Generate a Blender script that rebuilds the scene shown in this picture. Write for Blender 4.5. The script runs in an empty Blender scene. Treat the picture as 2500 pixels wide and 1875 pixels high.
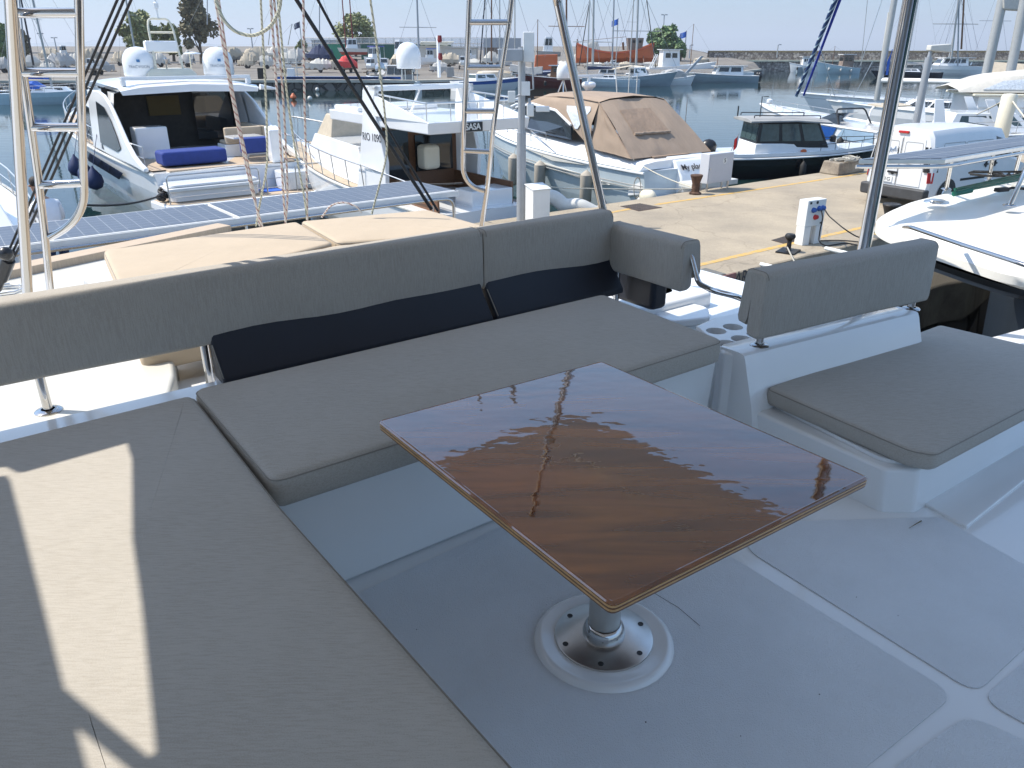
import bpy, bmesh, math, random
from mathutils import Vector, Matrix, noise as mnoise
random.seed(7)
scene = bpy.context.scene
# ------------------------------------------------------------ camera
F, HV, CZ = 1878.0, 120.0, 4.70          # focal length and horizon in photo pixels, eye height above the water
PITCH = math.atan((937.5-HV)/F)
cam = bpy.data.objects.new("camera", bpy.data.cameras.new("camera")); scene.collection.objects.link(cam)
cam.location = (0, 0, CZ); cam.rotation_euler = (math.pi/2-PITCH, 0, 0)
cam.data.sensor_width = 36; cam.data.lens = 36*F/2500; cam.data.clip_start = .05; cam.data.clip_end = 20000
scene.camera = cam
# ------------------------------------------------------------ light
SUN_EL, SX, SY = 54, -.993, .115          # height of the sun; compass direction towards it
w = bpy.data.worlds.new("World"); scene.world = w; w.use_nodes = True
nt = w.node_tree; nt.nodes.clear()
sky = nt.nodes.new("ShaderNodeTexSky"); sky.sky_type = 'NISHITA'; sky.sun_disc = False
sky.sun_elevation = math.radians(SUN_EL); sky.sun_rotation = math.atan2(SX, SY)
sky.altitude = 0; sky.air_density = 1.0; sky.dust_density = .5; sky.ozone_density = 3.5
bg = nt.nodes.new("ShaderNodeBackground"); bg.inputs[1].default_value = .15
out = nt.nodes.new("ShaderNodeOutputWorld")
tcw = nt.nodes.new('ShaderNodeTexCoord'); sxyz = nt.nodes.new('ShaderNodeSeparateXYZ'); nt.links.new(tcw.outputs['Generated'], sxyz.inputs[0])
rmp = nt.nodes.new('ShaderNodeValToRGB'); rmp.color_ramp.elements[0].position = 0; rmp.color_ramp.elements[0].color = (.245, .298, .385, 1)
rmp.color_ramp.elements[1].position = .32; rmp.color_ramp.elements[1].color = (1, .95, .86, 1); e_ = rmp.color_ramp.elements.new(.16); e_.color = (.40, .43, .49, 1)
nt.links.new(sxyz.outputs[2], rmp.inputs[0]); mxw = nt.nodes.new('ShaderNodeMixRGB'); mxw.blend_type = 'MULTIPLY'; mxw.inputs[0].default_value = 1
nt.links.new(sky.outputs[0], mxw.inputs[1]); nt.links.new(rmp.outputs[0], mxw.inputs[2]); nt.links.new(mxw.outputs[0], bg.inputs[0])   # colour ramp dims and cools the low sky, warms the rest
nt.links.new(bg.outputs[0], out.inputs[0])
sl = bpy.data.lights.new("sun", 'SUN'); sl.energy = 2.8; sl.angle = math.radians(.5); sl.color = (1, .93, .82)
so = bpy.data.objects.new("sun", sl); scene.collection.objects.link(so)
c_ = math.cos(math.radians(SUN_EL)); SUNV = Vector((SX*c_, SY*c_, math.sin(math.radians(SUN_EL)))).normalized()
so.rotation_euler = SUNV.to_track_quat('Z', 'Y').to_euler()
scene.view_settings.view_transform = 'Standard'; scene.view_settings.look = 'None'
scene.view_settings.exposure = 1.2; scene.view_settings.gamma = 1
scene.render.engine = 'CYCLES'; scene.cycles.max_bounces = 7; scene.cycles.diffuse_bounces = 4
scene.cycles.glossy_bounces = 4; scene.cycles.transparent_max_bounces = 10

# ------------------------------------------------------------ pixels of the photo (2500 wide) to places in the world
def ray(u, v):
    a = (u-1250)/F; b = (937.5-v)/F
    return Vector((a, math.cos(PITCH)+b*math.sin(PITCH), -math.sin(PITCH)+b*math.cos(PITCH)))
EYE = Vector((0, 0, CZ))
def P(u, v, z): d = ray(u, v); return EYE+d*((z-CZ)/d.z)
def D(u, v, y): d = ray(u, v); return EYE+d*(y/d.y)
def PL(u, v, p0, n): d = ray(u, v); n = Vector((n[0], n[1], 0)); return EYE+d*((Vector((p0[0], p0[1], 0)).dot(n))/d.dot(n))
K = 2500/2212
def V(x, y, z): return P(x*K, y*K, z)
AX = math.radians(36)
E1 = Vector((math.cos(AX), math.sin(AX), 0)); E2 = Vector((-E1.y, E1.x, 0))
PO = Vector((1.75, 18.78, 0))             # far edge of the pier
def ST(s, t, z=0): q = PO+E1*s+E2*t; q.z = z; return q
QZ = 1.2; FL = 3.1; DK = 3.47             # quay top, flybridge floor, upper deck

# ------------------------------------------------------------ mesh builder
XF = {}
def fillet(pts, r, n=5, closed=False):
    pts = [Vector(p) for p in pts]; out = []; N = len(pts)
    for i, p in enumerate(pts):
        if not closed and i in (0, N-1): out.append(p); continue
        a = pts[i-1]-p; b = pts[(i+1) % N]-p
        d = min(r, a.length*.45, b.length*.45)
        a.normalize(); b.normalize()
        for k in range(n+1):
            t = k/n; out.append((p+a*d)*(1-t)**2+p*2*t*(1-t)+(p+b*d)*t*t)
    return out
def rpoly(pts, r, n=4): return [Vector((q.x, q.y, 0)) for q in fillet([Vector((p[0], p[1], 0)) for p in pts], r, n, True)]
def area2(p): return sum(p[i-1][0]*p[i][1]-p[i][0]*p[i-1][1] for i in range(len(p)))
def inset(poly, d):
    N = len(poly); s = 1 if area2(poly) > 0 else -1; out = []
    for i in range(N):
        a = Vector(poly[i-1][:2]); p = Vector(poly[i][:2]); b = Vector(poly[(i+1) % N][:2])
        t = (b-a)
        if t.length < 1e-9: out.append(p); continue
        t.normalize(); out.append(p+Vector((-t.y, t.x))*s*d)
    return [Vector((q.x, q.y, 0)) for q in out]
class M:
    def __init__(s): s.v = []; s.f = []; s.mi = []; s.m = 0; s.T = None
    def add(s, vs, fs):
        o = len(s.v)
        for q in vs:
            q = Vector(q); s.v.append(s.T @ q if s.T else q)
        for f in fs: s.f.append([i+o for i in f]); s.mi.append(s.m)
        return s
    def loft(s, rings, closed=True, cap0=True, cap1=True):
        n = len(rings[0]); vs = [q for r in rings for q in r]; fs = []
        for i in range(len(rings)-1):
            for j in range(n if closed else n-1):
                k = (j+1) % n; fs.append([i*n+j, i*n+k, (i+1)*n+k, (i+1)*n+j])
        if cap0: fs.append(list(range(n))[::-1])
        if cap1: fs.append([(len(rings)-1)*n+j for j in range(n)])
        return s.add(vs, fs)
    def frus(s, a, b): return s.loft([a, b])
    def prism(s, poly, z0, z1): return s.loft([[(p[0], p[1], z0) for p in poly], [(p[0], p[1], z1) for p in poly]])
    def box(s, x0, x1, y0, y1, z0, z1): return s.prism([(x0, y0), (x1, y0), (x1, y1), (x0, y1)], z0, z1)
    def cbox(s, c, d, rz=0):
        R = Matrix.Rotation(rz, 3, 'Z'); h = Vector(d)/2; c = Vector(c)
        cs = [R @ Vector((i*h.x, j*h.y, 0)) for i, j in ((-1, -1), (1, -1), (1, 1), (-1, 1))]
        return s.loft([[c+q-Vector((0, 0, h.z)) for q in cs], [c+q+Vector((0, 0, h.z)) for q in cs]])
    def slab(s, quad, th):
        q = [Vector(p) for p in quad]; n = (q[1]-q[0]).cross(q[-1]-q[0]).normalized()*th
        return s.loft([q, [p+n for p in q]])
    def sheet(s, quad): return s.add(quad, [list(range(len(quad)))])
    def tube(s, pts, r, n=8, closed=False, fil=0, r1=None):
        pts = [Vector(p) for p in pts]
        if fil: pts = fillet(pts, fil, 6, closed)
        N = len(pts); rings = []; up = None
        for i in range(N):
            a = pts[i-1] if (i or closed) else pts[i]; b = pts[(i+1) % N] if (i < N-1 or closed) else pts[i]
            t = (b-a).normalized()
            if up is None:
                up = Vector((0, 0, 1)) if abs(t.z) < .9 else Vector((1, 0, 0))
            up = (up-t*up.dot(t)).normalized(); sd = t.cross(up)
            rr = r if r1 is None else r+(r1-r)*i/(N-1)
            rings.append([pts[i]+(up*math.cos(2*math.pi*k/n)+sd*math.sin(2*math.pi*k/n))*rr for k in range(n)])
        if closed: rings.append(rings[0]); return s.loft(rings, True, False, False)
        return s.loft(rings)
    def cyl(s, a, b, r, r1=None, n=14): return s.tube([a, b], r, n, r1=r if r1 is None else r1)
    def lathe(s, prof, c, n=24, axis=None):
        c = Vector(c); Q = (Vector(axis).to_track_quat('Z', 'Y').to_matrix() if axis else Matrix.Identity(3))
        return s.loft([[c+Q @ Vector((r*math.cos(2*math.pi*k/n), r*math.sin(2*math.pi*k/n), z)) for k in range(n)] for r, z in prof])
    def ball(s, c, r, n=12, sq=(1, 1, 1)):
        c = Vector(c); m = max(4, n//2)
        return s.loft([[c+Vector((r*sq[0]*math.sin(math.pi*(i+.02)/(m+.04))*math.cos(2*math.pi*k/n), r*sq[1]*math.sin(math.pi*(i+.02)/(m+.04))*math.sin(2*math.pi*k/n), -r*sq[2]*math.cos(math.pi*(i+.02)/(m+.04)))) for k in range(n)] for i in range(m+1)])
    def grid(s, fn, nu, nv):
        vs = [fn(i/nu, j/nv) for i in range(nu+1) for j in range(nv+1)]
        return s.add(vs, [[i*(nv+1)+j, (i+1)*(nv+1)+j, (i+1)*(nv+1)+j+1, i*(nv+1)+j+1] for i in range(nu) for j in range(nv)])
    def build(s, name, mat, parent=None, smooth=None, bevel=0, local=False, seg=2, fix=True):
        me = bpy.data.meshes.new(name); vs = s.v
        if parent is not None and not local and parent in XF:
            iv = XF[parent].inverted(); vs = [iv @ q for q in vs]
        org = Vector((0, 0, 0))
        if parent is None and vs:                       # a lone thing gets its origin at its own base
            xs = [q.x for q in vs]; ys = [q.y for q in vs]; org = Vector(((min(xs)+max(xs))/2, (min(ys)+max(ys))/2, min(q.z for q in vs)))
            vs = [q-org for q in vs]
        me.from_pydata([tuple(q) for q in vs], [], s.f)
        for m_ in (mat if isinstance(mat, (list, tuple)) else [mat]): me.materials.append(m_)
        for p, i in zip(me.polygons, s.mi): p.material_index = i
        if fix:
            bm = bmesh.new(); bm.from_mesh(me); bmesh.ops.recalc_face_normals(bm, faces=bm.faces); bm.to_mesh(me); bm.free()
        if smooth is not None:
            for p in me.polygons: p.use_smooth = True
            if smooth < 180: me.set_sharp_from_angle(angle=math.radians(smooth))
        o = bpy.data.objects.new(name, me); scene.collection.objects.link(o); o.location = org
        XF[o] = Matrix.Translation(org)
        if parent is not None: o.parent = parent; XF[o] = XF[parent]
        if bevel:
            b = o.modifiers.new("bevel", 'BEVEL'); b.width = bevel; b.segments = seg; b.limit_method = 'ANGLE'; b.angle_limit = math.radians(32)
            if smooth is None:
                for p in me.polygons: p.use_smooth = True
                b.harden_normals = True
        return o
def tag(o, label=None, cat=None, group=None, kind=None):
    if label: o['label'] = label
    if cat: o['category'] = cat
    if group: o['group'] = group
    if kind: o['kind'] = kind
    return o
def thing(name, loc, label, cat, rz=0, group=None):
    o = bpy.data.objects.new(name, None); scene.collection.objects.link(o); o.empty_display_size = .2
    o.location = loc; o.rotation_euler = (0, 0, rz); XF[o] = Matrix.Translation(Vector(loc)) @ Matrix.Rotation(rz, 4, 'Z')
    return tag(o, label, cat, group)
def text(s, name, mat, parent, M4, size, depth=.004, align='CENTER', squash=1, shear=0, bold=0):
    cu = bpy.data.curves.new("t", 'FONT'); cu.body = s; cu.size = size; cu.extrude = depth; cu.align_x = align; cu.align_y = 'CENTER'; cu.shear = shear; cu.offset = bold
    to = bpy.data.objects.new("t", cu); scene.collection.objects.link(to)
    dg = bpy.context.evaluated_depsgraph_get(); me = bpy.data.meshes.new_from_object(to.evaluated_get(dg))
    bpy.data.objects.remove(to); me.materials.clear(); me.materials.append(mat)
    for v_ in me.vertices: v_.co.x *= squash
    me.transform(M4); o = bpy.data.objects.new(name, me); scene.collection.objects.link(o)
    if parent is not None: o.parent = parent
    return o
def face_mat(o, x, y):                    # text frame: origin, reading direction, up direction
    x = Vector(x).normalized(); y = Vector(y); y = (y-x*y.dot(x)).normalized(); z = x.cross(y)
    m = Matrix((x, y, z)).transposed().to_4x4(); m.translation = Vector(o); return m
def copy_tree(o, parent=None):
    c = o.copy(); scene.collection.objects.link(c)
    if parent is not None: c.parent = parent
    for ch in list(o.children): copy_tree(ch, c)
    return c
# ------------------------------------------------------------ materials
def mat(name, col, rough=.5, metal=0, var=.06, vs=6, bump=0, bs=60, coat=0, spec=.5, stretch=(1, 1, 1), col2=None, c2=(.45, .65), trans=0, alpha=1, subs=0, bd=.01, detail=4):
    m = bpy.data.materials.new(name); m.use_nodes = True; n = m.node_tree; b = n.nodes['Principled BSDF']
    b.inputs['Roughness'].default_value = rough; b.inputs['Metallic'].default_value = metal
    b.inputs['Coat Weight'].default_value = coat; b.inputs['Coat Roughness'].default_value = .08
    b.inputs['Specular IOR Level'].default_value = spec; b.inputs['Transmission Weight'].default_value = trans; b.inputs['Alpha'].default_value = alpha
    b.inputs['Base Color'].default_value = (*col, 1)
    tc = n.nodes.new('ShaderNodeTexCoord'); mp = n.nodes.new('ShaderNodeMapping'); mp.inputs['Scale'].default_value = stretch
    n.links.new(tc.outputs['Object'], mp.inputs[0])
    if var or col2:
        no = n.nodes.new('ShaderNodeTexNoise'); no.inputs['Scale'].default_value = vs; no.inputs['Detail'].default_value = detail; no.inputs['Roughness'].default_value = .6
        n.links.new(mp.outputs[0], no.inputs[0]); cr = n.nodes.new('ShaderNodeValToRGB')
        lo, hi = (tuple(max(0, c*(1-var)) for c in col), tuple(min(1, c*(1+var)) for c in col)) if not col2 else (col, col2)
        cr.color_ramp.elements[0].position = c2[0] if col2 else .3; cr.color_ramp.elements[1].position = c2[1] if col2 else .7
        cr.color_ramp.elements[0].color = (*lo, 1); cr.color_ramp.elements[1].color = (*hi, 1)
        n.links.new(no.outputs[0], cr.inputs[0]); n.links.new(cr.outputs[0], b.inputs['Base Color'])
    if bump:
        nb = n.nodes.new('ShaderNodeTexNoise'); nb.inputs['Scale'].default_value = bs; nb.inputs['Detail'].default_value = 3
        n.links.new(mp.outputs[0], nb.inputs[0]); bp = n.nodes.new('ShaderNodeBump'); bp.inputs['Strength'].default_value = bump; bp.inputs['Distance'].default_value = bd
        n.links.new(nb.outputs[0], bp.inputs['Height']); n.links.new(bp.outputs[0], b.inputs['Normal'])
    return m
def nodes(m): return m.node_tree, m.node_tree.nodes, m.node_tree.links, m.node_tree.nodes['Principled BSDF']
def addbump(m, kind, scale, strength, dist, vec=None, **kw):
    t, N, L, b = nodes(m); tx = N.new(kind); tx.inputs['Scale'].default_value = scale
    for k_, v_ in kw.items():
        if hasattr(tx, k_): setattr(tx, k_, v_)
        else: tx.inputs[k_.replace('_', ' ')].default_value = v_
    mp = N.new('ShaderNodeMapping'); tc = N.new('ShaderNodeTexCoord'); L.new(tc.outputs['Object'], mp.inputs[0])
    if vec: mp.inputs['Rotation'].default_value = (0, 0, vec)
    L.new(mp.outputs[0], tx.inputs[0]); bp = N.new('ShaderNodeBump'); bp.inputs['Strength'].default_value = strength; bp.inputs['Distance'].default_value = dist
    L.new(tx.outputs[0], bp.inputs['Height'])
    old = b.inputs['Normal'].links
    if old: L.new(old[0].from_socket, bp.inputs['Normal'])
    L.new(bp.outputs[0], b.inputs['Normal']); return tx
gel = mat('white gelcoat', (.78, .79, .79), .12, var=.02, vs=2, coat=.5)
mirror_g = mat('reflective dark window', (.20, .205, .21), .03, 1, var=.03)
gel_d = mat('aged white gelcoat', (.60, .59, .54), .3, var=.05, vs=3)
gel_c = mat('cream gelcoat', (.72, .67, .53), .3, var=.04, vs=3)
gel_bl = mat('bluish white gelcoat', (.50, .58, .62), .2, var=.03, coat=.4)
grp = mat('non skid deck', (.68, .71, .74), .5, var=.05, vs=3, detail=8); addbump(grp, 'ShaderNodeTexVoronoi', 300, .8, .0018, AX)
fabric = mat('taupe woven fabric', (.40, .355, .30), .93, var=.0, spec=.15)
def weave(m, col, colb, sc=1, ang=AX, h=.0012):
    t, N, L, b = nodes(m); tc = N.new('ShaderNodeTexCoord'); mp = N.new('ShaderNodeMapping'); mp.inputs['Rotation'].default_value = (0, 0, -ang); mp.inputs['Scale'].default_value = (26*sc, 240*sc, 240*sc)
    L.new(tc.outputs['Object'], mp.inputs[0]); n1 = N.new('ShaderNodeTexNoise'); n1.inputs['Scale'].default_value = 1; n1.inputs['Detail'].default_value = 5; L.new(mp.outputs[0], n1.inputs[0])
    mp2 = N.new('ShaderNodeMapping'); mp2.inputs['Rotation'].default_value = (0, 0, -ang); mp2.inputs['Scale'].default_value = (420*sc, 420*sc, 420*sc); L.new(tc.outputs['Object'], mp2.inputs[0])
    n2 = N.new('ShaderNodeTexNoise'); n2.inputs['Scale'].default_value = 1; n2.inputs['Detail'].default_value = 2; L.new(mp2.outputs[0], n2.inputs[0])
    n3 = N.new('ShaderNodeTexNoise'); n3.inputs['Scale'].default_value = 3; n3.inputs['Detail'].default_value = 4; L.new(tc.outputs['Object'], n3.inputs[0])
    ad = N.new('ShaderNodeMath'); ad.operation = 'ADD'; L.new(n1.outputs[0], ad.inputs[0]); L.new(n2.outputs[0], ad.inputs[1])
    ad2 = N.new('ShaderNodeMath'); ad2.operation = 'MULTIPLY_ADD'; ad2.inputs[1].default_value = .35; L.new(n3.outputs[0], ad2.inputs[0]); L.new(ad.outputs[0], ad2.inputs[2])
    cr = N.new('ShaderNodeValToRGB'); cr.color_ramp.elements[0].position = .82; cr.color_ramp.elements[1].position = 1.0
    mr = N.new('ShaderNodeMapRange'); mr.inputs['From Min'].default_value = .85; mr.inputs['From Max'].default_value = 1.5; L.new(ad2.outputs[0], mr.inputs[0])
    cr.color_ramp.elements[0].position = .2; cr.color_ramp.elements[1].position = .7; cr.color_ramp.elements[0].color = (*colb, 1); cr.color_ramp.elements[1].color = (*col, 1)
    L.new(mr.outputs[0], cr.inputs[0]); L.new(cr.outputs[0], b.inputs['Base Color'])
    bp = N.new('ShaderNodeBump'); bp.inputs['Strength'].default_value = .35; bp.inputs['Distance'].default_value = h; L.new(ad.outputs[0], bp.inputs['Height'])
    wv = N.new('ShaderNodeBump'); wv.inputs['Strength'].default_value = .25; wv.inputs['Distance'].default_value = .05; L.new(n3.outputs[0], wv.inputs['Height']); L.new(wv.outputs[0], bp.inputs['Normal'])
    L.new(bp.outputs[0], b.inputs['Normal'])
weave(fabric, (.45, .42, .375), (.385, .355, .31))
fabric_v = mat('taupe upright fabric', (.4, .35, .3), .93, var=0, spec=.15); weave(fabric_v, (.435, .405, .36), (.37, .34, .30), 1, AX)
nodes(fabric_v)[1]['Mapping.001'].inputs['Scale'].default_value = (240, 240, 20)
sand = mat('sand coloured canvas', (.45, .365, .265), .85, var=.04, vs=4, bump=.2, bs=3, bd=.05)
seam = mat('grey piping', (.26, .24, .21), .8, var=0)
navy = mat('navy leatherette', (.005, .008, .018), .5, var=.1, bump=.15, bs=200, bd=.001)
chrome = mat('polished steel', (.52, .51, .50), .07, 1, var=0)
steel = mat('brushed steel', (.66, .65, .63), .30, 1, var=.05, vs=20)
alu = mat('aluminium mast', (.45, .45, .43), .4, .4, var=.05)
alu_w = mat('white painted spar', (.72, .72, .70), .35, 0, var=.04)
dark = mat('black plastic', (.015, .016, .018), .35, var=.2)
rubber = mat('black rubber', (.02, .02, .02), .7, var=.2)
glass_d = mat('dark tinted glass', (.012, .016, .02), .04, var=0, spec=.8)
glass_g = mat('grey green glass', (.05, .08, .085), .06, var=.2, spec=.7)
inter = mat('interior shade black', (.02, .018, .015), .8, var=.3)
clear_v = mat('clear vinyl window', (.62, .66, .70), .12, var=.2, vs=14, bump=.5, bs=9, bd=.03)
blue_c = mat('royal blue cushion', (.02, .045, .22), .8, var=.1)
teak = mat('weathered teak', (.46, .36, .26), .7, var=.12, vs=10, stretch=(1, 12, 1))
tan_cv = mat('tan canvas', (.31, .235, .175), .9, var=.07, vs=2, bump=.45, bs=1.1, bd=.10, stretch=(1, 2.2, .35), detail=2)
tan_d = mat('darker tan canvas', (.27, .195, .14), .9, var=.06, vs=3, bump=.4, bs=2, bd=.06, stretch=(3, 3, .5))  # darker tan cloth for the flap, seams and rolled window
cv_gr = mat('grey tarpaulin', (.42, .41, .39), .85, var=.08, bump=.6, bs=1.8, bd=.1)
cv_be = mat('beige tarpaulin', (.45, .39, .30), .85, var=.08, bump=.7, bs=1.5, bd=.12)
cv_wh = mat('white tarpaulin', (.52, .50, .45), .8, var=.06, bump=.6, bs=1.5, bd=.1)
cv_nv = mat('navy tarpaulin', (.012, .025, .075), .8, var=.15, bump=.5, bs=1.5, bd=.1)
cv_rd = mat('red canvas', (.62, .06, .055), .8, var=.1)
cv_bl = mat('bright blue canvas', (.015, .10, .45), .7, var=.1)
cv_pu = mat('violet blue canvas', (.10, .11, .42), .8, var=.1)
orange = mat('orange hull paint', (.52, .125, .04), .55, var=.10, vs=.8)
redlead = mat('red antifouling', (.36, .065, .04), .8, var=.15, vs=2)
maroon = mat('maroon hull paint', (.10, .012, .012), .35, var=.1)
hull_nv = mat('navy hull paint', (.006, .010, .028), .12, var=.05, coat=.5)
hull_gb = mat('grey blue hull paint', (.25, .32, .36), .4, var=.06, vs=1.5)
hull_gr = mat('grey hull paint', (.30, .30, .29), .6, var=.15, vs=1.2)
hull_bk = mat('black hull', (.01, .011, .013), .2, var=.1, coat=.4)
hull_lb = mat('light blue hull paint', (.42, .55, .60), .35, var=.05)
blue_p = mat('blue paint', (.012, .08, .32), .35, var=.08)
blue_l = mat('pale blue decal', (.33, .47, .60), .35, var=.05)
red_p = mat('red paint', (.45, .02, .02), .4, var=.1)
dred = mat('dark red paint', (.16, .012, .014), .6, var=.15)
yellow_p = mat('faded yellow road paint', (.54, .33, .08), .8, var=.1, vs=7, col2=(.40, .32, .20), c2=(.45, .66))
wood = mat('old varnished wood', (.16, .075, .035), .5, var=.25, vs=4, stretch=(1, 8, 8))
wood_g = mat('grey brown boards', (.20, .15, .12), .8, var=.25, vs=3, stretch=(8, 1, 1))
iron = mat('black cast iron', (.02, .02, .021), .5, .3, var=.4, vs=12, bump=.4, bs=40)
rusty = mat('rusty iron', (.10, .055, .035), .8, .2, var=.5, vs=10, bump=.6, bs=30)
grey_p = mat('grey galvanised post', (.36, .38, .40), .42, .3, var=.06, vs=5)
rope_w = mat('white rope', (.55, .52, .43), .85, var=.25, vs=60, bump=.6, bs=140)
rope_b = mat('black rope', (.010, .010, .011), .6, var=.3, vs=60)
rope_g = mat('grey rope', (.36, .34, .29), .9, var=.3, vs=50)
fend = mat('beige fender sock', (.40, .36, .30), .9, var=.08, vs=6)
fend_n = mat('navy fender', (.015, .03, .10), .6, var=.1)
skin = mat('skin', (.36, .19, .12), .55, var=.08, subs=.1)
shirt = mat('white cotton', (.72, .74, .78), .9, var=.04, bump=.5, bs=8, bd=.03)
hair = mat('dark hair', (.015, .011, .009), .7, var=.3)
tyre = mat('tyre', (.018, .018, .018), .85, var=.2)
van_w = mat('van paint', (.70, .71, .71), .25, var=.02, coat=.4)
plast = mat('grey bumper plastic', (.045, .047, .05), .6, var=.2, vs=5)
pcb = mat('white cabinet paint', (.70, .71, .69), .4, var=.04, vs=4)
paper = mat('ink', (.03, .03, .035), .7, var=0)
inkb = mat('ink blue', (.04, .16, .34), .6, var=0)
inkg = mat('pale grey ink', (.35, .38, .42), .6, var=0)
ink_y = mat('yellow numbers', (.60, .42, .10), .8, var=.1)
# striped rope: pale with brick red flecks
def fleck(name, a, b_, sc=26):
    m = mat(name, a, .85, var=0); t, N, L, b = nodes(m); tc = N.new('ShaderNodeTexCoord'); wv = N.new('ShaderNodeTexWave'); wv.wave_type = 'BANDS'; wv.bands_direction = 'DIAGONAL'; wv.inputs['Scale'].default_value = sc; wv.inputs['Distortion'].default_value = 1.5
    L.new(tc.outputs['Object'], wv.inputs[0]); cr = N.new('ShaderNodeValToRGB'); cr.color_ramp.elements[0].color = (*a, 1); cr.color_ramp.elements[1].color = (*b_, 1); cr.color_ramp.elements[0].position = .80; cr.color_ramp.elements[1].position = .86
    L.new(wv.outputs[0], cr.inputs[0]); L.new(cr.outputs[0], b.inputs['Base Color']); return m
rope_r = fleck('pale rope with red fleck', (.56, .49, .42), (.30, .14, .12), 14); rope_k = fleck('cream rope with dark fleck', (.52, .49, .36), (.20, .20, .16), 20)
rope_bl = fleck('blue wrapped sail', (.012, .04, .12), (.35, .45, .5), 1.4)
# varnished plywood
ply = mat('varnished wood', (.16, .06, .03), .03, var=0, coat=1, spec=.7)
ply.node_tree.nodes['Principled BSDF'].inputs['Coat Roughness'].default_value = .012; ply.node_tree.nodes['Principled BSDF'].inputs['Coat IOR'].default_value = 1.62
t, N, L, b = nodes(ply); tc = N.new('ShaderNodeTexCoord'); mp = N.new('ShaderNodeMapping'); mp.inputs['Rotation'].default_value = (0, 0, -AX); mp.inputs['Scale'].default_value = (1.2, 9, 1)
L.new(tc.outputs['Object'], mp.inputs[0]); n1 = N.new('ShaderNodeTexNoise'); n1.inputs['Scale'].default_value = 1.7; n1.inputs['Detail'].default_value = 7; n1.inputs['Distortion'].default_value = .7; L.new(mp.outputs[0], n1.inputs[0])
n2 = N.new('ShaderNodeTexNoise'); n2.inputs['Scale'].default_value = 2.2; L.new(tc.outputs['Object'], n2.inputs[0])
cr = N.new('ShaderNodeValToRGB'); cr.color_ramp.elements[0].position = .3; cr.color_ramp.elements[1].position = .72; cr.color_ramp.elements[0].color = (.10, .027, .005, 1); cr.color_ramp.elements[1].color = (.40, .125, .022, 1); L.new(n1.outputs[0], cr.inputs[0])
mx = N.new('ShaderNodeMixRGB'); mx.inputs[0].default_value = .35; mx.blend_type = 'MULTIPLY'; L.new(cr.outputs[0], mx.inputs[1]); L.new(n2.outputs[1], mx.inputs[2]); L.new(mx.outputs[0], b.inputs['Base Color'])
n3 = N.new('ShaderNodeTexNoise'); n3.inputs['Scale'].default_value = 15; n3.inputs['Detail'].default_value = 1.5; mp3 = N.new('ShaderNodeMapping'); mp3.inputs['Rotation'].default_value = (0, 0, -AX); mp3.inputs['Scale'].default_value = (1, 1.6, 1); L.new(tc.outputs['Object'], mp3.inputs[0]); L.new(mp3.outputs[0], n3.inputs[0])
bp = N.new('ShaderNodeBump'); bp.inputs['Strength'].default_value = .055; bp.inputs['Distance'].default_value = .011; L.new(n3.outputs[0], bp.inputs['Height']); L.new(bp.outputs[0], b.inputs['Normal']); L.new(bp.outputs[0], b.inputs['Coat Normal'])
ply_l = mat('pale ply layer', (.52, .30, .12), .3, var=.15, vs=20, coat=.6); ply_d = mat('dark ply layer', (.12, .05, .022), .3, var=.2, vs=20, coat=.6)
# concrete
def concrete(name, a, b_, sc=1.0):
    m = mat(name, a, .9, var=0); t, N, L, b = nodes(m); tc = N.new('ShaderNodeTexCoord')
    n1 = N.new('ShaderNodeTexNoise'); n1.inputs['Scale'].default_value = .55*sc; n1.inputs['Detail'].default_value = 9; n1.inputs['Roughness'].default_value = .65; L.new(tc.outputs['Object'], n1.inputs[0])
    cr = N.new('ShaderNodeValToRGB'); cr.color_ramp.elements[0].position = .34; cr.color_ramp.elements[1].position = .62; cr.color_ramp.elements[0].color = (*b_, 1); cr.color_ramp.elements[1].color = (*a, 1); L.new(n1.outputs[0], cr.inputs[0])
    vo = N.new('ShaderNodeTexVoronoi'); vo.feature = 'DISTANCE_TO_EDGE'; vo.inputs['Scale'].default_value = .38; nz = N.new('ShaderNodeTexNoise'); nz.inputs['Scale'].default_value = 1.2; nz.inputs['Detail'].default_value = 5
    L.new(tc.outputs['Object'], nz.inputs[0]); ad = N.new('ShaderNodeVectorMath'); ad.operation = 'ADD'; L.new(tc.outputs['Object'], ad.inputs[0]); L.new(nz.outputs[1], ad.inputs[1]); L.new(ad.outputs[0], vo.inputs[0])
    c2 = N.new('ShaderNodeValToRGB'); c2.color_ramp.elements[0].position = .002; c2.color_ramp.elements[1].position = .008; c2.color_ramp.elements[0].color = (.45, .42, .38, 1); c2.color_ramp.elements[1].color = (1, 1, 1, 1); L.new(vo.outputs[0], c2.inputs[0])
    n4 = N.new('ShaderNodeTexNoise'); n4.inputs['Scale'].default_value = 26; n4.inputs['Detail'].default_value = 4; L.new(tc.outputs['Object'], n4.inputs[0])
    mx = N.new('ShaderNodeMixRGB'); mx.blend_type = 'MULTIPLY'; mx.inputs[0].default_value = .35; L.new(cr.outputs[0], mx.inputs[1]); L.new(c2.outputs[0], mx.inputs[2])
    mx2 = N.new('ShaderNodeMixRGB'); mx2.blend_type = 'OVERLAY'; mx2.inputs[0].default_value = .22; L.new(mx.outputs[0], mx2.inputs[1]); L.new(n4.outputs[0], mx2.inputs[2]); L.new(mx2.outputs[0], b.inputs['Base Color'])
    bp = N.new('ShaderNodeBump'); bp.inputs['Strength'].default_value = .35; bp.inputs['Distance'].default_value = .01; L.new(n4.outputs[0], bp.inputs['Height']); L.new(bp.outputs[0], b.inputs['Normal'])
    return m
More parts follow.
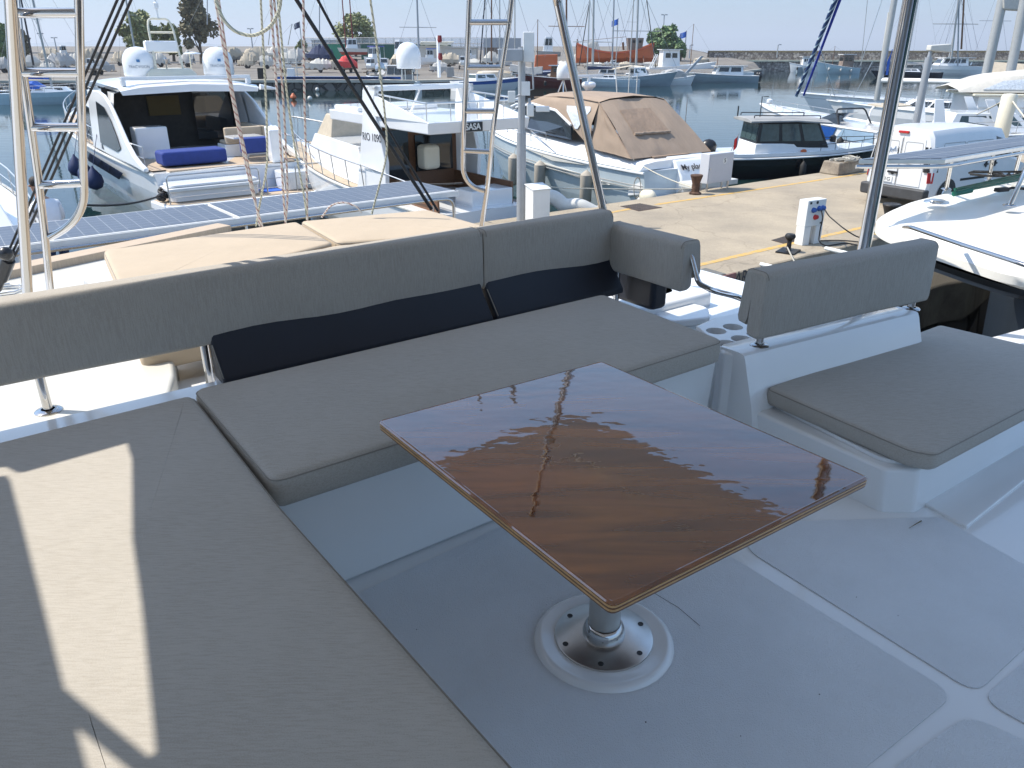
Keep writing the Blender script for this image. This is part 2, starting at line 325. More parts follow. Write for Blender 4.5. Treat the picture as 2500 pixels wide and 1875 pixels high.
conc = concrete('pale worn concrete', (.37, .31, .225), (.265, .225, .17)); conc_d = concrete('stained concrete', (.34, .29, .22), (.17, .14, .11), 3)
yard = concrete('dusty asphalt', (.20, .18, .15), (.14, .125, .11), .3)
# stone wall
def stones(name, sc, a, b_, j):
    m = mat(name, a, .95, var=0); t, N, L, b = nodes(m); tc = N.new('ShaderNodeTexCoord'); vo = N.new('ShaderNodeTexVoronoi'); vo.inputs['Scale'].default_value = sc
    ve = N.new('ShaderNodeTexVoronoi'); ve.feature = 'DISTANCE_TO_EDGE'; ve.inputs['Scale'].default_value = sc
    for x in (vo, ve): L.new(tc.outputs['Object'], x.inputs[0])
    bw = N.new('ShaderNodeRGBToBW'); L.new(vo.outputs[1], bw.inputs[0]); cr = N.new('ShaderNodeValToRGB'); cr.color_ramp.elements[0].color = (*a, 1); cr.color_ramp.elements[1].color = (*b_, 1); cr.color_ramp.elements[0].position = .2; cr.color_ramp.elements[1].position = .8; L.new(bw.outputs[0], cr.inputs[0])
    c2 = N.new('ShaderNodeValToRGB'); c2.color_ramp.elements[0].position = .03; c2.color_ramp.elements[1].position = .08; L.new(ve.outputs[0], c2.inputs[0])
    mx = N.new('ShaderNodeMixRGB'); L.new(c2.outputs[0], mx.inputs[0]); mx.inputs[1].default_value = (*j, 1); L.new(cr.outputs[0], mx.inputs[2]); L.new(mx.outputs[0], b.inputs['Base Color'])
    bp = N.new('ShaderNodeBump'); bp.inputs['Strength'].default_value = .8; bp.inputs['Distance'].default_value = .12; L.new(c2.outputs[0], bp.inputs['Height']); L.new(bp.outputs[0], b.inputs['Normal'])
    return m
stone = stones('rubble stone wall', 1.7, (.16, .14, .13), (.42, .38, .34), (.12, .10, .09)); stone_d = stones('dark quay stones', 1.1, (.07, .065, .06), (.17, .155, .14), (.035, .032, .03))
# solar cells
cells = mat('solar cells', (.10, .12, .15), .38, var=0, coat=0, spec=.35)
t, N, L, b = nodes(cells); tc = N.new('ShaderNodeTexCoord'); mp = N.new('ShaderNodeMapping'); mp.inputs['Rotation'].default_value = (0, 0, -AX); L.new(tc.outputs['Object'], mp.inputs[0])
br = N.new('ShaderNodeTexBrick'); br.offset = 0; br.inputs['Scale'].default_value = 1; br.inputs['Brick Width'].default_value = .156; br.inputs['Row Height'].default_value = .156; br.inputs['Mortar Size'].default_value = .0022
br.inputs['Color1'].default_value = (.075, .09, .12, 1); br.inputs['Color2'].default_value = (.085, .10, .13, 1); br.inputs['Mortar'].default_value = (.42, .43, .43, 1); L.new(mp.outputs[0], br.inputs[0])
b2 = N.new('ShaderNodeTexBrick'); b2.offset = 0; b2.inputs['Scale'].default_value = 1; b2.inputs['Brick Width'].default_value = 9; b2.inputs['Row Height'].default_value = .052; b2.inputs['Mortar Size'].default_value = .0012
b2.inputs['Color1'].default_value = (0, 0, 0, 1); b2.inputs['Color2'].default_value = (0, 0, 0, 1); b2.inputs['Mortar'].default_value = (.09, .09, .09, 1); L.new(mp.outputs[0], b2.inputs[0])
mx = N.new('ShaderNodeMixRGB'); mx.blend_type = 'ADD'; mx.inputs[0].default_value = 1; L.new(br.outputs[0], mx.inputs[1]); L.new(b2.outputs[0], mx.inputs[2]); L.new(mx.outputs[0], b.inputs['Base Color'])
# water
water = mat('harbour water', (.008, .026, .026), .03, var=0, spec=.5); t, N, L, b = nodes(water); b.inputs['IOR'].default_value = 1.33
tc = N.new('ShaderNodeTexCoord'); mp = N.new('ShaderNodeMapping'); mp.inputs['Scale'].default_value = (.55, 1.5, 1); L.new(tc.outputs['Object'], mp.inputs[0])
n1 = N.new('ShaderNodeTexNoise'); n1.inputs['Scale'].default_value = .9; n1.inputs['Detail'].default_value = 3; n1.inputs['Distortion'].default_value = .4; L.new(mp.outputs[0], n1.inputs[0])
n2 = N.new('ShaderNodeTexNoise'); n2.inputs['Scale'].default_value = .13; n2.inputs['Detail'].default_value = 2; L.new(mp.outputs[0], n2.inputs[0])
ml = N.new('ShaderNodeMath'); ml.operation = 'MULTIPLY'; L.new(n1.outputs[0], ml.inputs[0]); L.new(n2.outputs[0], ml.inputs[1])
bp = N.new('ShaderNodeBump'); bp.inputs['Strength'].default_value = .10; bp.inputs['Distance'].default_value = .16; L.new(ml.outputs[0], bp.inputs['Height']); L.new(bp.outputs[0], b.inputs['Normal'])
leaf_g = mat('olive green leaves', (.19, .21, .08), .7, var=.4, vs=1.2); leaf_d = mat('dark pine needles', (.15, .13, .07), .8, var=.4, vs=1.5); leaf_b = mat('green leaves', (.12, .19, .075), .7, var=.35, vs=1.2)
bark = mat('bark', (.09, .065, .045), .9, var=.3)
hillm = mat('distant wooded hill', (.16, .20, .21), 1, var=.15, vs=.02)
# ------------------------------------------------------------ setting: water, quays, breakwater, hills
m = M(); m.sheet([(-9000, -60, 0), (9000, -60, 0), (9000, 14000, 0), (-9000, 14000, 0)]); tag(m.build('water', water), kind='structure')
def wob(a, b, n, amp, s):
    a, b = Vector(a), Vector(b); d = (b-a).normalized(); nn = Vector((-d.y, d.x, 0))
    return [a+(b-a)*(i/n)+nn*amp*mnoise.noise(Vector((i*.37+s, s, 0)))*2 for i in range(n+1)]
S0, S1 = -30, 75
near = wob(ST(S0, -6.05), ST(S1, -6.05), 260, .045, 3); far_ = wob(ST(S0, 0), ST(S1, 0), 260, .04, 9)
m = M(); top = []
for a, b in zip(near, far_): top.append((a, b))
nd = E2*.5
rings = [[a+Vector((0, 0, z)) for z in (-1,)]+[a+Vector((0, 0, QZ-.62))+nd*.12, a+Vector((0, 0, QZ-.58)), a+Vector((0, 0, QZ-.02)), a+nd*.05+Vector((0, 0, QZ)), b-nd*.05+Vector((0, 0, QZ)), b+Vector((0, 0, QZ-.03)), b+Vector((0, 0, -1))] for a, b in top]
n = len(rings[0]); vs = [q for r in rings for q in r]
for i in range(len(rings)-1):
    for j in range(n-1):
        m.m = 1 if j in (0, 1, 5, 6) else (2 if j == 2 else 0)
        m.add([rings[i][j], rings[i][j+1], rings[i+1][j+1], rings[i+1][j]], [[0, 1, 2, 3]])
tag(m.build('pier', [conc, stone_d, conc_d]), kind='structure')
# painted lines, broken by wear
def strip(m, a, b, wd, z, n=40, k=1.0):
    a, b = Vector(a), Vector(b); d = (b-a).normalized(); nn = Vector((-d.y, d.x, 0))*wd/2
    L_ = []; R_ = []
    for i in range(n+1):
        p = a+(b-a)*(i/n); e = .010*mnoise.noise(Vector((i*.9, k, 0))); L_.append(p+nn*(1+e*6)); R_.append(p-nn*(1-e*6))
    for q in L_+R_: q.z = z
    m.add(L_+R_, [[i, i+1, n+2+i, n+1+i] for i in range(n)])
m = M(); strip(m, P(1690, 651, QZ), P(1935, 594, QZ), .13, QZ+.004)
strip(m, P(1935, 594, QZ), ST(60, -5.02), .13, QZ+.004, 200); strip(m, ST(-14, -5.02), P(1690, 651, QZ), .13, QZ+.004, 40)
strip(m, P(1450, 527, QZ), P(1565, 505, QZ), .13, QZ+.004, k=4); strip(m, P(1600, 500, QZ), ST(55, -1.3), .13, QZ+.004, 200, 5)
tag(m.build('quay_line', yellow_p), kind='structure')
# breakwater with its ledge
m = M(); W0, W1 = Vector((46, 193, 0)), Vector((420, 178, 0)); N_ = 60; dn = Vector((.04, 1, 0)).normalized(); ra = []
for i in range(N_+1):
    p = W0+(W1-W0)*(i/N_); h = 4.36+.03*mnoise.noise(p*.1)
    ra.append([p+Vector((0, 0, -1)), p+Vector((0, 0, 2.05)), p-dn*.25+Vector((0, 0, 2.05)), p-dn*.25+Vector((0, 0, 2.4)), p+dn*2.6+Vector((0, 0, 2.4)), p+dn*2.7+Vector((0, 0, h-.32)), p+dn*2.6+Vector((0, 0, h-.32)), p+dn*2.6+Vector((0, 0, h)), p+dn*4.5+Vector((0, 0, h)), p+dn*6+Vector((0, 0, -1))])
for i in range(N_):
    for j in range(9):
        m.m = [0, 1, 1, 1, 0, 2, 2, 2, 0][j]; m.add([ra[i][j], ra[i+1][j], ra[i+1][j+1], ra[i][j+1]], [[0, 1, 2, 3]])
tag(m.build('breakwater', [stone, concrete('pale ledge', (.72, .66, .48), (.55, .50, .38)), concrete('ochre coping', (.25, .20, .10), (.16, .13, .08))], fix=False), 'long rubble stone breakwater with a pale ledge along the open sea', 'sea wall')
# boatyard ground
def yz(y): return 1.15+max(0, y-112)*.021
edge = [Vector((-160, 92, 0)), Vector((-60, 101, 0)), Vector((-28, 102, 0)), Vector((-12, 101, 0)), Vector((6, 112, 0)), Vector((20, 121, 0)), Vector((34, 132, 0)), Vector((48, 160, 0)), Vector((50, 193, 0))]
m = M(); 
for a, b in zip(edge[:-1], edge[1:]):
    m.m = 1; m.add([a+Vector((0, 0, -1)), b+Vector((0, 0, -1)), b+Vector((0, 0, .95)), a+Vector((0, 0, .95))], [[0, 1, 2, 3]])
    m.m = 2; o_ = Vector((0, -.2, 0)); m.loft([[a+o_+Vector((0, 0, .93)), b+o_+Vector((0, 0, .93)), b+Vector((0, 1, .93)), a+Vector((0, 1, .93))], [a+o_+Vector((0, 0, 1.22)), b+o_+Vector((0, 0, 1.22)), b+Vector((0, 1, 1.22)), a+Vector((0, 1, 1.22))]])
m.m = 0; cols = []
for q in edge:
    cols.append([Vector((q.x, q.y+.6, 1.16))]+[Vector((q.x*(1+(y-q.y)*.002), y, yz(y)-.02)) for y in ([q.y+8] + [q.y+20+(330-q.y-20)*k_/8 for k_ in range(9)])])
for c1, c2 in zip(cols[:-1], cols[1:]):
    for j in range(len(c1)-1): m.add([c1[j], c2[j], c2[j+1], c1[j+1]], [[0, 1, 2, 3]])
tag(m.build('boatyard_ground', [yard, stone_d, concrete('quay kerb', (.55, .52, .44), (.40, .37, .31))]), kind='structure')
# distant shore and hills
def ridge(name, pts, y, dy, seed, col):
    m = M(); n = 220; a, b = [], []
    for i in range(n+1):
        t = i/n; x = pts[0][0]+(pts[-1][0]-pts[0][0])*t; h = 0
        for (x0, h0), (x1, h1) in zip(pts[:-1], pts[1:]):
            if x0 <= x <= x1: h = h0+(h1-h0)*(x-x0)/(x1-x0)
        h += (mnoise.noise(Vector((x*.012, seed, 0)))*.35+mnoise.noise(Vector((x*.05, seed, 3)))*.25)*max(2, h*.6)
        q = D(1250, 120, y); X = (x-1250)*y/2048
        a.append(Vector((X, y, -1))); b.append(Vector((X, y+dy, max(.5, h*y/2234))))
    vs = a+b+[Vector((q.x, q.y+dy*2, -1)) for q in b]; k_ = n+1
    m.add(vs, [[i, i+1, k_+i+1, k_+i] for i in range(n)]+[[k_+i, k_+i+1, 2*k_+i+1, 2*k_+i] for i in range(n)])
    return tag(m.build(name, col), kind='structure')
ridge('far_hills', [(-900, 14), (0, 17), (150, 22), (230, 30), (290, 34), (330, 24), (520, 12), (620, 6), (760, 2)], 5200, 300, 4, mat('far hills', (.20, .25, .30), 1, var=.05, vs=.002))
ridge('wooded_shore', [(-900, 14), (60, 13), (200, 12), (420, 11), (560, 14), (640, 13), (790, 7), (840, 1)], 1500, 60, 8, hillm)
# ------------------------------------------------------------ our catamaran: moulded deck
def Z(r, x, y, z): s = r[2]/2212; return P(r[0]+x*s, r[1]+y*s, z)
RS = (1500, 600, 1000)
cat = thing('catamaran', (0, 2, FL), 'white catamaran flybridge deck with moulded benches and non-skid floor panels', 'catamaran')
m = M(); m.prism([(-6.5, -3.2), (5.2, -3.2), (5.2, 1.0), (2.6, 3.3), (1.6, 3.2), (.2, 4.1), (-6.5, .5)], FL-.25, FL); m.build('floor', gel, cat)
# non skid panels: from the photo's floor plan
def panel(px, r=.035, z=FL): return [Vector((q.x, q.y, 0)) for q in fillet([V(x, y, z) for x, y in px], r, 6, True)]
for px, r in (([(760, 1290), (1090, 1135), (1568, 1197), (2062, 1502), (1820, 1700), (1500, 2300), (900, 2300)], .03),
              ([(1610, 1187), (1630, 1130), (1985, 1120), (2030, 1118), (2330, 1290), (2108, 1500)], .035),
              ([(2118, 1512), (2330, 1330), (2600, 1560), (2350, 1640)], .035),
              ([(1925, 1665), (2092, 1545), (2420, 1700), (2200, 2100), (1700, 2100)], .035)):
    m = M(); m.prism(panel(px, .06), FL+.001, FL+.004); m.build('floor_panel', grp, cat)
# bench bases
bl = [V(620, 1080, 3.5), V(1562, 770, 3.5), V(1305, 660, 3.5), V(410, 845, 3.5)]
fx = V(780, 1250, FL); fy = V(1080, 1118, FL)
b0 = V(560, 1345, FL); b1 = b0+(Vector((math.cos(math.radians(37)), math.sin(math.radians(37)), 0)))*2.05
m = M()
back = E2*1.0
m.frus([b0-E1*1.6, b1, b1+back, b0-E1*1.6+back], [Vector((q.x, q.y, 3.495)) for q in (b0-E1*1.6-E2*.03, b1-E2*.03, b1+back, b0-E1*1.6+back)])
m.build('bench_base', gel, cat, bevel=.02)
cr_ = V(608, 1085, 3.6); ce = V(1120, 1655, 3.6); dd = (ce-cr_); dd.z = 0; dd.normalize(); side = Vector((dd.y, -dd.x, 0))*-1
if side.x > 0: side = -side
c0 = cr_+side*.06-dd*.05; c1 = cr_+dd*3+side*.06
m = M(); m.prism([c0, c1, c1+side*1.4, c0+side*1.4], FL-.01, 3.49); m.build('bench_base', gel, cat, bevel=.02)
# upper deck left of and behind the benches
zd = 3.46
lb = V(430, 838, 3.5)
m = M(); m.prism([lb-E1*6+E2*.02, lb-E1*.12+E2*.02, lb-E1*.02+E2*.30, lb+E1*.1+E2*.85, lb-E1*6+E2*.85], 3.0, zd); m.build('side_deck', gel_d, cat, bevel=.02)
m = M(); m.prism([lb-E1*.1, lb+E1*3.0, lb+E1*3.0+E2*.5, lb-E1*.1+E2*.5], 3.0, 3.36); m.build('bench_back', gel, cat, bevel=.03)
# console with drink holders between the bench and the right seat
co = [Z(RS, 590, 600, 3.5), Z(RS, 700, 590, 3.5), Z(RS, 860, 560, 3.5)]
m = M(); A0 = V(1562, 762, 3.5); A1 = Z(RS, 700, 595, 3.5)
cq = lambda x, y: P(x*.816+1465, y*.816+488, 3.5)
pl = [A0+E1*.005, A1, cq(485, 445), cq(560, 400), cq(470, 325), cq(345, 350), cq(285, 376)]
m.prism(pl, 3.05, 3.5); cons = m.build('console', gel, cat, bevel=.012)
holes = M()
for x, y in ((550, 460), (640, 438), (685, 502), (608, 528), (770, 478)):
    c = Z(RS, x, y, 3.5); holes.lathe([(.0, 0), (.047, 0), (.047, .16)], (c.x, c.y, 3.40), 20)
hb = holes.build('hole_cutter', gel, None); hb.hide_render = True
bo = cons.modifiers.new('b', 'BOOLEAN'); bo.object = hb; bo.operation = 'DIFFERENCE'; bo.solver = 'EXACT'
bpy.context.view_layer.update(); dg = bpy.context.evaluated_depsgraph_get(); nm = bpy.data.meshes.new_from_object(cons.evaluated_get(dg)); cons.modifiers.clear(); cons.data = nm; bpy.data.objects.remove(hb)
# coaming behind the right seat
r0 = Z(RS, 700, 597, 3.51); r1 = Z(RS, 1640, 362, 3.51); g = (r1-r0); g.z = 0; g.normalize(); gn = Vector((-g.y, g.x, 0))
prof = [(-.105, 3.22), (-.085, 3.30), (-.03, 3.44), (-.012, 3.49), (.0, 3.51), (.03, 3.517), (.15, 3.51), (.19, 3.47), (.22, 3.1), (-.105, 3.1)]
m = M(); m.loft([[r0+g*s_+gn*(a*k_)+Vector((0, 0, z-3.51)) for a, z in prof] for s_, k_ in ((0, .9), (.03, 1), (r1-r0).length > 0 and ((r1-r0).length-.04, 1), ((r1-r0).length, .9))]); m.build('coaming', gel, cat, smooth=45)
# seat plinth
tp = [Z(RS, 735, 882, 3.28), Z(RS, 1462, 1203, 3.28), Z(RS, 1650, 1207, 3.28), Z(RS, 2400, 800, 3.28)]
tp2 = [Vector((q.x, q.y, 3.28)) for q in tp]+[r1+g*1.6-gn*.05, r0+gn*.0]
tp2 = [Vector((q.x, q.y, 3.28)) for q in tp2]
m = M(); bt = [Vector((q.x, q.y, FL-.02)) for q in tp2]; sh = -gn*.018
bt = [q+sh for q in bt]; m.frus(bt, tp2); m.build('seat_plinth', gel, cat, bevel=.018)
m = M(); ins = [tp2[0]+g*.07-gn*.0, tp2[1]+gn*.03+g*.03, tp2[2]+gn*.03, tp2[3], tp2[4], tp2[5]+g*.05-gn*.12]
m.prism(rpoly([tp2[0]+g*.10-gn*.03, tp2[1]+g*.03+gn*.035, tp2[2]+gn*.03, tp2[3]+gn*.03, r1+g*.9-gn*.2, r0+g*.12-gn*.2], .03), 3.281, 3.296); m.build('seat_lip', gel, cat, bevel=.005)
# lower step to the right of the plinth
q0 = Z(RS, 1645, 1412, FL); q1 = Z(RS, 1900, 1530, FL)
m = M(); m.prism([q0+Vector((.02, .02, 0)), q1, q1+E1*2.2+E2*.1, q0+E1*2.4+E2*.5], FL-.2, FL+.012); m.build('step', gel, cat, bevel=.006)
# aft platform beyond the bench: bright moulded deck with shallow lockers
m = M(); af = [V(1336, 640, 3.3), V(1640, 600, 3.3), V(1720, 640, 3.3), V(1650, 760, 3.3)]
A = lb+E1*3.0; 
m.prism([lb-E1*6+E2*.5, lb+E1*1.9+E2*.45, lb+E1*1.95+E2*-.1, lb+E1*3.6+E2*-.3, lb+E1*3.6+E2*1.3, lb+E1*2.6+E2*2.2, lb-E1*6+E2*2.5], 2.9, 3.27); m.build('aft_deck', gel, cat, bevel=.02)
m = M(); m.prism(rpoly([V(1350, 655, 3.3), V(1420, 640, 3.3), V(1530, 668, 3.3), V(1535, 690, 3.3), V(1450, 700, 3.3)], .05), 3.27, 3.315); m.build('locker_lid', gel, cat, bevel=.012)
m = M(); m.prism(rpoly([V(1345, 640, 3.33), V(1370, 628, 3.33), V(1440, 622, 3.33), V(1462, 640, 3.33), V(1400, 660, 3.33)], .05), 3.27, 3.36); m.build('locker_lid', gel, cat, bevel=.02)
# sunpad base and gunwale
m = M(); sp = [V(185, 600, 3.42), V(182, 575, 3.42), V(225, 560, 3.42), V(560, 500, 3.42), V(1040, 500, 3.42), V(1040, 560, 3.42), V(700, 700, 3.42), V(420, 640, 3.42)]
m.prism([V(262, 640, 3.42), V(178, 600, 3.42), V(186, 572, 3.42), V(228, 560, 3.42), V(600, 488, 3.42), V(960, 462, 3.42), V(1060, 500, 3.42), V(1040, 600, 3.42), V(500, 700, 3.42)], 3.1, 3.42); m.build('sunpad_base', gel, cat, bevel=.03)
m = M(); ga, gb = P(-120, 690, 3.0), P(300, 604, 3.0); gd = (gb-ga).normalized(); gp = Vector((-gd.y, gd.x, 0))
m.prism([ga-gd*3, gb+gd*1.2, gb+gd*1.2+gp*.22, ga-gd*3+gp*.22], 2.7, 3.0); m.build('gunwale', teak, cat, bevel=.01)
m = M(); m.prism([ga-gd*3-gp*2.6, gb+gd*1.2-gp*2.6, gb+gd*1.2-gp*.002, ga-gd*3-gp*.002], 2.5, 2.93); m.build('hull_deck', gel_d, cat)
m = M(); m.prism([(-9, -9), (3.0, -9), (3.0, 2.4), (.7, 4.4), (-2.4, 6.6), (-9, 3)], .3, 2.45); m.build('hull', gel, cat)
# round floor mount under the table
tb = V(1303, 1385, FL); TB = Vector((tb.x, tb.y, FL))
m = M(); m.lathe([(.205, 0), (.200, .010), (.190, .017), (.183, .0175), (.176, .0145), (.0, .0145)], (TB.x, TB.y, FL+.004), 64); m.build('table_mount', gel, cat, smooth=50)

# ------------------------------------------------------------ cushions
def cushion(name, poly, z0, z1, r, mt, label, cat_, group=None, crown=.012, rc=.05, piping=True, seed=1, parent=None):
    pl = rpoly(poly, rc, 5); cx = Vector((sum(q.x for q in pl)/len(pl), sum(q.y for q in pl)/len(pl), 0)); rings = []
    def ring(d, z, k=0):
        rr = inset(pl, d) if not k else [cx+(q-cx)*(1-k) for q in inset(pl, r)]
        out = []
        for q in rr:
            e = mnoise.noise(Vector((q.x*2.3, q.y*2.3, seed)))
            o = (q-cx); o.z = 0
            q2 = q+(o.normalized()*e*.008 if z < z1 and not k else Vector((0, 0, 0))); q2.z = z+(e*.003 if z > z0+.02 and not k else 0); out.append(q2)
        return out
    rings = [ring(r*.6, z0), ring(r*.1, z0+r*.4), ring(0, z0+r), ring(-.003, (z0+z1)/2), ring(0, z1-r), ring(r*.12, z1-r*.5), ring(r*.45, z1-r*.12), ring(r, z1)]
    for k_ in (.04, .12, .25, .45, .7, .95): rings.append(ring(0, z1+crown*(1-(1-k_)**2.2), k_))
    m = M(); m.loft(rings); o = m.build(name, mt, parent, smooth=180)
    if parent is None: tag(o, label, cat_, group)
    if piping:
        m = M(); m.tube([q+Vector((0, 0, .001)) for q in ring(r*.1, z1-r*.5)], .0022, 5, closed=True); XF[o] = Matrix.Translation(o.location); m.build('piping', seam, o)
    return o
G = 'taupe seat cushions on the flybridge benches'
ln = cr_+dd*2.6
cushion('seat_cushion', [V(603, 1082, 3.6), V(415, 850, 3.6), V(0, 965, 3.6)-E1*.9+E2*.02, V(0, 965, 3.6)-E1*.9+dd*2.6, cr_+dd*2.6], 3.495, 3.6, .028, fabric, 'large taupe seat cushion at lower left, half in bright sunlight', 'cushion', G, .0, .04, seed=2)
cushion('seat_cushion', [V(1566, 733, 3.6), V(1302, 634, 3.6), V(418, 840, 3.6), V(585, 1038, 3.6)], 3.497, 3.6, .024, fabric, 'long taupe bench cushion between the navy backrests and the wooden table', 'cushion', G, .014, .045, seed=5)
cushion('seat_cushion', [V(1657, 838, 3.37), V(2030, 701, 3.37), V(2360, 778, 3.37), V(2330, 822, 3.37), V(2022, 982, 3.37), V(1966, 972, 3.37)], 3.297, 3.372, .018, fabric, 'wide taupe seat cushion on the low plinth at right', 'cushion', G, .012, .03, seed=9)
# beige sun pad
GS = 'sand coloured sun pad cushions on the aft deck'
zs = 3.53
cushion('sunpad_cushion', [V(222, 540, zs), V(640, 478, zs), V(720, 524, zs), V(268, 640, zs)], 3.425, zs, .025, sand, 'sand coloured sun pad cushion on the left, behind the long backrest', 'cushion', GS, .01, .05, seed=3)
cushion('sunpad_cushion', [V(648, 477, zs), V(925, 452, zs), V(1090, 500, zs), V(728, 523, zs)], 3.425, zs, .025, sand, 'sand coloured sun pad cushion on the right with a shadow across its far edge', 'cushion', GS, .01, .05, seed=4)
cushion('sunpad_cushion', [V(276, 640, zs), V(724, 529, zs), V(1090, 506, zs), V(1090, 590, zs), V(300, 760, zs)], 3.425, zs, .025, sand, 'sand coloured sun pad cushion nearest the long taupe backrest, mostly hidden by it', 'cushion', GS, .01, .05, seed=6)
# padded backrests wrapped over the rail: profile in (out, up), extruded along the rail
def backrest(o0, o1, ztop, zbot, T, label, front_n, flap=.12, nm='backrest_cushion', mt=None, seed=0, cav=True, r=.03):
    o0, o1 = Vector(o0), Vector(o1); d = (o1-o0); d.z = 0; L_ = d.length; d.normalize(); f = Vector(front_n)
    H = ztop-zbot; tf = T*.62
    out_ = []
    def arc(cx, cz, rr, a0, a1, n=5): return [(cx+rr*math.cos(a0+(a1-a0)*i/n), cz+rr*math.sin(a0+(a1-a0)*i/n)) for i in range(n+1)]
    h = math.pi/2; R = T*.25
    pr = arc(r, r, r, -2*h, -h)[::1]
    # front face at x=0; x grows backwards
    pr = [(0, H-R)]+arc(R, H-R, R, 2*h, h)[1:]+arc(T-R, H-R, R, h, 0)+[(T+.02, flap+.02), (T+.012, flap), (T-.03, flap-.005), (T-.04, flap+.02), (T-.045, H*.62), (T-.058, H*.7), (tf, H*.62), (tf, .03)]+arc(tf-.02, .02, .02, 0, -h, 3)+arc(.02, .02, .02, -h, -2*h, 3)
    nseg = max(3, int(L_/.09)); rings = []
    for i in range(nseg+1):
        s_ = i/nseg; e = 0; 
        pts = []
        for x, z in pr:
            nz = mnoise.noise(Vector((s_*L_*2.2+seed*7, z*3, x*2)))*.008; nz2 = mnoise.noise(Vector((s_*L_*1.3+seed*7, 4, 0)))*.006 if z < H*.4 else 0
            pts.append(Vector(o0)-f*(x+(nz if x < tf*.5 else 0)-tf*.5-T*.2)+d*(s_*L_)+Vector((0, 0, zbot-o0.z+z+nz2)))
        rings.append(pts)
    c0_, c1_ = sum(rings[0], Vector())/len(pr), sum(rings[-1], Vector())/len(pr)
    def shr(rg, c, sgn):
        out = []
        for k_, q in enumerate(rg):
            t_ = (c-q); t_ -= d*t_.dot(d); out.append(q+t_.normalized()*min(.012, t_.length)*1+d*sgn*.0)
        return out
    rings = [[q-d*.012 for q in shr(rings[0], c0_, -1)]]+rings+[[q+d*.012 for q in shr(rings[-1], c1_, 1)]]
    m = M(); m.loft(rings); o = m.build(nm, mt or fabric_v, smooth=38)
    tag(o, label, 'cushion', 'taupe backrest cushions hung over the rails'); XF[o] = Matrix.Translation(o.location)
    for e in (1, -2):
        m = M(); m.tube([q for q in rings[e][:len(pr)//2-2]], .002, 5); m.build('piping', seam, o)
    return o
pb = Vector((-1.66, 2.55, 3.7)); co_ = PL(1310*K, 520*K, pb, E2)
backrest(pb-E1*1.3, pb+E1*1.83, 3.925, 3.635, .12, 'long taupe backrest cushion running off the left edge', -E2, seed=1)
backrest(pb+E1*1.86, pb+E1*2.66, 3.92, 3.625, .12, 'taupe backrest cushion in the middle, left of the steel corner pole', -E2, seed=2)
cp = pb+E1*2.72
backrest(cp-E2*.02, cp-E2*.56, 3.85, 3.60, .13, 'short taupe backrest cushion turning the corner toward the drink holders', -E1, flap=.06, seed=3)
f0 = V(1640, 748, 3.51); f1 = V(1968, 668, 3.51); fd = (f1-f0); fd.z = 0; fd.normalize(); fn = Vector((-fd.y, fd.x, 0))
q0_ = PL(1650*K, 680*K, f0-fn*.06, fn); q1_ = PL(2012*K, 600*K, f0-fn*.06, fn); q0_ += fn*.06; q1_ += fn*.06
zt_ = PL(1645*K, 605*K, f0-fn*.06, fn).z; zt2 = PL(2012*K, 517*K, f0-fn*.06, fn).z; zb_ = PL(1645*K, 735*K, f0-fn*.06, fn).z
backrest(Vector((q0_.x, q0_.y, 3.7)), Vector((q1_.x, q1_.y, 3.7)), (zt_+zt2)/2, zb_-.0, .12, 'taupe backrest cushion on the right above the low seat', -fn, flap=.05, seed=4)
# navy loose back cushions leaning under the rail
GN = 'navy back cushions leaning behind the bench'
for a, b, lb_ in ((.55, 1.83, 'navy back cushion on the left, leaning under the long backrest'), (1.85, 2.68, 'navy back cushion in the middle under the taupe backrest')):
    m = M(); p0_, p1_ = pb+E1*a-E2*.09, pb+E1*b-E2*.09
    sec = [(-.07, 3.49), (-.075, 3.52), (.02, 3.64), (.05, 3.74), (.1, 3.74), (.05, 3.49)]
    m.loft([[p+E2*x+Vector((0, 0, z-3.7)) for x, z in sec] for p in [p0_+(p1_-p0_)*k_/6 for k_ in range(7)]]); o = m.build('back_cushion', navy, bevel=.02, seg=3); tag(o, lb_, 'cushion', GN); XF[o] = Matrix.Translation(o.location)
    m = M(); m.tube([p0_-E2*.077+Vector((0, 0, -.17)), p0_+E2*.015+Vector((0, 0, -.06))], .0025, 5); m.build('piping', seam, o)
m = M(); a_ = V(1345, 610, 3.50); m.loft([[cp+E2*x+E1*(y+.06)+Vector((0, 0, z-3.7)) for x, z in ((.10, 3.40), (-.28, 3.40), (-.28, 3.60), (.10, 3.60))] for y in (0, .12)]); o = m.build('back_cushion', navy, bevel=.03, seg=3); tag(o, 'navy back cushion round the corner, behind the short taupe backrest', 'cushion', GN)

# ------------------------------------------------------------ rails
def flange(m, c, r=.035, n=(0, 0, 1)): m.lathe([(r, 0), (r, .003), (r*.86, .008), (r*.5, .010), (r*.5, .0)], c, 24, n)
t = thing('guard_rail', (pb.x, pb.y, zd), 'steel rail carrying the taupe backrests round the bench', 'rail')
m = M(); m.tube([pb-E1*2+Vector((0, 0, .1)), pb+E1*2.0+Vector((0, 0, .1)), pb+E1*2.72+Vector((0, 0, .1)), cp-E2*.50+Vector((0, 0, .06)), PL(1492*K, 548*K, cp, E1), PL(1508*K, 612*K, cp, E1),
     D(1540*K, 628*K, 3.42), D(1590*K, 640*K, 3.32), f0-fd*.06+Vector((0, 0, .20)), f0+fd*.02+Vector((0, 0, .22)), f1+Vector((0, 0, .22))], .0135, 12, fil=.05); m.build('top_rail', chrome, t, smooth=60)
pa_ = PL(440*K, 742*K, pb, E2); pc_ = PL(1333*K, 600*K, cp, E1)
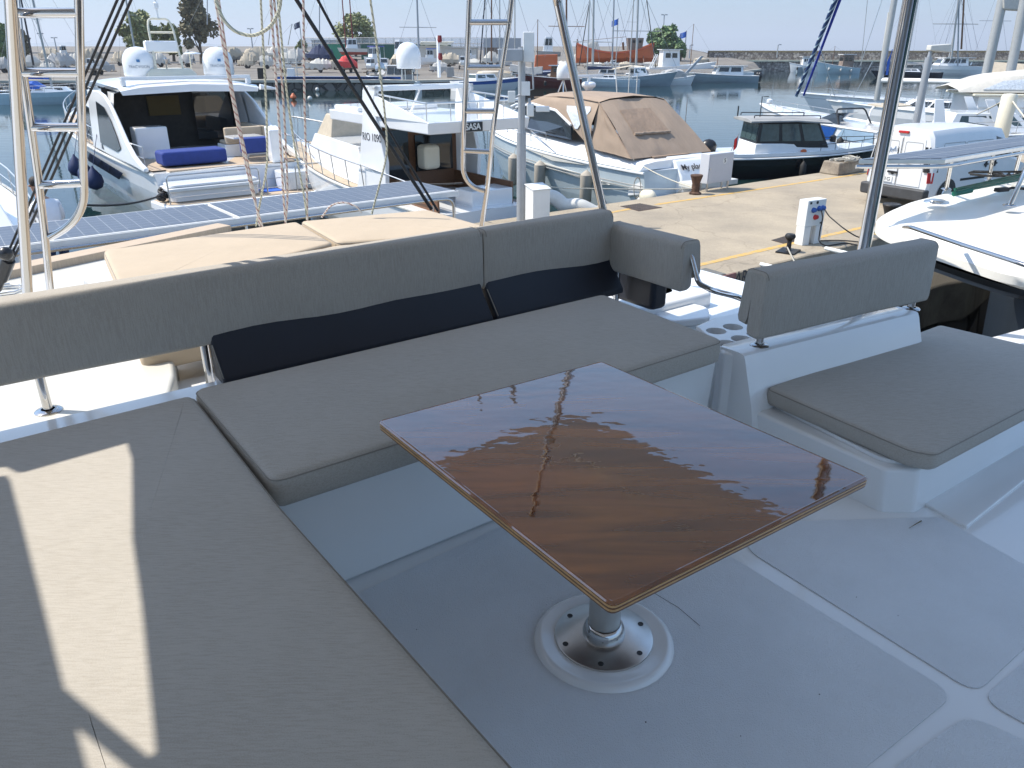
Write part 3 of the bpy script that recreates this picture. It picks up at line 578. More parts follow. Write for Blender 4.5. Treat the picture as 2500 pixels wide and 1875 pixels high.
for c, zz in [(V(105, 888, zd), zd), (pa_, 3.37), (pc_, 3.27)]:
    c = Vector((c.x, c.y, zz))
    m = M(); m.cyl(c, Vector((c.x, c.y, 3.8)), .017, n=16); flange(m, c, .048); m.build('post', chrome, t, smooth=40)
for c in (f0, f1):
    m = M(); m.cyl(c, c+Vector((0, 0, .24)), .0155, n=16); flange(m, c+Vector((0, 0, .002)), .042); m.build('post', chrome, t, smooth=40)
# ------------------------------------------------------------ steel poles that carry the bimini
def pole(pts, r, label, fil=0):
    m = M(); m.tube(pts, r, 16, fil=fil); return tag(m.build('bimini_pole', chrome, smooth=60), label, 'pole', 'steel poles holding up the sun awning')
pole([D(60*K, 640*K, 3.35)-Vector((0, 0, .45))+Vector((.01, 0, 0)), D(60*K, 640*K, 3.35), D(22*K, -10, 3.05), D(5*K, -250, 2.6)], .0215, 'polished steel pole at the far left beside the ladder')
c2 = PL(1311*K, 500*K, cp+E2*.06, E2); foot = Vector((c2.x, c2.y, c2.z))
pole([foot-Vector((0, 0, .5)), foot+Vector((0, 0, .02)), D(1203*K, -4, foot.y-.25), D(1165*K, -170, foot.y-.6)], .021, 'polished steel pole rising from the corner of the bench', fil=.03)
r0p = D(1862*K, 560*K, 4.2); pole([r0p-Vector((0, 0, .6)), r0p, D(1968*K, -6, 3.9), D(2010*K, -260, 3.5)], .034, 'thick steel pole behind the right backrest')
# ------------------------------------------------------------ ladders to the roof
def ladder(lp, rp, bend, rungs, y, r, rr, label, y1=None):
    t = thing('ladder', D(lp[-1][0]*K, lp[-1][1]*K, y), label, 'ladder', group='polished steel ladders beside the aft deck')
    def W(p): return D(p[0]*K, p[1]*K, y+(p[1]-300)*.0006)
    m = M(); m.tube([W(p) for p in lp], r, 12); m.build('side_rail', chrome, t, smooth=60)
    m = M(); m.tube([W(p) for p in rp]+[W(p) for p in bend], r, 12, fil=.0); m.build('side_rail', chrome, t, smooth=60)
    for a, b in rungs:
        m = M(); m.tube([W(a), W(b)], rr, 14); m.build('rung', chrome, t, smooth=60)
def bez(p0, p1, p2, n=8): return [((1-t)**2*p0[0]+2*t*(1-t)*p1[0]+t*t*p2[0], (1-t)**2*p0[1]+2*t*(1-t)*p1[1]+t*t*p2[1]) for t in [i/n for i in range(n+1)]]
ladder([(12, -140), (25, 0), (36, 75), (56, 200), (82, 380), (96, 500), (112, 660), (118, 740)], [(163, -140), (170, 0), (174, 180), (180, 370), (182, 415)], bez((182, 415), (182, 480), (108, 512)),
       [((30, 28), (168, 28)), ((48, 157), (172, 157)), ((66, 275), (174, 275)), ((88, 400), (178, 395))], 3.3, .0165, .0175, 'polished steel ladder on the left in front of the white motor yacht')
ladder([(1112, -60), (1105, 0), (1098, 60), (1080, 170), (1064, 290), (1052, 410), (1040, 490), (1036, 520)], [(1020, -60), (1014, 0), (1008, 150), (1001, 290), (1000, 350)], bez((1000, 350), (998, 402), (1046, 412)),
       [((1012, 48), (1104, 48)), ((1009, 146), (1086, 146)), ((1005, 240), (1072, 240)), ((1002, 325), (1060, 328))], 5.2, .0165, .0165, 'polished steel ladder in the middle in front of the small flybridge yacht')

# ------------------------------------------------------------ table
zt = FL+.645
tc_ = [V(1322, 1308, zt), V(815, 908, zt), V(1300, 779, zt), V(1880, 1030, zt)]
T0 = thing('table', TB, 'varnished wooden table on a single metal leg in the middle of the deck', 'table')
rp_ = rpoly(tc_, .018, 4)
m = M(); m.loft([[Vector((q.x, q.y, z)) for q in inset(rp_, d)] for d, z in ((.001, zt-.007), (0, zt-.004), (.003, zt-.001), (.007, zt), (.009, zt-.0003))]); top = m.build('table_top', ply, T0, smooth=4)
for i in range(4):
    m = M(); d_ = .001 if i % 2 else .0; m.prism(inset(rp_, d_), zt-.007-.0045*(i+1), zt-.007-.0045*i); m.build('plywood_layer', ply_l if i % 2 == 0 else ply_d, top)
base_z = FL+.0187
m = M(); m.cyl((TB.x, TB.y, base_z+.02), (TB.x, TB.y, zt-.026), .046, n=32); m.build('column', alu, T0, smooth=40)
m = M(); m.lathe([(.062, 0), (.062, .014), (.058, .030), (.051, .042), (.048, .044), (.047, .040)], (TB.x, TB.y, base_z+.009), 36); m.build('collar', chrome, T0, smooth=40)
m = M(); m.lathe([(.143, 0), (.143, .006), (.141, .0075), (.07, .012), (.052, .013)], (TB.x, TB.y, base_z), 64); bp_ = m.build('base_plate', steel, T0, smooth=40)
for k_ in range(6):
    a = math.radians(20+60*k_); m = M(); m.lathe([(.0085, 0), (.0085, .0012), (.006, .0008), (.0, .0008)], (TB.x+.122*math.cos(a), TB.y+.122*math.sin(a), base_z+.0088), 12); m.build('screw', dark, T0)
m = M(); m.prism([(TB.x-.09, TB.y-.09), (TB.x+.09, TB.y-.09), (TB.x+.09, TB.y+.09), (TB.x-.09, TB.y+.09)], zt-.031, zt-.0251); m.build('mounting_plate', steel, T0)

# ------------------------------------------------------------ awning overhead (outside the frame, shades the deck and shows in the varnish)
AZ = 5.17
c0a = Vector((.47, 4.98, AZ))
EW = Vector((math.cos(math.radians(38.3)), math.sin(math.radians(38.3)), 0))
outer = rpoly([c0a, c0a-EW*6.2, c0a-EW*6.2-E2*6.2, c0a-E2*6.2+E1*.25], .25, 5)
sh_ = SUNV*((AZ-3.6)/SUNV.z)
def hole(px): return [Vector((q.x, q.y, 0)) for q in [V(x, y, 3.6)+sh_ for x, y in px]]  # awning openings shaped to drop the sun patches on the left seat cushion
FK = 2212/2500; h1 = hole([(x*FK, y*FK) for x, y in ((-130, 1160), (14, 1140), (41, 1154), (60, 1153), (310, 1082), (313, 1094), (322, 1121), (323, 1316), (345, 1475), (380, 1839), (364, 1847), (158, 1680), (53, 1274), (26, 1174), (16, 1161), (-130, 1180))]); h2 = hole([(x*FK, y*FK) for x, y in ((187, 1778), (360, 1915), (330, 1960), (222, 1905))])
bm = bmesh.new(); es = []
sh3 = SUNV*((AZ-3.925)/SUNV.z); h3 = [Vector((q.x, q.y, 0)) for q in [V(x, y, 3.925)+sh3 for x, y in ((-160, 560), (70, 560), (100, 640), (60, 690), (-160, 720))]]
for lp in (outer, h1, h2):
    vs = [bm.verts.new((q.x, q.y, AZ)) for q in lp]; es += [bm.edges.new((vs[i-1], vs[i])) for i in range(len(vs))]
bmesh.ops.triangle_fill(bm, edges=es, use_beauty=True)
bmesh.ops.recalc_face_normals(bm, faces=bm.faces)
me = bpy.data.meshes.new('awning'); bm.to_mesh(me); bm.free(); 
awm = mat('taupe awning canvas', (.09, .075, .06), .9, var=.05); t, N, L, b = nodes(awm); tr = N.new('ShaderNodeBsdfTranslucent'); tr.inputs[0].default_value = (.53, .56, .60, 1); mxs = N.new('ShaderNodeMixShader'); mxs.inputs[0].default_value = .19
L.new(b.outputs[0], mxs.inputs[1]); L.new(tr.outputs[0], mxs.inputs[2]); L.new(mxs.outputs[0], N['Material Output'].inputs[0]); me.materials.append(awm)
ao = bpy.data.objects.new('awning', me); scene.collection.objects.link(ao); tag(ao, 'taupe sun awning stretched over the deck on steel poles', 'awning')

AF = thing('streak_tubes', (c0a.x, c0a.y, AZ-.08), 'unseen thin white tubes added under the awning to streak the table reflection', 'tubes')  # out of view, added so their reflections streak the tabletop
zf = AZ-.07; zmf = 2*zt-zf
def mir(x, y): q = V(x, y, zmf); return Vector((q.x, q.y, zf))
for a_, b_ in (((1245, 985), (1530, 1186)), ((1110, 1030), (1255, 984))):
    a_, b_ = mir(*a_), mir(*b_); m = M(); m.tube([a_, b_], .009, 8); m.build('tube', pcb, AF, smooth=60)
# ------------------------------------------------------------ boats: shared builders (local frame: x forward, y to port, z up from the water)
class Hull:
    def __init__(s, L, B, hs, hb, trans=.86, full=2.0, rake=.9, flare=.16, mx=.38, bulb=1.0):
        s.L, s.B, s.hs, s.hb, s.trans, s.full, s.rake, s.flare, s.mx = L, B, hs, hb, trans, full, rake, flare, mx
    def half(s, f): return max(.012, s.B/2*((s.trans+(1-s.trans)*math.sin(math.pi/2*f/s.mx)) if f < s.mx else (1-((f-s.mx)/(1-s.mx))**s.full)))
    def z(s, f): return s.hs+(s.hb-s.hs)*f**1.7
    def p(s, f, side=1, ins=0, dz=0): return Vector((f*s.L, side*max(0, s.half(f)-ins), s.z(f)+dz))
    def ring(s, f):
        h = s.half(f); z = s.z(f); R = s.rake*f**3; out = []
        for k, zz, rk in ((1, z, 0), (1-s.flare*.25, z*.62, .38), (1-s.flare*.7-.1*f, z*.22, .75), (1-s.flare-.22*f, -.05, .98), (.55*(1-f*.5), -.42, 1.25), (0, -.6, 1.35)):
            out.append(Vector((f*s.L-R*rk, max(0, h*k) if k else 0, zz)))
        return out+[Vector((q.x, -q.y, q.z)) for q in out[-2::-1]]
def add_hull(root, H, mt, deck=None, low=None, n=18, rub=None, name='hull', stripe=None):
    m = M(); r = [H.ring(i/n) for i in range(n+1)]; k = len(r[0])
    for i in range(n):
        for j in range(k-1):
            m.m = 1 if (low and j in (3, 4, 5, 6)) else (2 if stripe and j in (0, k-2) else 0)
            m.add([r[i][j], r[i][j+1], r[i+1][j+1], r[i+1][j]], [[0, 1, 2, 3]])
    m.m = 0; m.add(r[0], [list(range(k))])
    bm_ = m.build(name, [mt, low or mt, stripe or mt], root, local=True, smooth=35)
    m = M(); vs = []; 
    for i in range(n+1):
        a = H.p(i/n, 1, .05, -.04); b = H.p(i/n, -1, .05, -.04); vs += [a, (a+b)/2+Vector((0, 0, .03+.02*H.B*.3)), b]
    m.add(vs, [[i*3+j, i*3+j+1, i*3+j+4, i*3+j+3] for i in range(n) for j in (0, 1)]); m.build('deck', deck or gel, root, local=True, fix=True)
    if rub:
        m = M()
        for sd in (1, -1): m.tube([H.p(i/n, sd, -.015, -.05) for i in range(n+1)], .035, 6)
        m.build('rub_rail', rub, root, local=True)
def add_rail(root, H, f0, f1, h=.6, n=7, both=True, mid=True, r=.016, ins=.1, mt=None, lean=.0, name='guardrail'):
    m = M()
    for sd in ((1, -1) if both else (1,)):
        pts = [H.p(f0+(f1-f0)*i/n, sd, ins-lean) for i in range(n+1)]; bs = [H.p(f0+(f1-f0)*i/n, sd, ins) for i in range(n+1)]
        up = [q+Vector((0, 0, h)) for q in pts]; m.tube(up, r, 6)
        if mid: m.tube([q+Vector((0, 0, h*.5)) for q in pts], r*.6, 5)
        for q, u in zip(bs, up): m.cyl(q, u, r*.8, n=6)
    if f1 > .97: m.tube([H.p(f1, 1, ins-lean)+Vector((0, 0, h)), H.p(1, 1, 0)+Vector((.12, 0, h)), H.p(f1, -1, ins-lean)+Vector((0, 0, h))], r, 6)
    return m.build(name, mt or steel, root, local=True)
def house(root, xs, ws, zs, mt, name='cabin', cap=.06, bev=.04):
    """lofted cabin: xs = (x0,x1) bottom and top, ws half widths, zs heights"""
    (a0, a1), (b0, b1) = xs; (wa0, wa1), (wb0, wb1) = ws; z0, z1 = zs
    m = M(); m.frus([(a0, wa0, z0), (a1, wa1, z0), (a1, -wa1, z0), (a0, -wa0, z0)], [(b0, wb0, z1), (b1, wb1, z1), (b1, -wb1, z1), (b0, -wb0, z1)]); return m.build(name, mt, root, local=True, bevel=bev)
def pane(root, q, mt=None, th=.012, name='window'):
    m = M(); m.slab(q, th); q = [Vector(p_) for p_ in q]; m.slab(q, -th); return m.build(name, mt or glass_d, root, local=True)
def side_windows(root, xs, ws, zs, n, mt=None, f0=.08, f1=.92, v0=.35, v1=.85, gap=.04, front=True, back=False, sides=(1, -1)):
    (a0, a1), (b0, b1) = xs; (wa0, wa1), (wb0, wb1) = ws; z0, z1 = zs
    def S(f, v, sd): 
        x = (a0+(a1-a0)*f)*(1-v)+(b0+(b1-b0)*f)*v; w_ = (wa0+(wa1-wa0)*f)*(1-v)+(wb0+(wb1-wb0)*f)*v; return Vector((x, sd*(w_+.004), z0+(z1-z0)*v))
    for sd in sides:
        for i in range(n):
            a = f0+(f1-f0)*i/n+gap/2; b = f0+(f1-f0)*(i+1)/n-gap/2; pane(root, [S(a, v0, sd), S(b, v0, sd), S(b, v1, sd), S(a, v1, sd)], mt)
    for on, f, e in ((front, 1, .01), (back, 0, -.01)):
        if on:
            A = lambda v, t: Vector(((a0+(a1-a0)*f)*(1-v)+(b0+(b1-b0)*f)*v+e, t*((wa1 if f else wa0)*(1-v)+(wb1 if f else wb0)*v), z0+(z1-z0)*v))
            for t0, t1 in ((-.92, -.34), (-.3, .3), (.34, .92)): pane(root, [A(v0, t0), A(v0, t1), A(v1, t1), A(v1, t0)], mt)
def fenders(root, H, fs, mt=None, r=.11, l=.6, side=1, group=None):
    for f in fs:
        q = H.p(f, side, -.10); m = M(); zc = q.z*.45
        m.lathe([(.02, -l/2-.05), (r*.7, -l/2), (r, -l/2+.08), (r, l/2-.08), (r*.6, l/2), (.03, l/2+.06)], (q.x, q.y+side*.04, zc), 12)
        m.cyl((q.x, q.y+side*.04, zc+l/2), H.p(f, side, .02), .008, n=5); m.build('fender', mt or fend, root, local=True, smooth=40)
def dome(root, c, r, h, mt=None, base=True, nm='satellite_dome'):
    m = M(); m.lathe([(r*.86, 0), (r*.93, .02), (r*.93, h*.12)], c, 28); b_ = m.build('dome_base', hull_gr, root, local=True) if base else None
    m = M(); m.lathe([(r*.95, h*.10), (r, h*.14), (r, h*.5), (r*.97, h*.62), (r*.86, h*.77), (r*.66, h*.9), (r*.4, h*.97), (.01, h)], c, 32); return m.build(nm, mt or gel, root, local=True, smooth=50)
def mast(root, x, z0, zt, r=.07, mt=None, spr=(), boom=None, y=0, stays=(), lean=0, cover=None, name='mast'):
    m = M(); top = Vector((x+lean, y, zt)); m.cyl((x, y, z0), top, r, r*.8, n=8); ms = m.build(name, mt or alu, root, local=True)
    if spr:
        m = M()
        for zf, wd in spr: c = Vector((x+lean*(zf-z0)/(zt-z0), y, zf)); m.cyl(c+Vector((0, -wd, .03)), c+Vector((0, wd, .03)), .022, n=6)
        m.build('spreader', mt or alu, root, local=True)
    if boom:
        m = M(); m.cyl((x, y, boom[1]), (x-boom[0], y, boom[1]+.05), .06, n=8); m.build('boom', mt or alu, root, local=True)
        if cover:
            m = M(); m.loft([[(x-boom[0]*t_, y+.13*math.cos(a)*s_, boom[1]+.15+.16*math.sin(a)*s_) for a in [2*math.pi*k/8 for k in range(8)]] for t_, s_ in ((.02, 1.5), (.3, 1.25), (.7, 1), (.98, .5))]); m.build('sail_cover', cover, root, local=True, smooth=60)
    if stays:
        m = M()
        for q in stays: m.cyl(q, top if len(q) < 4 else Vector((x, y, q[3])), .008, n=4) if len(q) < 4 else m.cyl(q[:3], Vector((x, y, q[3])), .008, n=4)
        m.build('rigging', dark, root, local=True)
def boat(name, s_loc, hd, label, cat, group=None): return thing(name, s_loc, label, cat, math.radians(hd), group)
def sail_boat(u, v, hd, L, B, label, mt, deck=None, mh=14, cover=None, low=None, sprayhood=None, spr=True, z=0, mx=.55, loc=None, stripe=None, group='sailing boats moored across the harbour', stay_r=True, rails=True, wr=.07, hs=.95, hb=1.3):
    o = boat('sailing_boat', loc or P(u, v, 0), hd, label, 'sailing boat', group); H = Hull(L, B, hs, hb, .66, 1.7, L*.11, .12, .42)
    add_hull(o, H, mt, deck or gel, low, rub=None, stripe=stripe)
    house(o, ((L*.32, L*.68), (L*.36, L*.62)), ((B*.30, B*.2), (B*.26, B*.15)), (1.0, hs+.55), gel); side_windows(o, ((L*.32, L*.68), (L*.36, L*.62)), ((B*.30, B*.2), (B*.26, B*.15)), (1.0, hs+.55), 3, v0=.45, front=False)
    top = hs+mh
    mast(o, L*mx, 1.2, top, wr, None, ((top*.55, B*.33), (top*.78, B*.25)) if spr else (), (L*.36, hs+1.25), stays=[(L*.99, 0, hb+.1), (0, 0, hs+.3), (L*mx-.2, B*.46, hs), (L*mx-.2, -B*.46, hs)], cover=cover or cv_gr)
    if rails: add_rail(o, H, .02, .98, .6, 8, r=.012)
    m = M(); m.tube([(L*.12, -B*.15, hs+.0), (L*.12, -B*.15, hs+.5), (L*.12, B*.15, hs+.5), (L*.12, B*.15, hs)], .02, 6); m.lathe([(.3, -.01), (.32, 0), (.3, .01)], (L*.14, 0, hs+.45), 16, (1, 0, .3)); m.build('steering_wheel', steel, o, local=True)
    if sprayhood:
        m = M(); m.loft([[(L*.28+x, y_, hs+.35+z_) for y_, z_ in ((-B*.3, 0), (-B*.28, .5), (-B*.15, .68), (B*.15, .68), (B*.28, .5), (B*.3, 0))] for x in (0, .7)]+[[(L*.28+1.3, y_, hs+.4+z_*.3) for y_, z_ in ((-B*.3, 0), (-B*.28, .5), (-B*.15, .68), (B*.15, .68), (B*.28, .5), (B*.3, 0))]]); m.build('sprayhood', sprayhood, o, local=True)
    return o, H
# ------------------------------------------------------------ motor yacht on the left
Y = boat('motor_yacht', ST(-5.35, 9.2), 128, 'large white motor yacht with two satellite domes on its roof and an open stern cockpit', 'motor yacht')
H = Hull(19.5, 5.0, 1.55, 2.5, .93, 2.3, 1.6, .14, .42); add_hull(Y, H, gel, gel, None, rub=gel_d)
m = M(); m.prism([(-1.15, 2.45), (-1.35, 2.0), (-1.35, -2.0), (-1.15, -2.45), (.05, -2.55), (.05, 2.55)], .62, .86); m.build('swim_platform', gel, Y, local=True, bevel=.05)
m = M(); m.prism([(-1.05, 2.35), (-1.22, 1.9), (-1.22, -1.9), (-1.05, -2.35), (.0, -2.45), (.0, 2.45)], .862, .872); m.build('teak_deck', teak, Y, local=True)
for sd in (1, -1):
    m = M(); m.loft([[H.p(.03+.75*i/8, sd, a, .012) for a in (.12, .62)] for i in range(9)], closed=False, cap0=False, cap1=False); m.build('side_deck', teak, Y, local=True)
# cockpit well and aft bulkhead opening
m = M(); m.prism([(.25, 1.85), (.25, -1.85), (5.2, -1.85), (5.2, 1.85)], 1.50, 1.575); m.build('cockpit_floor', teak, Y, local=True)
rb = [(4.2, 2.02, 1.5), (12.2, 1.35, 2.2), (12.2, -1.35, 2.2), (4.2, -2.02, 1.5)]
m = M(); m.loft([[(4.15, y, z) for y, z in ((2.05, 1.5), (2.0, 2.6), (1.85, 3.45), (1.2, 3.62), (-1.2, 3.62), (-1.85, 3.45), (-2.0, 2.6), (-2.05, 1.5))], [(7.5, y, z) for y, z in ((2.1, 1.6), (2.02, 2.8), (1.7, 3.55), (1.1, 3.7), (-1.1, 3.7), (-1.7, 3.55), (-2.02, 2.8), (-2.1, 1.6))], [(10.6, y, z) for y, z in ((1.9, 1.9), (1.8, 2.6), (1.5, 3.05), (.9, 3.2), (-.9, 3.2), (-1.5, 3.05), (-1.8, 2.6), (-1.9, 1.9))], [(14, y, z) for y, z in ((.9, 2.25), (.8, 2.4), (.7, 2.45), (.4, 2.5), (-.4, 2.5), (-.7, 2.45), (-.8, 2.4), (-.9, 2.25))]], cap0=False); m.build('superstructure', gel, Y, local=True, smooth=35)
m = M(); m.box(4.6, 9, -1.95, 1.95, 1.5, 1.58); m.box(5.2, 5.3, -1.95, 1.95, 1.5, 3.6); m.build('saloon', inter, Y, local=True)  # near-black colour stands in for the dimness inside the saloon
pane(Y, [(4.95, -1.78, 1.9), (4.95, -.5, 1.9), (4.95, -.5, 3.4), (4.95, -1.7, 3.4)], glass_d, name='saloon_door')
m = M(); m.box(5.1, 5.18, -.1, .9, 2.7, 3.3); m.build('yellow_panel', mat('ochre panel', (.07, .045, .006), .8), Y, local=True)
# swept wings each side of the cockpit
for sd in (1, -1):
    m = M(); pr = [(6.6, 3.5), (5.0, 3.52), (4.3, 3.42), (3.6, 3.15), (2.9, 2.72), (2.2, 2.25), (1.5, 1.92), (.9, 1.76), (.4, 1.68), (.4, 1.55), (1.6, 1.6), (3.6, 1.62), (6.6, 1.7)]
    m.loft([[(x, sd*(2.12-(z-1.5)*.06), z) for x, z in pr], [(x, sd*(2.26-(z-1.5)*.08), z) for x, z in pr]]); m.build('cockpit_wing', gel, Y, local=True, bevel=.05)
    m = M(); m.slab([(x, sd*(2.29-(z-1.5)*.08), z) for x, z in ((5.3, 3.2), (4.3, 3.08), (3.6, 2.75), (3.0, 2.3), (2.7, 2.0), (3.2, 1.86), (5.3, 1.95))], .012*sd); m.build('side_window', glass_d, Y, local=True)
    m = M(); q = [Vector((5.0, sd*2.25, 1.75)), Vector((8.4, sd*2.13, 1.95)), Vector((7.4, sd*2.08, 2.95)), Vector((5.8, sd*2.14, 2.85))]; m.slab(q, .03*sd); m.build('side_window', glass_d, Y, local=True)
    m = M(); m.slab([Vector((9.0, sd*2.06, 2.1)), Vector((11.6, sd*1.72, 2.3)), Vector((10.2, sd*1.78, 2.75)), Vector((8.2, sd*2.0, 2.8))], .03*sd); m.build('side_window', glass_d, Y, local=True)
    m = M(); m.slab([H.p(.16, sd, -.02, -.35), H.p(.42, sd, -.02, -.25), H.p(.40, sd, .02, -.62), H.p(.2, sd, .02, -.65)], .02*sd); m.build('hull_window', glass_d, Y, local=True)
for ch in Y.children:
    if ch.name.split('.')[0] in ('superstructure', 'cockpit_wing', 'side_window', 'saloon'):
        for v_ in ch.data.vertices: v_.co.y = v_.co.y*1.05+.12
# roof overhang with rails
m = M(); m.loft([[(x, y, z) for y, z in ((2.05, a-.16), (2.1, a-.05), (1.5, a+.05), (0, a+.11), (-1.5, a+.05), (-2.1, a-.05), (-2.05, a-.16), (0, a-.10))] for x, a in ((3.1, 3.60), (3.3, 3.68), (6.5, 3.78), (9.6, 3.62))]); m.build('roof', gel, Y, local=True, smooth=40)
m = M(); m.box(3.35, 3.55, -1.95, 1.95, 3.84, 3.94)
for y in (-1.9, 1.9): m.box(3.35, 3.55, y-.06, y+.06, 3.68, 3.86)
m.build('roof_beam', gel, Y, local=True, bevel=.015)
m = M(); m.cyl((3.0, -2.1, 3.58), (3.0, -2.65, 3.50), .09, .03); m.build('side_light', gel, Y, local=True)
for y in (.82, -1.72):
    d_ = dome(Y, (5.6, y, 3.80), .50, .98)
    a = math.radians(222-125); c_ = Vector((5.6, y, 3.80))
    fc = Vector((-1, .28 if y > 0 else .22, 0)).normalized(); rd = Vector((-fc.y, fc.x, 0)).cross(Vector((0, 0, 1))) if 0 else Vector((fc.y, -fc.x, 0))
    rd = Vector((0, 0, 1)).cross(fc).normalized()
    o_ = text('TRACVISION', 'lettering', inkg, Y, face_mat(c_+fc*.503+Vector((0, 0, .38)), rd, (0, 0, 1)), .115)
    for v_ in o_.data.vertices:                                   # wrap the lettering round the dome
        q = v_.co-c_; t_ = q.dot(rd)/.503; h_ = q.z; v_.co = c_+(fc*math.cos(t_)+rd*math.sin(t_))*.504; v_.co.z = c_.z+h_
    m = M(); m.slab([c_+fc*.505+rd*x+Vector((0, 0, z)) for x, z in ((-.05, .52), (.05, .52), (.05, .60), (-.05, .60))], .004); m.build('badge', inkb, Y, local=True)
m = M(); m.loft([[(4.9+x, y*w_, z) for x, y, z in ((0, .7, 0), (1.6, .7, 0), (1.6, -.7, 0), (0, -.7, 0))] and [Vector((4.9+x*sx+ox, y*w_, z0)) for x, y in ((0, .75), (1.5, .75), (1.5, -.75), (0, -.75))] for z0, w_, sx, ox in ((3.78, 1.1, 1.1, 0), (4.0, 1, 1, .1), (4.12, .8, .8, .2))]); m.build('mast_base', gel_c, Y, local=True, bevel=.03)
m = M(); m.tube([(5.2, .42, 4.1), (5.5, .38, 5.35), (5.6, .30, 5.6), (5.6, -.30, 5.6), (5.5, -.38, 5.35), (5.2, -.42, 4.1)], .035, 8, fil=.12)
m.tube([(5.5, .38, 5.2), (5.5, -.38, 5.2)], .03, 6); m.tube([(5.4, .4, 4.62), (5.4, -.4, 4.62)], .03, 6); m.tube([(5.9, -.9, 4.0), (5.9, -.9, 4.55)], .02, 6); m.build('radar_arch', gel_c, Y, local=True)
m = M(); m.cbox((5.45, .1, 4.78), (.3, 1.0, .34)); m.build('radar', gel, Y, local=True, bevel=.05)
m = M(); m.lathe([(.01, -.02), (.28, 0), (.26, .03), (.02, .07)], (5.9, -1.0, 4.55), 20); m.cyl((5.6, 0, 5.6), (5.6, 0, 6.2), .03); m.lathe([(.07, 0), (.08, .15), (.02, .2)], (5.6, 0, 5.9), 12); m.build('antenna', gel, Y, local=True)
m = M(); m.lathe([(.07, -.1), (.08, .05), (.03, .1)], (5.1, .12, 4.35), 10); m.cyl((5.1, .12, 3.9), (5.1, .12, 4.3), .02); m.build('horn', chrome, Y, local=True)
# cockpit furniture
m = M(); m.box(.75, 1.55, .0, 1.85, 1.62, 2.02); m.build('sun_cushion', blue_c, Y, local=True, bevel=.08)
m = M(); m.box(3.3, 3.95, .9, 1.85, 1.57, 2.5); m.build('wet_bar', gel, Y, local=True, bevel=.05)
m = M(); m.box(2.2, 2.9, -1.75, -.5, 1.95, 2.05); m.box(2.2, 2.4, -1.75, -.5, 2.0, 2.45); m.box(2.2, 4.0, -1.85, -1.6, 2.0, 2.45); m.build('sofa', sand, Y, local=True, bevel=.05)
m = M(); m.box(2.2, 2.95, -1.8, -.45, 1.57, 1.95); m.build('sofa_base', gel, Y, local=True, bevel=.03)
m = M(); m.box(1.2, 2.0, -1.35, -.4, 2.20, 2.25); m.cyl((1.6, -.9, 1.57), (1.6, -.9, 2.2), .05); m.build('cockpit_table', gel, Y, local=True)
m = M(); m.box(.75, 1.1, -1.75, -.5, 1.8, 2.25); m.build('seat_back', blue_c, Y, local=True, bevel=.06)
m = M(); m.frus([(.2, -1.15, 1.55), (.55, -1.15, 1.55), (.55, -1.5, 1.55), (.2, -1.5, 1.55)], [(.1, -1.1, 2.5), (.5, -1.1, 2.6), (.5, -1.5, 2.6), (.1, -1.5, 2.5)]); m.build('passerelle_post', gel, Y, local=True, bevel=.03)
m = M(); m.prism(rpoly([(-.9, 2.2), (-.05, 2.2), (-.05, -.25), (-.9, -.25)], .2), .88, 1.34); m.prism(rpoly([(-.98, 2.28), (-.0, 2.28), (-.0, -.32), (-.98, -.32)], .2), 1.16, 1.26); m.build('transom_garage', gel, Y, local=True, bevel=.03)
m = M(); m.prism(rpoly([(-.9, -1.0), (-.05, -1.0), (-.05, -2.1), (-.9, -2.1)], .2), .88, 1.40); m.build('transom_garage', gel, Y, local=True, bevel=.03)
m = M(); m.prism([(-.75, -.42), (-.1, -.42), (-.1, -.98), (-.75, -.98)], .875, .89); m.build('blue_mat', cv_bl, Y, local=True)
for y0, y1 in ((2.3, -.2), (-.4, -.95), (-1.3, -2.15)):
    m = M(); m.tube([(-1.05, y0, .87), (-1.05, y0, 1.62), (-1.05, y1, 1.62), (-1.05, y1, .87)], .02, 6, fil=.1); m.tube([(-1.05, y0, 1.3), (-1.05, y1, 1.3)], .012, 5); m.tube([(-1.05, y0, 1.05), (-1.05, y1, 1.05)], .012, 5); m.build('stern_rail', steel, Y, local=True)
add_rail(Y, H, .05, .98, .62, 14, mid=True, r=.018, ins=.08)
m = M(); [m.ball((-.55, 2.35, 1.0+.05*k), .11, 8) for k in range(2)]; m.build('rope_coil', rope_b, Y, local=True)
for f_, mt_ in ((.30, fend_n), (.36, fend_n), (.44, fend_n)):
    q = H.p(f_, 1, -.30, -.9); m = M(); m.lathe([(.02, .42), (.06, .34), (.24, .1), (.28, -.1), (.2, -.28), (.02, -.36)], q, 16); m.cyl(q+Vector((0, 0, .3)), H.p(f_, 1, .05, .5), .01, n=5); m.build('fender', mt_, Y, local=True, smooth=60)

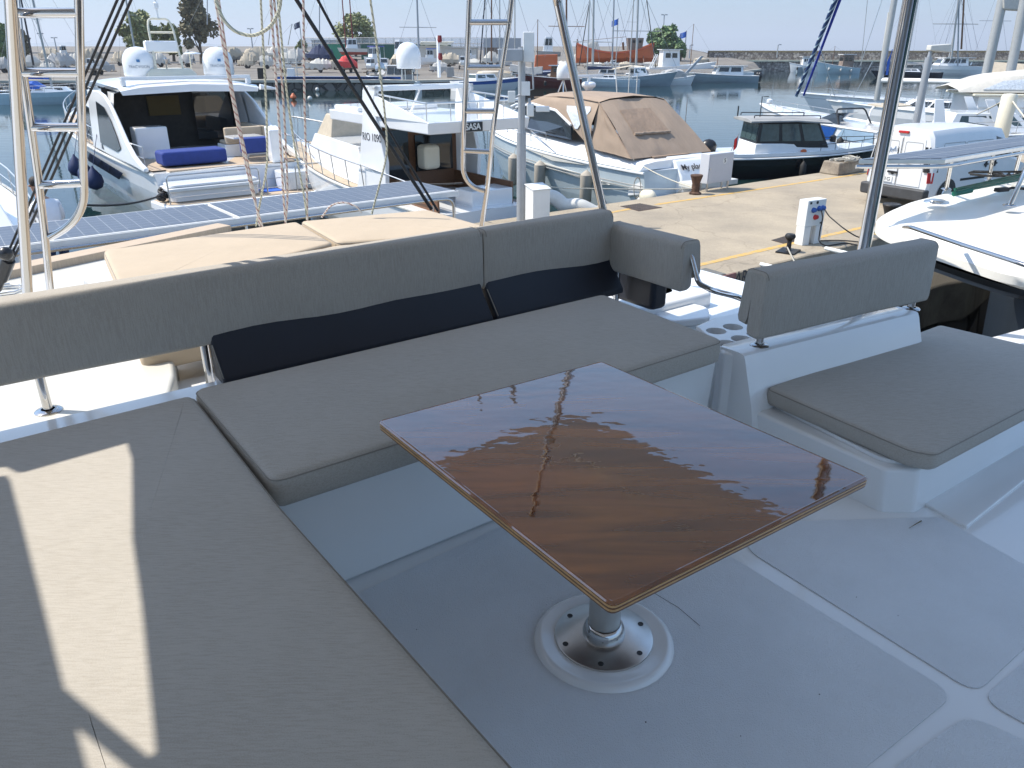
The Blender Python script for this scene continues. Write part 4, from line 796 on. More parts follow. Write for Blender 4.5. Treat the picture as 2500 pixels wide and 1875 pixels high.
# ------------------------------------------------------------ small flybridge yacht
S = boat('flybridge_yacht', ST(-2.25, .9), 127, 'small white flybridge yacht with the name SASA on a black board', 'motor yacht')
H = Hull(11.2, 3.7, 1.25, 1.95, .88, 2.2, 1.1, .14, .42); add_hull(S, H, gel, gel, None, rub=gel_d)
for sd in (1, -1):
    m = M(); m.loft([[H.p(.25+.7*i/8, sd, a, .0) for a in (.05, .45)] for i in range(9)], closed=False, cap0=False, cap1=False); m.build('side_deck', sand, S, local=True)
house(S, ((3.6, 9.4), (4.4, 8.4)), ((1.45, .75), (1.3, .6)), (1.2, 2.35), gel)
house(S, ((6.9, 8.3), (7.1, 7.8)), ((.8, .6), (.55, .4)), (2.3, 2.95), cv_be, 'canvas_cover')
m = M(); m.box(2.95, 3.0, -1.4, 1.4, 1.2, 3.0); m.box(.4, 3, 1.3, 1.36, 1.2, 1.75); m.box(.4, 3, -1.36, -1.3, 1.2, 1.75); m.build('bulkhead', wood, S, local=True)
pane(S, [(2.9, .45, 1.35), (2.9, 1.35, 1.35), (2.9, 1.35, 2.85), (2.9, .45, 2.85)], glass_d, name='cabin_door'); pane(S, [(2.9, -1.2, 1.8), (2.9, .2, 1.8), (2.9, .2, 2.7), (2.9, -1.2, 2.7)], glass_d)
m = M(); m.box(.3, 4.5, -1.4, 1.4, 1.0, 1.18); m.build('cockpit_floor', wood, S, local=True)
m = M(); m.box(.35, 1.1, -1.3, .2, 1.15, 1.62); m.build('locker', gel, S, local=True, bevel=.03); m = M(); m.box(2.3, 2.75, -.3, .3, 1.9, 2.5); m.build('helm_seat', gel_c, S, local=True, bevel=.1)
m = M(); m.box(-.75, .05, -1.6, 1.6, .35, .45); m.build('swim_platform', gel_d, S, local=True); m = M()
for k_ in range(3): m.box(-.1+.22*k_, .12+.22*k_, .3, 1.0, .4, .62+.22*k_)
m.build('steps', gel, S, local=True, bevel=.01)
FB = 2.98
m = M(); m.frus([(.2, 1.72, FB), (5.4, 1.6, FB), (5.4, -1.6, FB), (.2, -1.72, FB)], [(.15, 1.75, FB+.26), (5.4, 1.62, FB+.26), (5.4, -1.62, FB+.26), (.15, -1.75, FB+.26)]); m.build('flybridge_deck', gel, S, local=True, bevel=.03)
for sd in (1, -1):
    m = M(); pr = [(.2, FB+.25), (2.6, FB+.25), (2.6, FB+.72)]; m.loft([[(x, sd*1.66, z) for x, z in pr], [(x, sd*1.75, z) for x, z in pr]]); m.build('flybridge_coaming', gel, S, local=True)
    m = M(); pr = [(2.3, 1.2), (3.9, 1.2), (3.3, 2.95), (3.15, 3.80), (2.85, 3.90), (2.5, 3.90), (2.5, 3.78), (2.65, 3.5), (2.2, 2.2)]; m.loft([[(x, sd*1.62, z) for x, z in pr], [(x, sd*1.76, z) for x, z in pr]]); m.build('arch_pillar', gel, S, local=True, bevel=.02)
m = M(); m.loft([[(x, y, z) for x, z in ((2.5, 3.79), (2.5, 3.90), (3.1, 3.90), (3.1, 3.79))] for y in (-1.76, 1.76)]); m.build('arch_top', gel, S, local=True, bevel=.02)
m = M(); m.tube([(2.8, 0, 3.8), (3.3, 0, 3.24)], .03, 6); m.build('arch_prop', gel, S, local=True)
m = M(); m.box(3.9, 5.3, -1.5, 1.5, 3.22, 3.36); m.build('fly_console', gel, S, local=True, bevel=.06)
m = M(); m.tube([(2.6, 1.68, 3.85-.12), (.3, 1.68, 3.62), (.25, -1.68, 3.62), (2.6, -1.68, 3.72)], .02, 7, fil=.15)
for x, y in ((.3, 1.68), (.3, .9), (.3, 0), (.3, -.9), (.3, -1.68), (1.1, 1.68), (1.9, 1.68), (1.1, -1.68), (1.9, -1.68)): m.cyl((x, y, 3.24), (x, y, 3.63+.03*x), .013, n=6)
m.build('flybridge_rail', steel, S, local=True)
m = M(); m.loft([[(.148, y, z) for y, z in ((.66, FB+.02), (.66, FB+.22), (-.02, FB+.22), (-.02, FB+.02))], [(.12, y, z) for y, z in ((.66, FB+.02), (.66, FB+.22), (-.02, FB+.22), (-.02, FB+.02))]]); nb_ = m.build('name_board', dark, S, local=True, bevel=.01)
text('SASA', 'name', pcb, nb_, face_mat((.112, .32, FB+.12), (0, -1, 0), (0, 0, 1)), .19, .004, squash=1.2, bold=.004)
text('RIO 1090', 'lettering', paper, S, face_mat((2.82, 1.765, 2.72), (-1, 0, 0), (0, 0, 1)), .26, .003, squash=.95)
dome(S, (2.8, .28, 4.08+.12), .30, .66, base=False); 
for a in (0, 1.5, 3, 4.5): m = M(); m.cyl((2.8+.2*math.cos(a), .28+.2*math.sin(a), 4.0), (2.8+.2*math.cos(a), .28+.2*math.sin(a), 4.24), .012, n=5); m.build('dome_strut', steel, S, local=True)
m = M(); m.lathe([(.13, 0), (.14, .07), (.10, .13), (.02, .15)], (2.75, 1.1, 4.28), 16, (-1, .2, 0)); m.cyl((2.75, 1.1, 4.05), (2.75, 1.1, 4.28), .05); m.build('search_light', chrome, S, local=True)
m = M(); m.cyl((2.8, -.72, 4.05), (2.8, -.72, 5.0), .05, n=8); ml_ = m.build('light_mast', gel, S, local=True)
for z in (4.85, 4.45): m = M(); m.lathe([(.05, 0), (.07, .05), (.055, .16)], (2.72, -.72, z), 10); m.build('red_light', dred, S, local=True)
add_rail(S, H, .3, .985, .68, 9, r=.02, ins=.04, lean=.08, mid=False); 
m = M(); m.tube([H.p(.02, 1)+Vector((0, 0, 0)), H.p(.02, 1)+Vector((0, 0, .5)), H.p(.3, 1)+Vector((0, 0, .68))], .018, 6); m.build('guardrail', steel, S, local=True)
add_rail(S, Hull(.8, 3.0, .5, .5, .95, 9), .1, .3, .75, 2, r=.014, name='stern_rail')

def squeeze(o, k):                       # the boat is slimmer than its first moulding
    for ch in o.children:
        if ch.name.split('.')[0] in ('satellite_dome', 'search_light'): continue
        if ch.name.startswith('dome_strut'): continue
        for v_ in ch.data.vertices: v_.co.y *= k
        squeeze(ch, k)
squeeze(S, .80)
# ------------------------------------------------------------ sports cruiser under tan canvas
MP = boat('sports_cruiser', ST(5.85, 2.1), 123.5, 'white sports cruiser under a tan canvas camper cover, stern to the pier', 'motor boat')
H = Hull(11.6, 3.75, 1.42, 2.05, .90, 2.3, 1.5, .16, .40); add_hull(MP, H, gel_bl, gel, None, rub=gel, n=24)  # bluish shade of the near side is put into the hull colour
m = M(); ck = []
for i in range(11):                       # raised deck moulding that sweeps over the whole boat
    f = i/10*.93+.02; h = H.half(f); z = H.z(f); k = math.sin(math.pi*min(1, max(0, (f-.0)/.9))); ck.append([(f*H.L, y, zz) for y, zz in ((h-.06, z), (h*.86, z+.16+.12*k), (h*.62, z+.20+.24*k), (0, z+.22+.30*k), (-h*.62, z+.20+.24*k), (-h*.86, z+.16+.12*k), (-h+.06, z))])
m.loft(ck); m.build('deck_moulding', gel, MP, local=True, smooth=50)
for sd in (1, -1):
    m = M(); m.slab([(3.6, sd*1.60, 2.0), (5.5, sd*1.55, 2.06), (7.2, sd*1.40, 2.2), (8.5, sd*1.04, 2.36), (7.6, sd*1.0, 2.74), (6.2, sd*1.30, 2.95), (4.6, sd*1.46, 2.84), (3.7, sd*1.56, 2.48)], .04*sd); m.build('windscreen', glass_d, MP, local=True)
    m = M(); m.tube([(3.65, sd*1.60, 2.46), (4.6, sd*1.50, 2.84), (6.2, sd*1.34, 2.96), (7.7, sd*1.02, 2.76)], .045, 6); m.build('windscreen_frame', gel, MP, local=True)
    m = M(); m.slab([H.p(.22, sd, .0, -.12), H.p(.36, sd, -.02, -.1), H.p(.5, sd, -.02, -.08), H.p(.36, sd, -.02, -.22)], .03*sd); m.build('hull_stripe', gel_d, MP, local=True)
    m = M(); pts = [H.p(.12, sd, -.0, -.55), H.p(.16, sd, -.005, -.48), H.p(.42, sd, -.01, -.38), H.p(.45, sd, -.0, -.44), H.p(.42, sd, .0, -.50), H.p(.16, sd, .015, -.60)]; m.tube(pts, .022, 5, closed=True); m.build('hull_vent', gel_d, MP, local=True)
m = M(); m.slab([(8.25, -1.0, 2.6), (8.25, 1.0, 2.6), (7.55, .95, 2.75), (7.55, -.95, 2.75)], .02); m.build('windscreen', glass_d, MP, local=True)
# canvas: roof, side and aft curtains, as one loft
def csec(x, w_, zt_, zb_, tw): return [(x, w_, zb_), (x, w_*.985, zb_+(zt_-zb_)*.5), (x, tw, zt_-.10), (x, tw*.7, zt_-.01), (x, 0, zt_+.05), (x, -tw*.7, zt_-.01), (x, -tw, zt_-.10), (x, -w_*.985, zb_+(zt_-zb_)*.5), (x, -w_, zb_)]
m = M(); secs = [csec(7.35, 1.0, 2.85, 2.74, .85), csec(6.6, 1.24, 3.14, 2.88, 1.08), csec(5.9, 1.34, 3.30, 2.93, 1.2), csec(4.6, 1.44, 3.36, 2.80, 1.3), csec(3.7, 1.54, 3.36, 2.42, 1.34), csec(2.55, 1.66, 3.30, 1.85, 1.36)]
m.loft(secs, closed=False, cap0=False, cap1=False); m.build('canvas_roof', tan_cv, MP, local=True, smooth=70)
m = M()
def aft(u, v):                            # aft curtain between the rear hoop and the transom
    top = Vector((2.55+.0*abs(u), (u-.5)*2.72, 3.27-.1*abs(2*u-1)**4)); bot = Vector((.62, (u-.5)*3.35, 1.72))
    q = top*(1-v)+bot*v; q.x += .09*math.sin(math.pi*v)*-1+math.sin(math.pi*u)*(.07*mnoise.noise(Vector((u*7+v*2, v*1.5, 5)))+.08*mnoise.noise(Vector((u*3, v*3, 9)))); return q
m.grid(aft, 26, 14); ac_ = m.build('aft_curtain', tan_cv, MP, local=True, smooth=80)
m = M(); m.grid(lambda u, v: aft(.36+u*.46, .18+v*.42)+Vector((-.035-.02*mnoise.noise(Vector((u*6, v*6, 2))), 0, 0)), 14, 10); m.build('rolled_window', tan_d, ac_, local=True, smooth=80)
m = M(); m.tube([aft(.36+.46*i/12, .60)+Vector((-.06+.02*math.sin(i*1.7), 0, .01*math.sin(i*2.3))) for i in range(13)], .045, 7); m.build('rolled_canvas', tan_cv, ac_, local=True, smooth=80)
for sd in (1, -1):
    m = M()
    def sidec(u, v):
        top = Vector((2.55+.0*u, sd*1.37, 3.2)); top2 = Vector((2.55, sd*1.60, 2.0)); a = Vector((2.57, sd*(1.36+.30*v), 3.2-1.35*v)); b_ = Vector((2.55-1.95*v, sd*(1.37+.30*v), 3.18-1.46*v)); q = a+(b_-a)*u; q.y += sd*.10*math.sin(math.pi*u)*mnoise.noise(Vector((u*6, v*3, 3))); return q
    m.grid(sidec, 10, 14); m.build('side_curtain', tan_cv, MP, local=True, smooth=80)
    m = M(); m.tube([sidec(0, v) for v in (0, .3, .6, 1)]+[], .018, 5); m.tube([(6.4, sd*1.12, 3.16), (4.6, sd*1.33, 3.27), (3.6, sd*1.37, 3.27), (2.6, sd*1.39, 3.2)], .016, 5); m.tube([sidec(1, v) for v in (0, .3, .6, 1)], .018, 5); m.build('canvas_seam', tan_d, MP, local=True)
    m = M(); wl = [(4.05, 3.02), (4.0, 2.86), (3.45, 2.36), (3.3, 2.36), (3.05, 2.62), (2.80, 2.95), (2.86, 3.05)]
    def cy(x, z):
        for A_, B_ in zip(secs[:-1], secs[1:]):
            if B_[0][0] <= x <= A_[0][0]:
                t_ = (x-B_[0][0])/(A_[0][0]-B_[0][0]); pr = [(B_[i][1]*(1-t_)+A_[i][1]*t_, B_[i][2]*(1-t_)+A_[i][2]*t_) for i in range(4)]
                for (y0, z0), (y1, z1) in zip(pr[:-1], pr[1:]):
                    if z0 <= z <= z1: return y0+(y1-y0)*(z-z0)/(z1-z0)
        return 1.4
    cxz = (sum(x for x, z in wl)/7, sum(z for x, z in wl)/7); ring2 = [[Vector((cxz[0]+(x-cxz[0])*k_, sd*(cy(cxz[0]+(x-cxz[0])*k_, cxz[1]+(z-cxz[1])*k_)+.03), cxz[1]+(z-cxz[1])*k_)) for x, z in wl] for k_ in (1, .66, .33, .05)]
    m.loft(ring2, cap0=False); m.build('clear_window', clear_v, MP, local=True, smooth=60)
m = M(); m.frus([(.75, .5, 1.3), (.75, -.6, 1.3), (.55, -.6, 1.3), (.55, .5, 1.3)], [(.7, .85, 1.74), (.7, -.6, 1.74), (.52, -.6, 1.74), (.52, .85, 1.74)]); m.build('curtain_flap', tan_d, MP, local=True)
# transom and bathing platform
m = M(); m.loft([[(x, y, z) for x, z in ((.55, 1.72), (.15, 1.62), (-.2, 1.2), (-.3, .75), (.6, .6))] for y in (-1.66, -.95, .2, .35)]); m.build('transom', gel, MP, local=True, smooth=40, bevel=.04)
m = M(); m.loft([[(x, y, z) for x, z in ((.7, 1.60), (.35, 1.5), (.1, 1.2), (.0, .75), (.7, .6))] for y in (1.2, 1.66)]); m.build('transom_corner', gel, MP, local=True, bevel=.06)
m = M(); m.prism(rpoly([(-1.25, 1.3), (-1.25, -1.3), (-.2, -1.66), (.4, -1.66), (.4, 1.66), (-.2, 1.66)], .25), .48, .66); m.build('bathing_platform', gel, MP, local=True, bevel=.05)
m = M(); m.box(-.95, -.3, -1.3, .55, .95, 1.10); m.cyl((-.4, .4, .95), (-.1, .4, .7), .03); m.build('passerelle', gel_d, MP, local=True, bevel=.02)
text('My place', 'name', paper, MP, face_mat((-.050, .22, 1.435), (0, -1, 0), (.35, 0, .42)), .27, .004, align='LEFT', bold=.002)
add_rail(MP, H, .42, .985, .55, 7, r=.018, ins=.18, mid=False, mt=steel); fenders(MP, H, (.20, .41, .56), fend, .19, 1.0)
for sd in (1, -1):
    for k_ in (.42, .50): m = M(); m.tube([Vector((r_.x, r_.y+sd*.02, r_.z)) for r_ in [H.p(i/16, sd, .0, -k_) for i in range(14)]], .016, 5); m.build('hull_line', hull_gr, MP, local=True)
m = M(); m.tube([H.p(.36, 1, .05)+Vector((0, 0, .05)), H.p(.5, 1, .18)+Vector((0, 0, .50))], .018, 6); m.tube([H.p(.36, -1, .05)+Vector((0, 0, .05)), H.p(.5, -1, .18)+Vector((0, 0, .50))], .018, 6); m.build('guardrail', steel, MP, local=True)
dome(MP, (5.9, .25, 3.72), .24, .56)
for a, b in ((.15, .1), (-.15, .1), (0, -.15)): m = M(); m.cyl((5.9, .25, 3.74), (5.9+a, .25+b, 3.32), .02, n=6); m.build('dome_strut', steel, MP, local=True)
m = M(); m.lathe([(.12, 0), (.15, .05), (.24, .14), (.25, .22), (.2, .28), (.08, .30)], (5.3, -.4, 3.38), 20); m.loft([[(5.3+x, -.4+y, 3.80+z) for x, z in ((-.05, 0), (.05, 0), (.06, .08), (-.05, .1))] for y in (-.62, .62)]); m.cyl((5.3, -.4, 3.65), (5.3, -.4, 3.82), .06); m.build('radar', gel, MP, local=True, bevel=.02, smooth=40)
m = M(); m.tube([(4.6, -1.1, 3.3), (4.75, -1.1, 4.15), (4.75, -.7, 4.3)], .02, 6); m.cyl((4.3, -1.35, 3.2), (4.3, -1.35, 4.0), .015, n=5); m.cyl((3.9, -1.35, 3.2), (3.9, -1.35, 3.95), .015, n=5); m.build('aerial', gel_d, MP, local=True)
m = M(); m.tube([(6.95, 1.2, 2.85), (7.15, 1.35, 2.9), (7.3, 1.5, 2.8)], .05, 6); m.build('spot_light', gel, MP, local=True)
m = M(); m.ball((-.3, 1.75, .75), .32, 14, (1.0, .6, .75)); m.build('fender', gel_c, MP, local=True, smooth=60)
# ------------------------------------------------------------ things on the pier
def PQ(u, v): return P(u, v, QZ)
def bollard(p, label, h=.42, r=.10, flat=True, mt=None):
    m = M(); m.lathe([(r*1.25, 0), (r*1.25, .03), (r*.8, .05), (r*.75, h*.62), (r*1.3, h*.72), (r*1.75, h*.8), (r*1.8, h*.9), (r*1.4, h), (.01, h*1.02)] if not flat else [(r*1.5, 0), (r*1.5, .04), (r*1.05, .07), (r*.95, h*.55), (r*1.3, h*.8), (r*1.55, h*.95), (r*1.45, h), (.01, h*.97)], (p.x, p.y, QZ), 24)
    if not flat: m.T = None; m.cbox((p.x, p.y, QZ+.015), (.42, .34, .03), AX+.3)
    return tag(m.build('bollard', mt or iron, smooth=40), label, 'bollard', 'mooring bollards on the pier')
bollard(PQ(1924, 615), 'black mushroom shaped mooring bollard near the white power box', .34, .055, False)
bollard(PQ(1697, 474), 'rusty flared mooring bollard in front of the grey metal cabinet', .50, .105, True, rusty)
bollard(PQ(2167, 555), 'dark mooring bollard half hidden by the neighbouring cabin roof', .50, .12, True)
def plate(px, label, n=11):
    c = [PQ(*q) for q in px]; t = thing('manhole_cover', (sum(q.x for q in c)/4, sum(q.y for q in c)/4, QZ), label, 'manhole cover', group='square steel manhole covers in the pier')
    m = M(); m.prism(c, QZ+.001, QZ+.007); m.build('plate', rusty, t)
    m = M()
    for i in range(n):
        for a, b, cc, d in ((c[0], c[1], c[3], c[2]), (c[1], c[2], c[0], c[3])):
            f = (i+.5)/n; m.tube([a+(cc-a)*f+Vector((0, 0, .008)), b+(d-b)*f+Vector((0, 0, .008))], .005, 4)
    m.build('tread', plast, t)
plate([(1514, 504), (1560, 516), (1617, 507), (1562, 497)], 'square steel manhole cover close to the tan canvas boat')
plate([(1883, 587), (1912, 595), (1962, 588), (1927, 574)], 'square steel manhole cover behind the black mushroom bollard')
# grey cabinet on legs
c0 = P(1724, 470, QZ); dS = E1; 
SB = thing('metal_cabinet', (c0.x, c0.y, QZ), 'grey metal cabinet on short legs marked 5 beside the rusty bollard', 'cabinet', AX)
m = M(); m.box(0, .98, 0, .30, .22, .98); m.build('cabinet_body', grey_p if 0 else mat('light grey cabinet paint', (.56, .57, .60), .4, var=.03), SB, local=True, bevel=.01)
m = M(); m.box(.03, .95, -.008, -.002, .25, .94); dr = m.build('door', mat('cabinet door paint', (.50, .51, .54), .4, var=.03), SB, local=True, bevel=.003)
for x, y in ((.06, .05), (.9, .05), (.9, .26), (.06, .26)): m = M(); m.box(x-.02, x+.02, y-.02, y+.02, 0, .22); m.build('leg', steel, SB, local=True)
m = M(); m.cyl((.62, -.012, .78), (.62, -.009, .78), .085, n=24); m.build('number_plate', pcb, SB, local=True); text('5', 'number', paper, SB, face_mat((.62, -.016, .78), (1, 0, 0), (0, 0, 1)), .16, .003)
m = M(); m.box(.03, .07, -.03, -.008, .58, .62); m.build('latch', steel, SB, local=True)
# white cabinet by the camera pole
q = PQ(1283, 545); WB = thing('metal_cabinet', (q.x+.15, q.y-.5, QZ), 'white metal cabinet standing at the foot of the grey camera pole', 'cabinet', AX-.1)
m = M(); m.frus([(0, 0, 0), (.42, 0, 0), (.42, .32, 0), (0, .32, 0)], [(0, 0, .78), (.42, 0, .78), (.42, .32, .86), (0, .32, .86)]); m.build('cabinet_body', pcb, WB, local=True, bevel=.006)
m = M(); m.frus([(-.02, -.02, .785), (.44, -.02, .785), (.44, .34, .865), (-.02, .34, .865)], [(-.02, -.02, .80), (.44, -.02, .80), (.44, .34, .88), (-.02, .34, .88)]); m.build('lid', pcb, WB, local=True, bevel=.004)
# shore power pedestal
a_, b_ = PQ(1958, 600), PQ(2026, 590); PD = thing('power_pedestal', (a_.x, a_.y, QZ), 'white shore power box with blue and red sockets and black cables', 'power box', AX-.12)
m = M(); m.box(0, .50, 0, .22, .36, .86); m.build('box', pcb, PD, local=True, bevel=.008)
for x in (0, .32): m = M(); m.box(x, x+.18, .0, .20, 0, .358); m.build('foot_panel', pcb, PD, local=True, bevel=.004)
for x in (.26, .31): m = M(); m.cyl((x, .1, 0), (x, .1, .40), .018, n=8); m.build('cable_duct', steel, PD, local=True)
for x, z, mt_, nm in ((.16, .67, blue_p, 'socket'), (.31, .69, blue_p, 'socket'), (.41, .69, blue_p, 'socket'), (.24, .53, red_p, 'socket')):
    m = M(); m.lathe([(.052, 0), (.052, .01), (.045, .03), (.038, .06), (.0, .062)], (x, -.002, z), 16, (0, -1, .2)); so_ = m.build(nm, mt_, PD, local=True, smooth=40)
m = M(); m.box(.05, .10, -.006, -.001, .79, .83); m.build('warning_mark', dark, PD, local=True); m = M(); m.lathe([(.03, 0), (.03, .004)], (.25, -.002, .81), 16, (0, -1, 0)); m.build('emblem', dark, PD, local=True)
m = M(); m.box(.40, .47, -.006, -.001, .39, .42); m.build('label', dark, PD, local=True)
def cable(pts, r, label, mt, cat_='cable', grp=None, name='cable'):
    m = M(); m.tube(fillet(pts, .35, 6), r, 6); return tag(m.build(name, mt, smooth=80), label, cat_, grp)
X = XF[PD]; pA = X @ Vector((.31, -.06, .67)); pB = X @ Vector((.41, -.06, .67))
cable([pA, pA+Vector((.02, -.1, -.12)), X @ Vector((.30, -.12, .35)), X @ Vector((.2, -.2, .1)), X @ Vector((.3, -.3, .02)), X @ Vector((.9, -.3, .02)), X @ Vector((1.0, -.6, .0))], .013, 'black cable dropping from the power box to the quay edge', rubber)
cable([pB, pB+Vector((.05, -.12, -.1)), D(2062, 560, 14.2), D(2098, 582, 14.4), D(2140, 565, 15.4), D(2170, 553, 16.2)], .013, 'black cable looping from the power box to the right', rubber)
cable([X @ Vector((.5, .1, .02)), X @ Vector((1.0, -.1, .02)), X @ Vector((1.25, -.5, .02)), X @ Vector((1.2, -.75, -.3))], .012, 'black cable lying on the quay right of the power box', rubber)
# camera and antenna pole
p_ = PQ(1272, 545); CP = thing('camera_pole', (p_.x, p_.y, QZ), 'grey pole with white wifi antennas and a camera in front of the tan boat', 'pole', AX)
zt_ = D(1262, 115, p_.y).z; xx = 0
m = M(); m.cyl((0, 0, 0), (0, 0, 1.9), .10, n=14); m.cyl((0, 0, 1.9), (0, 0, zt_-QZ), .075, n=14); m.build('shaft', grey_p, CP, local=True, smooth=40)
R_ = Matrix.Rotation(-AX, 4, 'Z')
def lv(u, v): q = D(u, v, p_.y-.15)-Vector((p_.x, p_.y, QZ)); return R_ @ q
def plq(u0, v0, u1, v1, th, mt_, nm, bev=.02):
    a, b, c, d = [lv(*k) for k in ((u0, v1), (u1, v1), (u1, v0), (u0, v0))]; m = M(); m.slab([a, b, c, d], th); return m.build(nm, mt_, CP, local=True, bevel=bev, seg=3)
plq(1277, 78, 1304, 152, .10, pcb, 'antenna', .015); plq(1216, 119, 1276, 150, .25, grey_p, 'junction_box'); plq(1273, 199, 1294, 233, .05, pcb, 'meter_plate', .004); plq(1240, 222, 1258, 250, .05, pcb, 'antenna', .01); plq(1286, 253, 1303, 284, .10, pcb, 'antenna', .02); plq(1308, 259, 1341, 272, .12, pcb, 'camera', .01)
plq(1276, 205, 1288, 226, -.008, glass_g, 'meter_window', 0)
m = M(); m.tube([lv(1300, 152), lv(1302, 218), lv(1290, 220)], .02, 6); m.tube([lv(1292, 240), lv(1294, 262)], .03, 6); m.tube([lv(1303, 268), lv(1312, 264)], .02, 6); m.tube([lv(1256, 238), lv(1270, 232)], .02, 6); m.build('bracket', grey_p, CP, local=True)
# tall grey post far right on the pier
gq = D(2236, 301, 27); m = M(); GP = thing('lamp_post', (gq.x, gq.y, QZ), 'tall grey post with a floodlight behind the white van', 'lamp post')
tz = D(2258, 140, 27).z; m.cyl((0, 0, 0), (0, 0, tz-QZ), .115, n=12); m.cyl((0, 0, tz-QZ), (.02, 0, tz-QZ+.22), .06, n=10); m.build('shaft', grey_p, GP, local=True, smooth=40)
m = M(); m.loft([[(x, y, tz-QZ+z) for x, z in ((-.08, .2), (.62, .14), (.55, .40), (-.08, .36))] for y in (-.15, .15)]); m.build('lamp_head', gel_d, GP, local=True, bevel=.03)
# painted quay numbers and lettering
def ground_text(s_, a, b, sz, label, bgm=True):
    a, b = PQ(*a), PQ(*b); d = (b-a).normalized(); up = Vector((0, 0, 1)).cross(d)
    t = thing('painted_number', ((a.x+b.x)/2, (a.y+b.y)/2, QZ), label, 'painted number'); o = Vector(t.location)
    iv = Matrix.Translation(-o)
    if bgm: m = M(); w_ = (b-a).length*.62; m.prism([a-up*sz*.55-d*.1, b-up*sz*.55+d*.1, b+up*sz*.55+d*.1, a+up*sz*.55-d*.1], QZ+.003, QZ+.006); m.build('dark_patch', mat('dark grey paint', (.13, .13, .12), .8, var=.2), t)
    mm = face_mat(((a.x+b.x)/2, (a.y+b.y)/2, QZ+.010), d, up); mm = iv @ mm; text(s_, 'digits', ink_y, t, mm, sz, .001, squash=1.1)
ground_text('6', (1700, 672), (1738, 664), .42, 'yellow number 6 painted near the ART. 1 lettering')
ground_text('226', (2130, 577), (2180, 566), .42, 'yellow number 226 painted on the quay by the neighbouring cabin roof')
def wall_pt(u, v): return PL(u, v, ST(0, -6.10), E2)
aw = wall_pt(1822, 672); bw = wall_pt(1842, 668); m = M(); m.slab([wall_pt(1700, 706), wall_pt(1795, 684), wall_pt(1795, 665), wall_pt(1700, 690)], .02)
tag(m.build('pink_stain', mat('faded pink paint', (.30, .15, .14), .9, var=.3, vs=5)), 'faded pink patch painted on the quay wall left of ART. 1', 'painted patch')
o_ = text('ART. 1', 'painted_lettering', paper, None, face_mat(aw+Vector((0, 0, 0))-E2*.06, E1, (0, 0, 1)), .33, .004, squash=.8); tag(o_, 'black hand painted words ART. 1 on the quay wall', 'lettering')
# heap of old rope and a broken concrete block on the far edge
RB = thing('concrete_block', ST(10.2, -.38, QZ), 'worn concrete block with rope piled on it behind the van', 'block', AX)
m = M(); m.frus([(-.75, -.35, 0), (.75, -.3, 0), (.7, .35, 0), (-.7, .35, 0)], [(-.7, -.3, .36), (.68, -.28, .33), (.66, .3, .34), (-.62, .3, .38)]); m.build('block', conc_d, RB, local=True, bevel=.04)
m = M(); random.seed(3); m.tube(fillet([Vector((random.uniform(-.6, .6), random.uniform(-.45, .25), .36+random.uniform(0, .10))) for _ in range(38)], .2, 4), .022, 5); tag(m.build('rope_heap', rope_g, RB, local=True))
# mooring lines across the pier edge
G_ = 'mooring lines round the pier'
def line(pts, r, label, mt=None, sag=0, grp=G_, name='mooring_line', cat_='rope', n=14):
    out = []
    for a, b in zip(pts[:-1], pts[1:]):
        a, b = Vector(a), Vector(b)
        for i in range(n): t_ = i/n; out.append(a+(b-a)*t_-Vector((0, 0, sag*4*t_*(1-t_))))
    out.append(Vector(pts[-1])); m = M(); m.tube(out, r, 6); return tag(m.build(name, mt or rope_w, smooth=80), label, cat_, grp)
bo_ = PQ(1697, 474)+Vector((0, 0, .15))
line([bo_, XF[MP] @ Vector((.1, 1.6, 1.55))], .016, 'white rope from the rusty bollard to the stern cleat of the tan canvas boat', sag=.05)
line([bo_, D(1430, 460, 19.9), D(1345, 456, 19.2)], .013, 'thin white rope running left from the rusty bollard along the quay edge', sag=.02)
m = M(); random.seed(8); c_ = XF[MP] @ Vector((.1, 1.82, 1.25)); m.tube([c_+Vector((.10*math.cos(a), .03*math.sin(a*3), -.28+.30*math.sin(a)+random.uniform(-.02, .02))) for a in [k_*.35 for k_ in range(72)]], .013, 5); tag(m.build('coiled_rope', rope_g), 'grey rope coil hanging on the stern corner of the tan canvas boat', 'rope')
bb = PQ(1924, 612)+Vector((0, 0, .14)); line([bb+Vector((-.05, -.05, -.05)), D(1940, 640, 13.1), D(1948, 720, 10)], .014, 'grey mooring rope tied to the black mushroom bollard', rope_g)

# ------------------------------------------------------------ panel van
VN = thing('panel_van', Vector((9.24, 19.0, QZ)), 'white panel van parked on the pier with its rear doors towards us', 'van', math.radians(30))
# x forward from the rear bumper, y left
W = .86
def vsec(x, hw, zb, zr, tw, z2=1.05): return [(x, hw*.97, zb), (x, hw, .62), (x, hw*.995, z2), (x, tw+.03, zr-.16), (x, tw-.06, zr-.03), (x, 0, zr+.01), (x, -tw+.06, zr-.03), (x, -tw-.03, zr-.16), (x, -hw*.995, z2), (x, -hw, .62), (x, -hw*.97, zb)]
m = M(); m.loft([vsec(.06, .80, .35, 1.74, .64), vsec(.12, .85, .30, 1.80, .70), vsec(1.0, W, .25, 1.84, .74), vsec(2.3, W, .25, 1.82, .73), vsec(2.9, W, .25, 1.74, .70), vsec(3.35, W, .25, 1.36, .66, .98), vsec(3.6, .85, .25, 1.10, .70, .92), vsec(4.05, .80, .25, .95, .66, .82), vsec(4.25, .70, .3, .75, .6, .6)]); m.build('body', van_w, VN, local=True, smooth=30, bevel=.012)
m = M(); m.loft([[(x, y, z) for y, z in ((-.84, .20), (-.86, .32), (-.86, .47), (.86, .47), (.86, .32), (.84, .20))] for x in (-.09, .14)]); m.build('rear_bumper', plast, VN, local=True, bevel=.04)
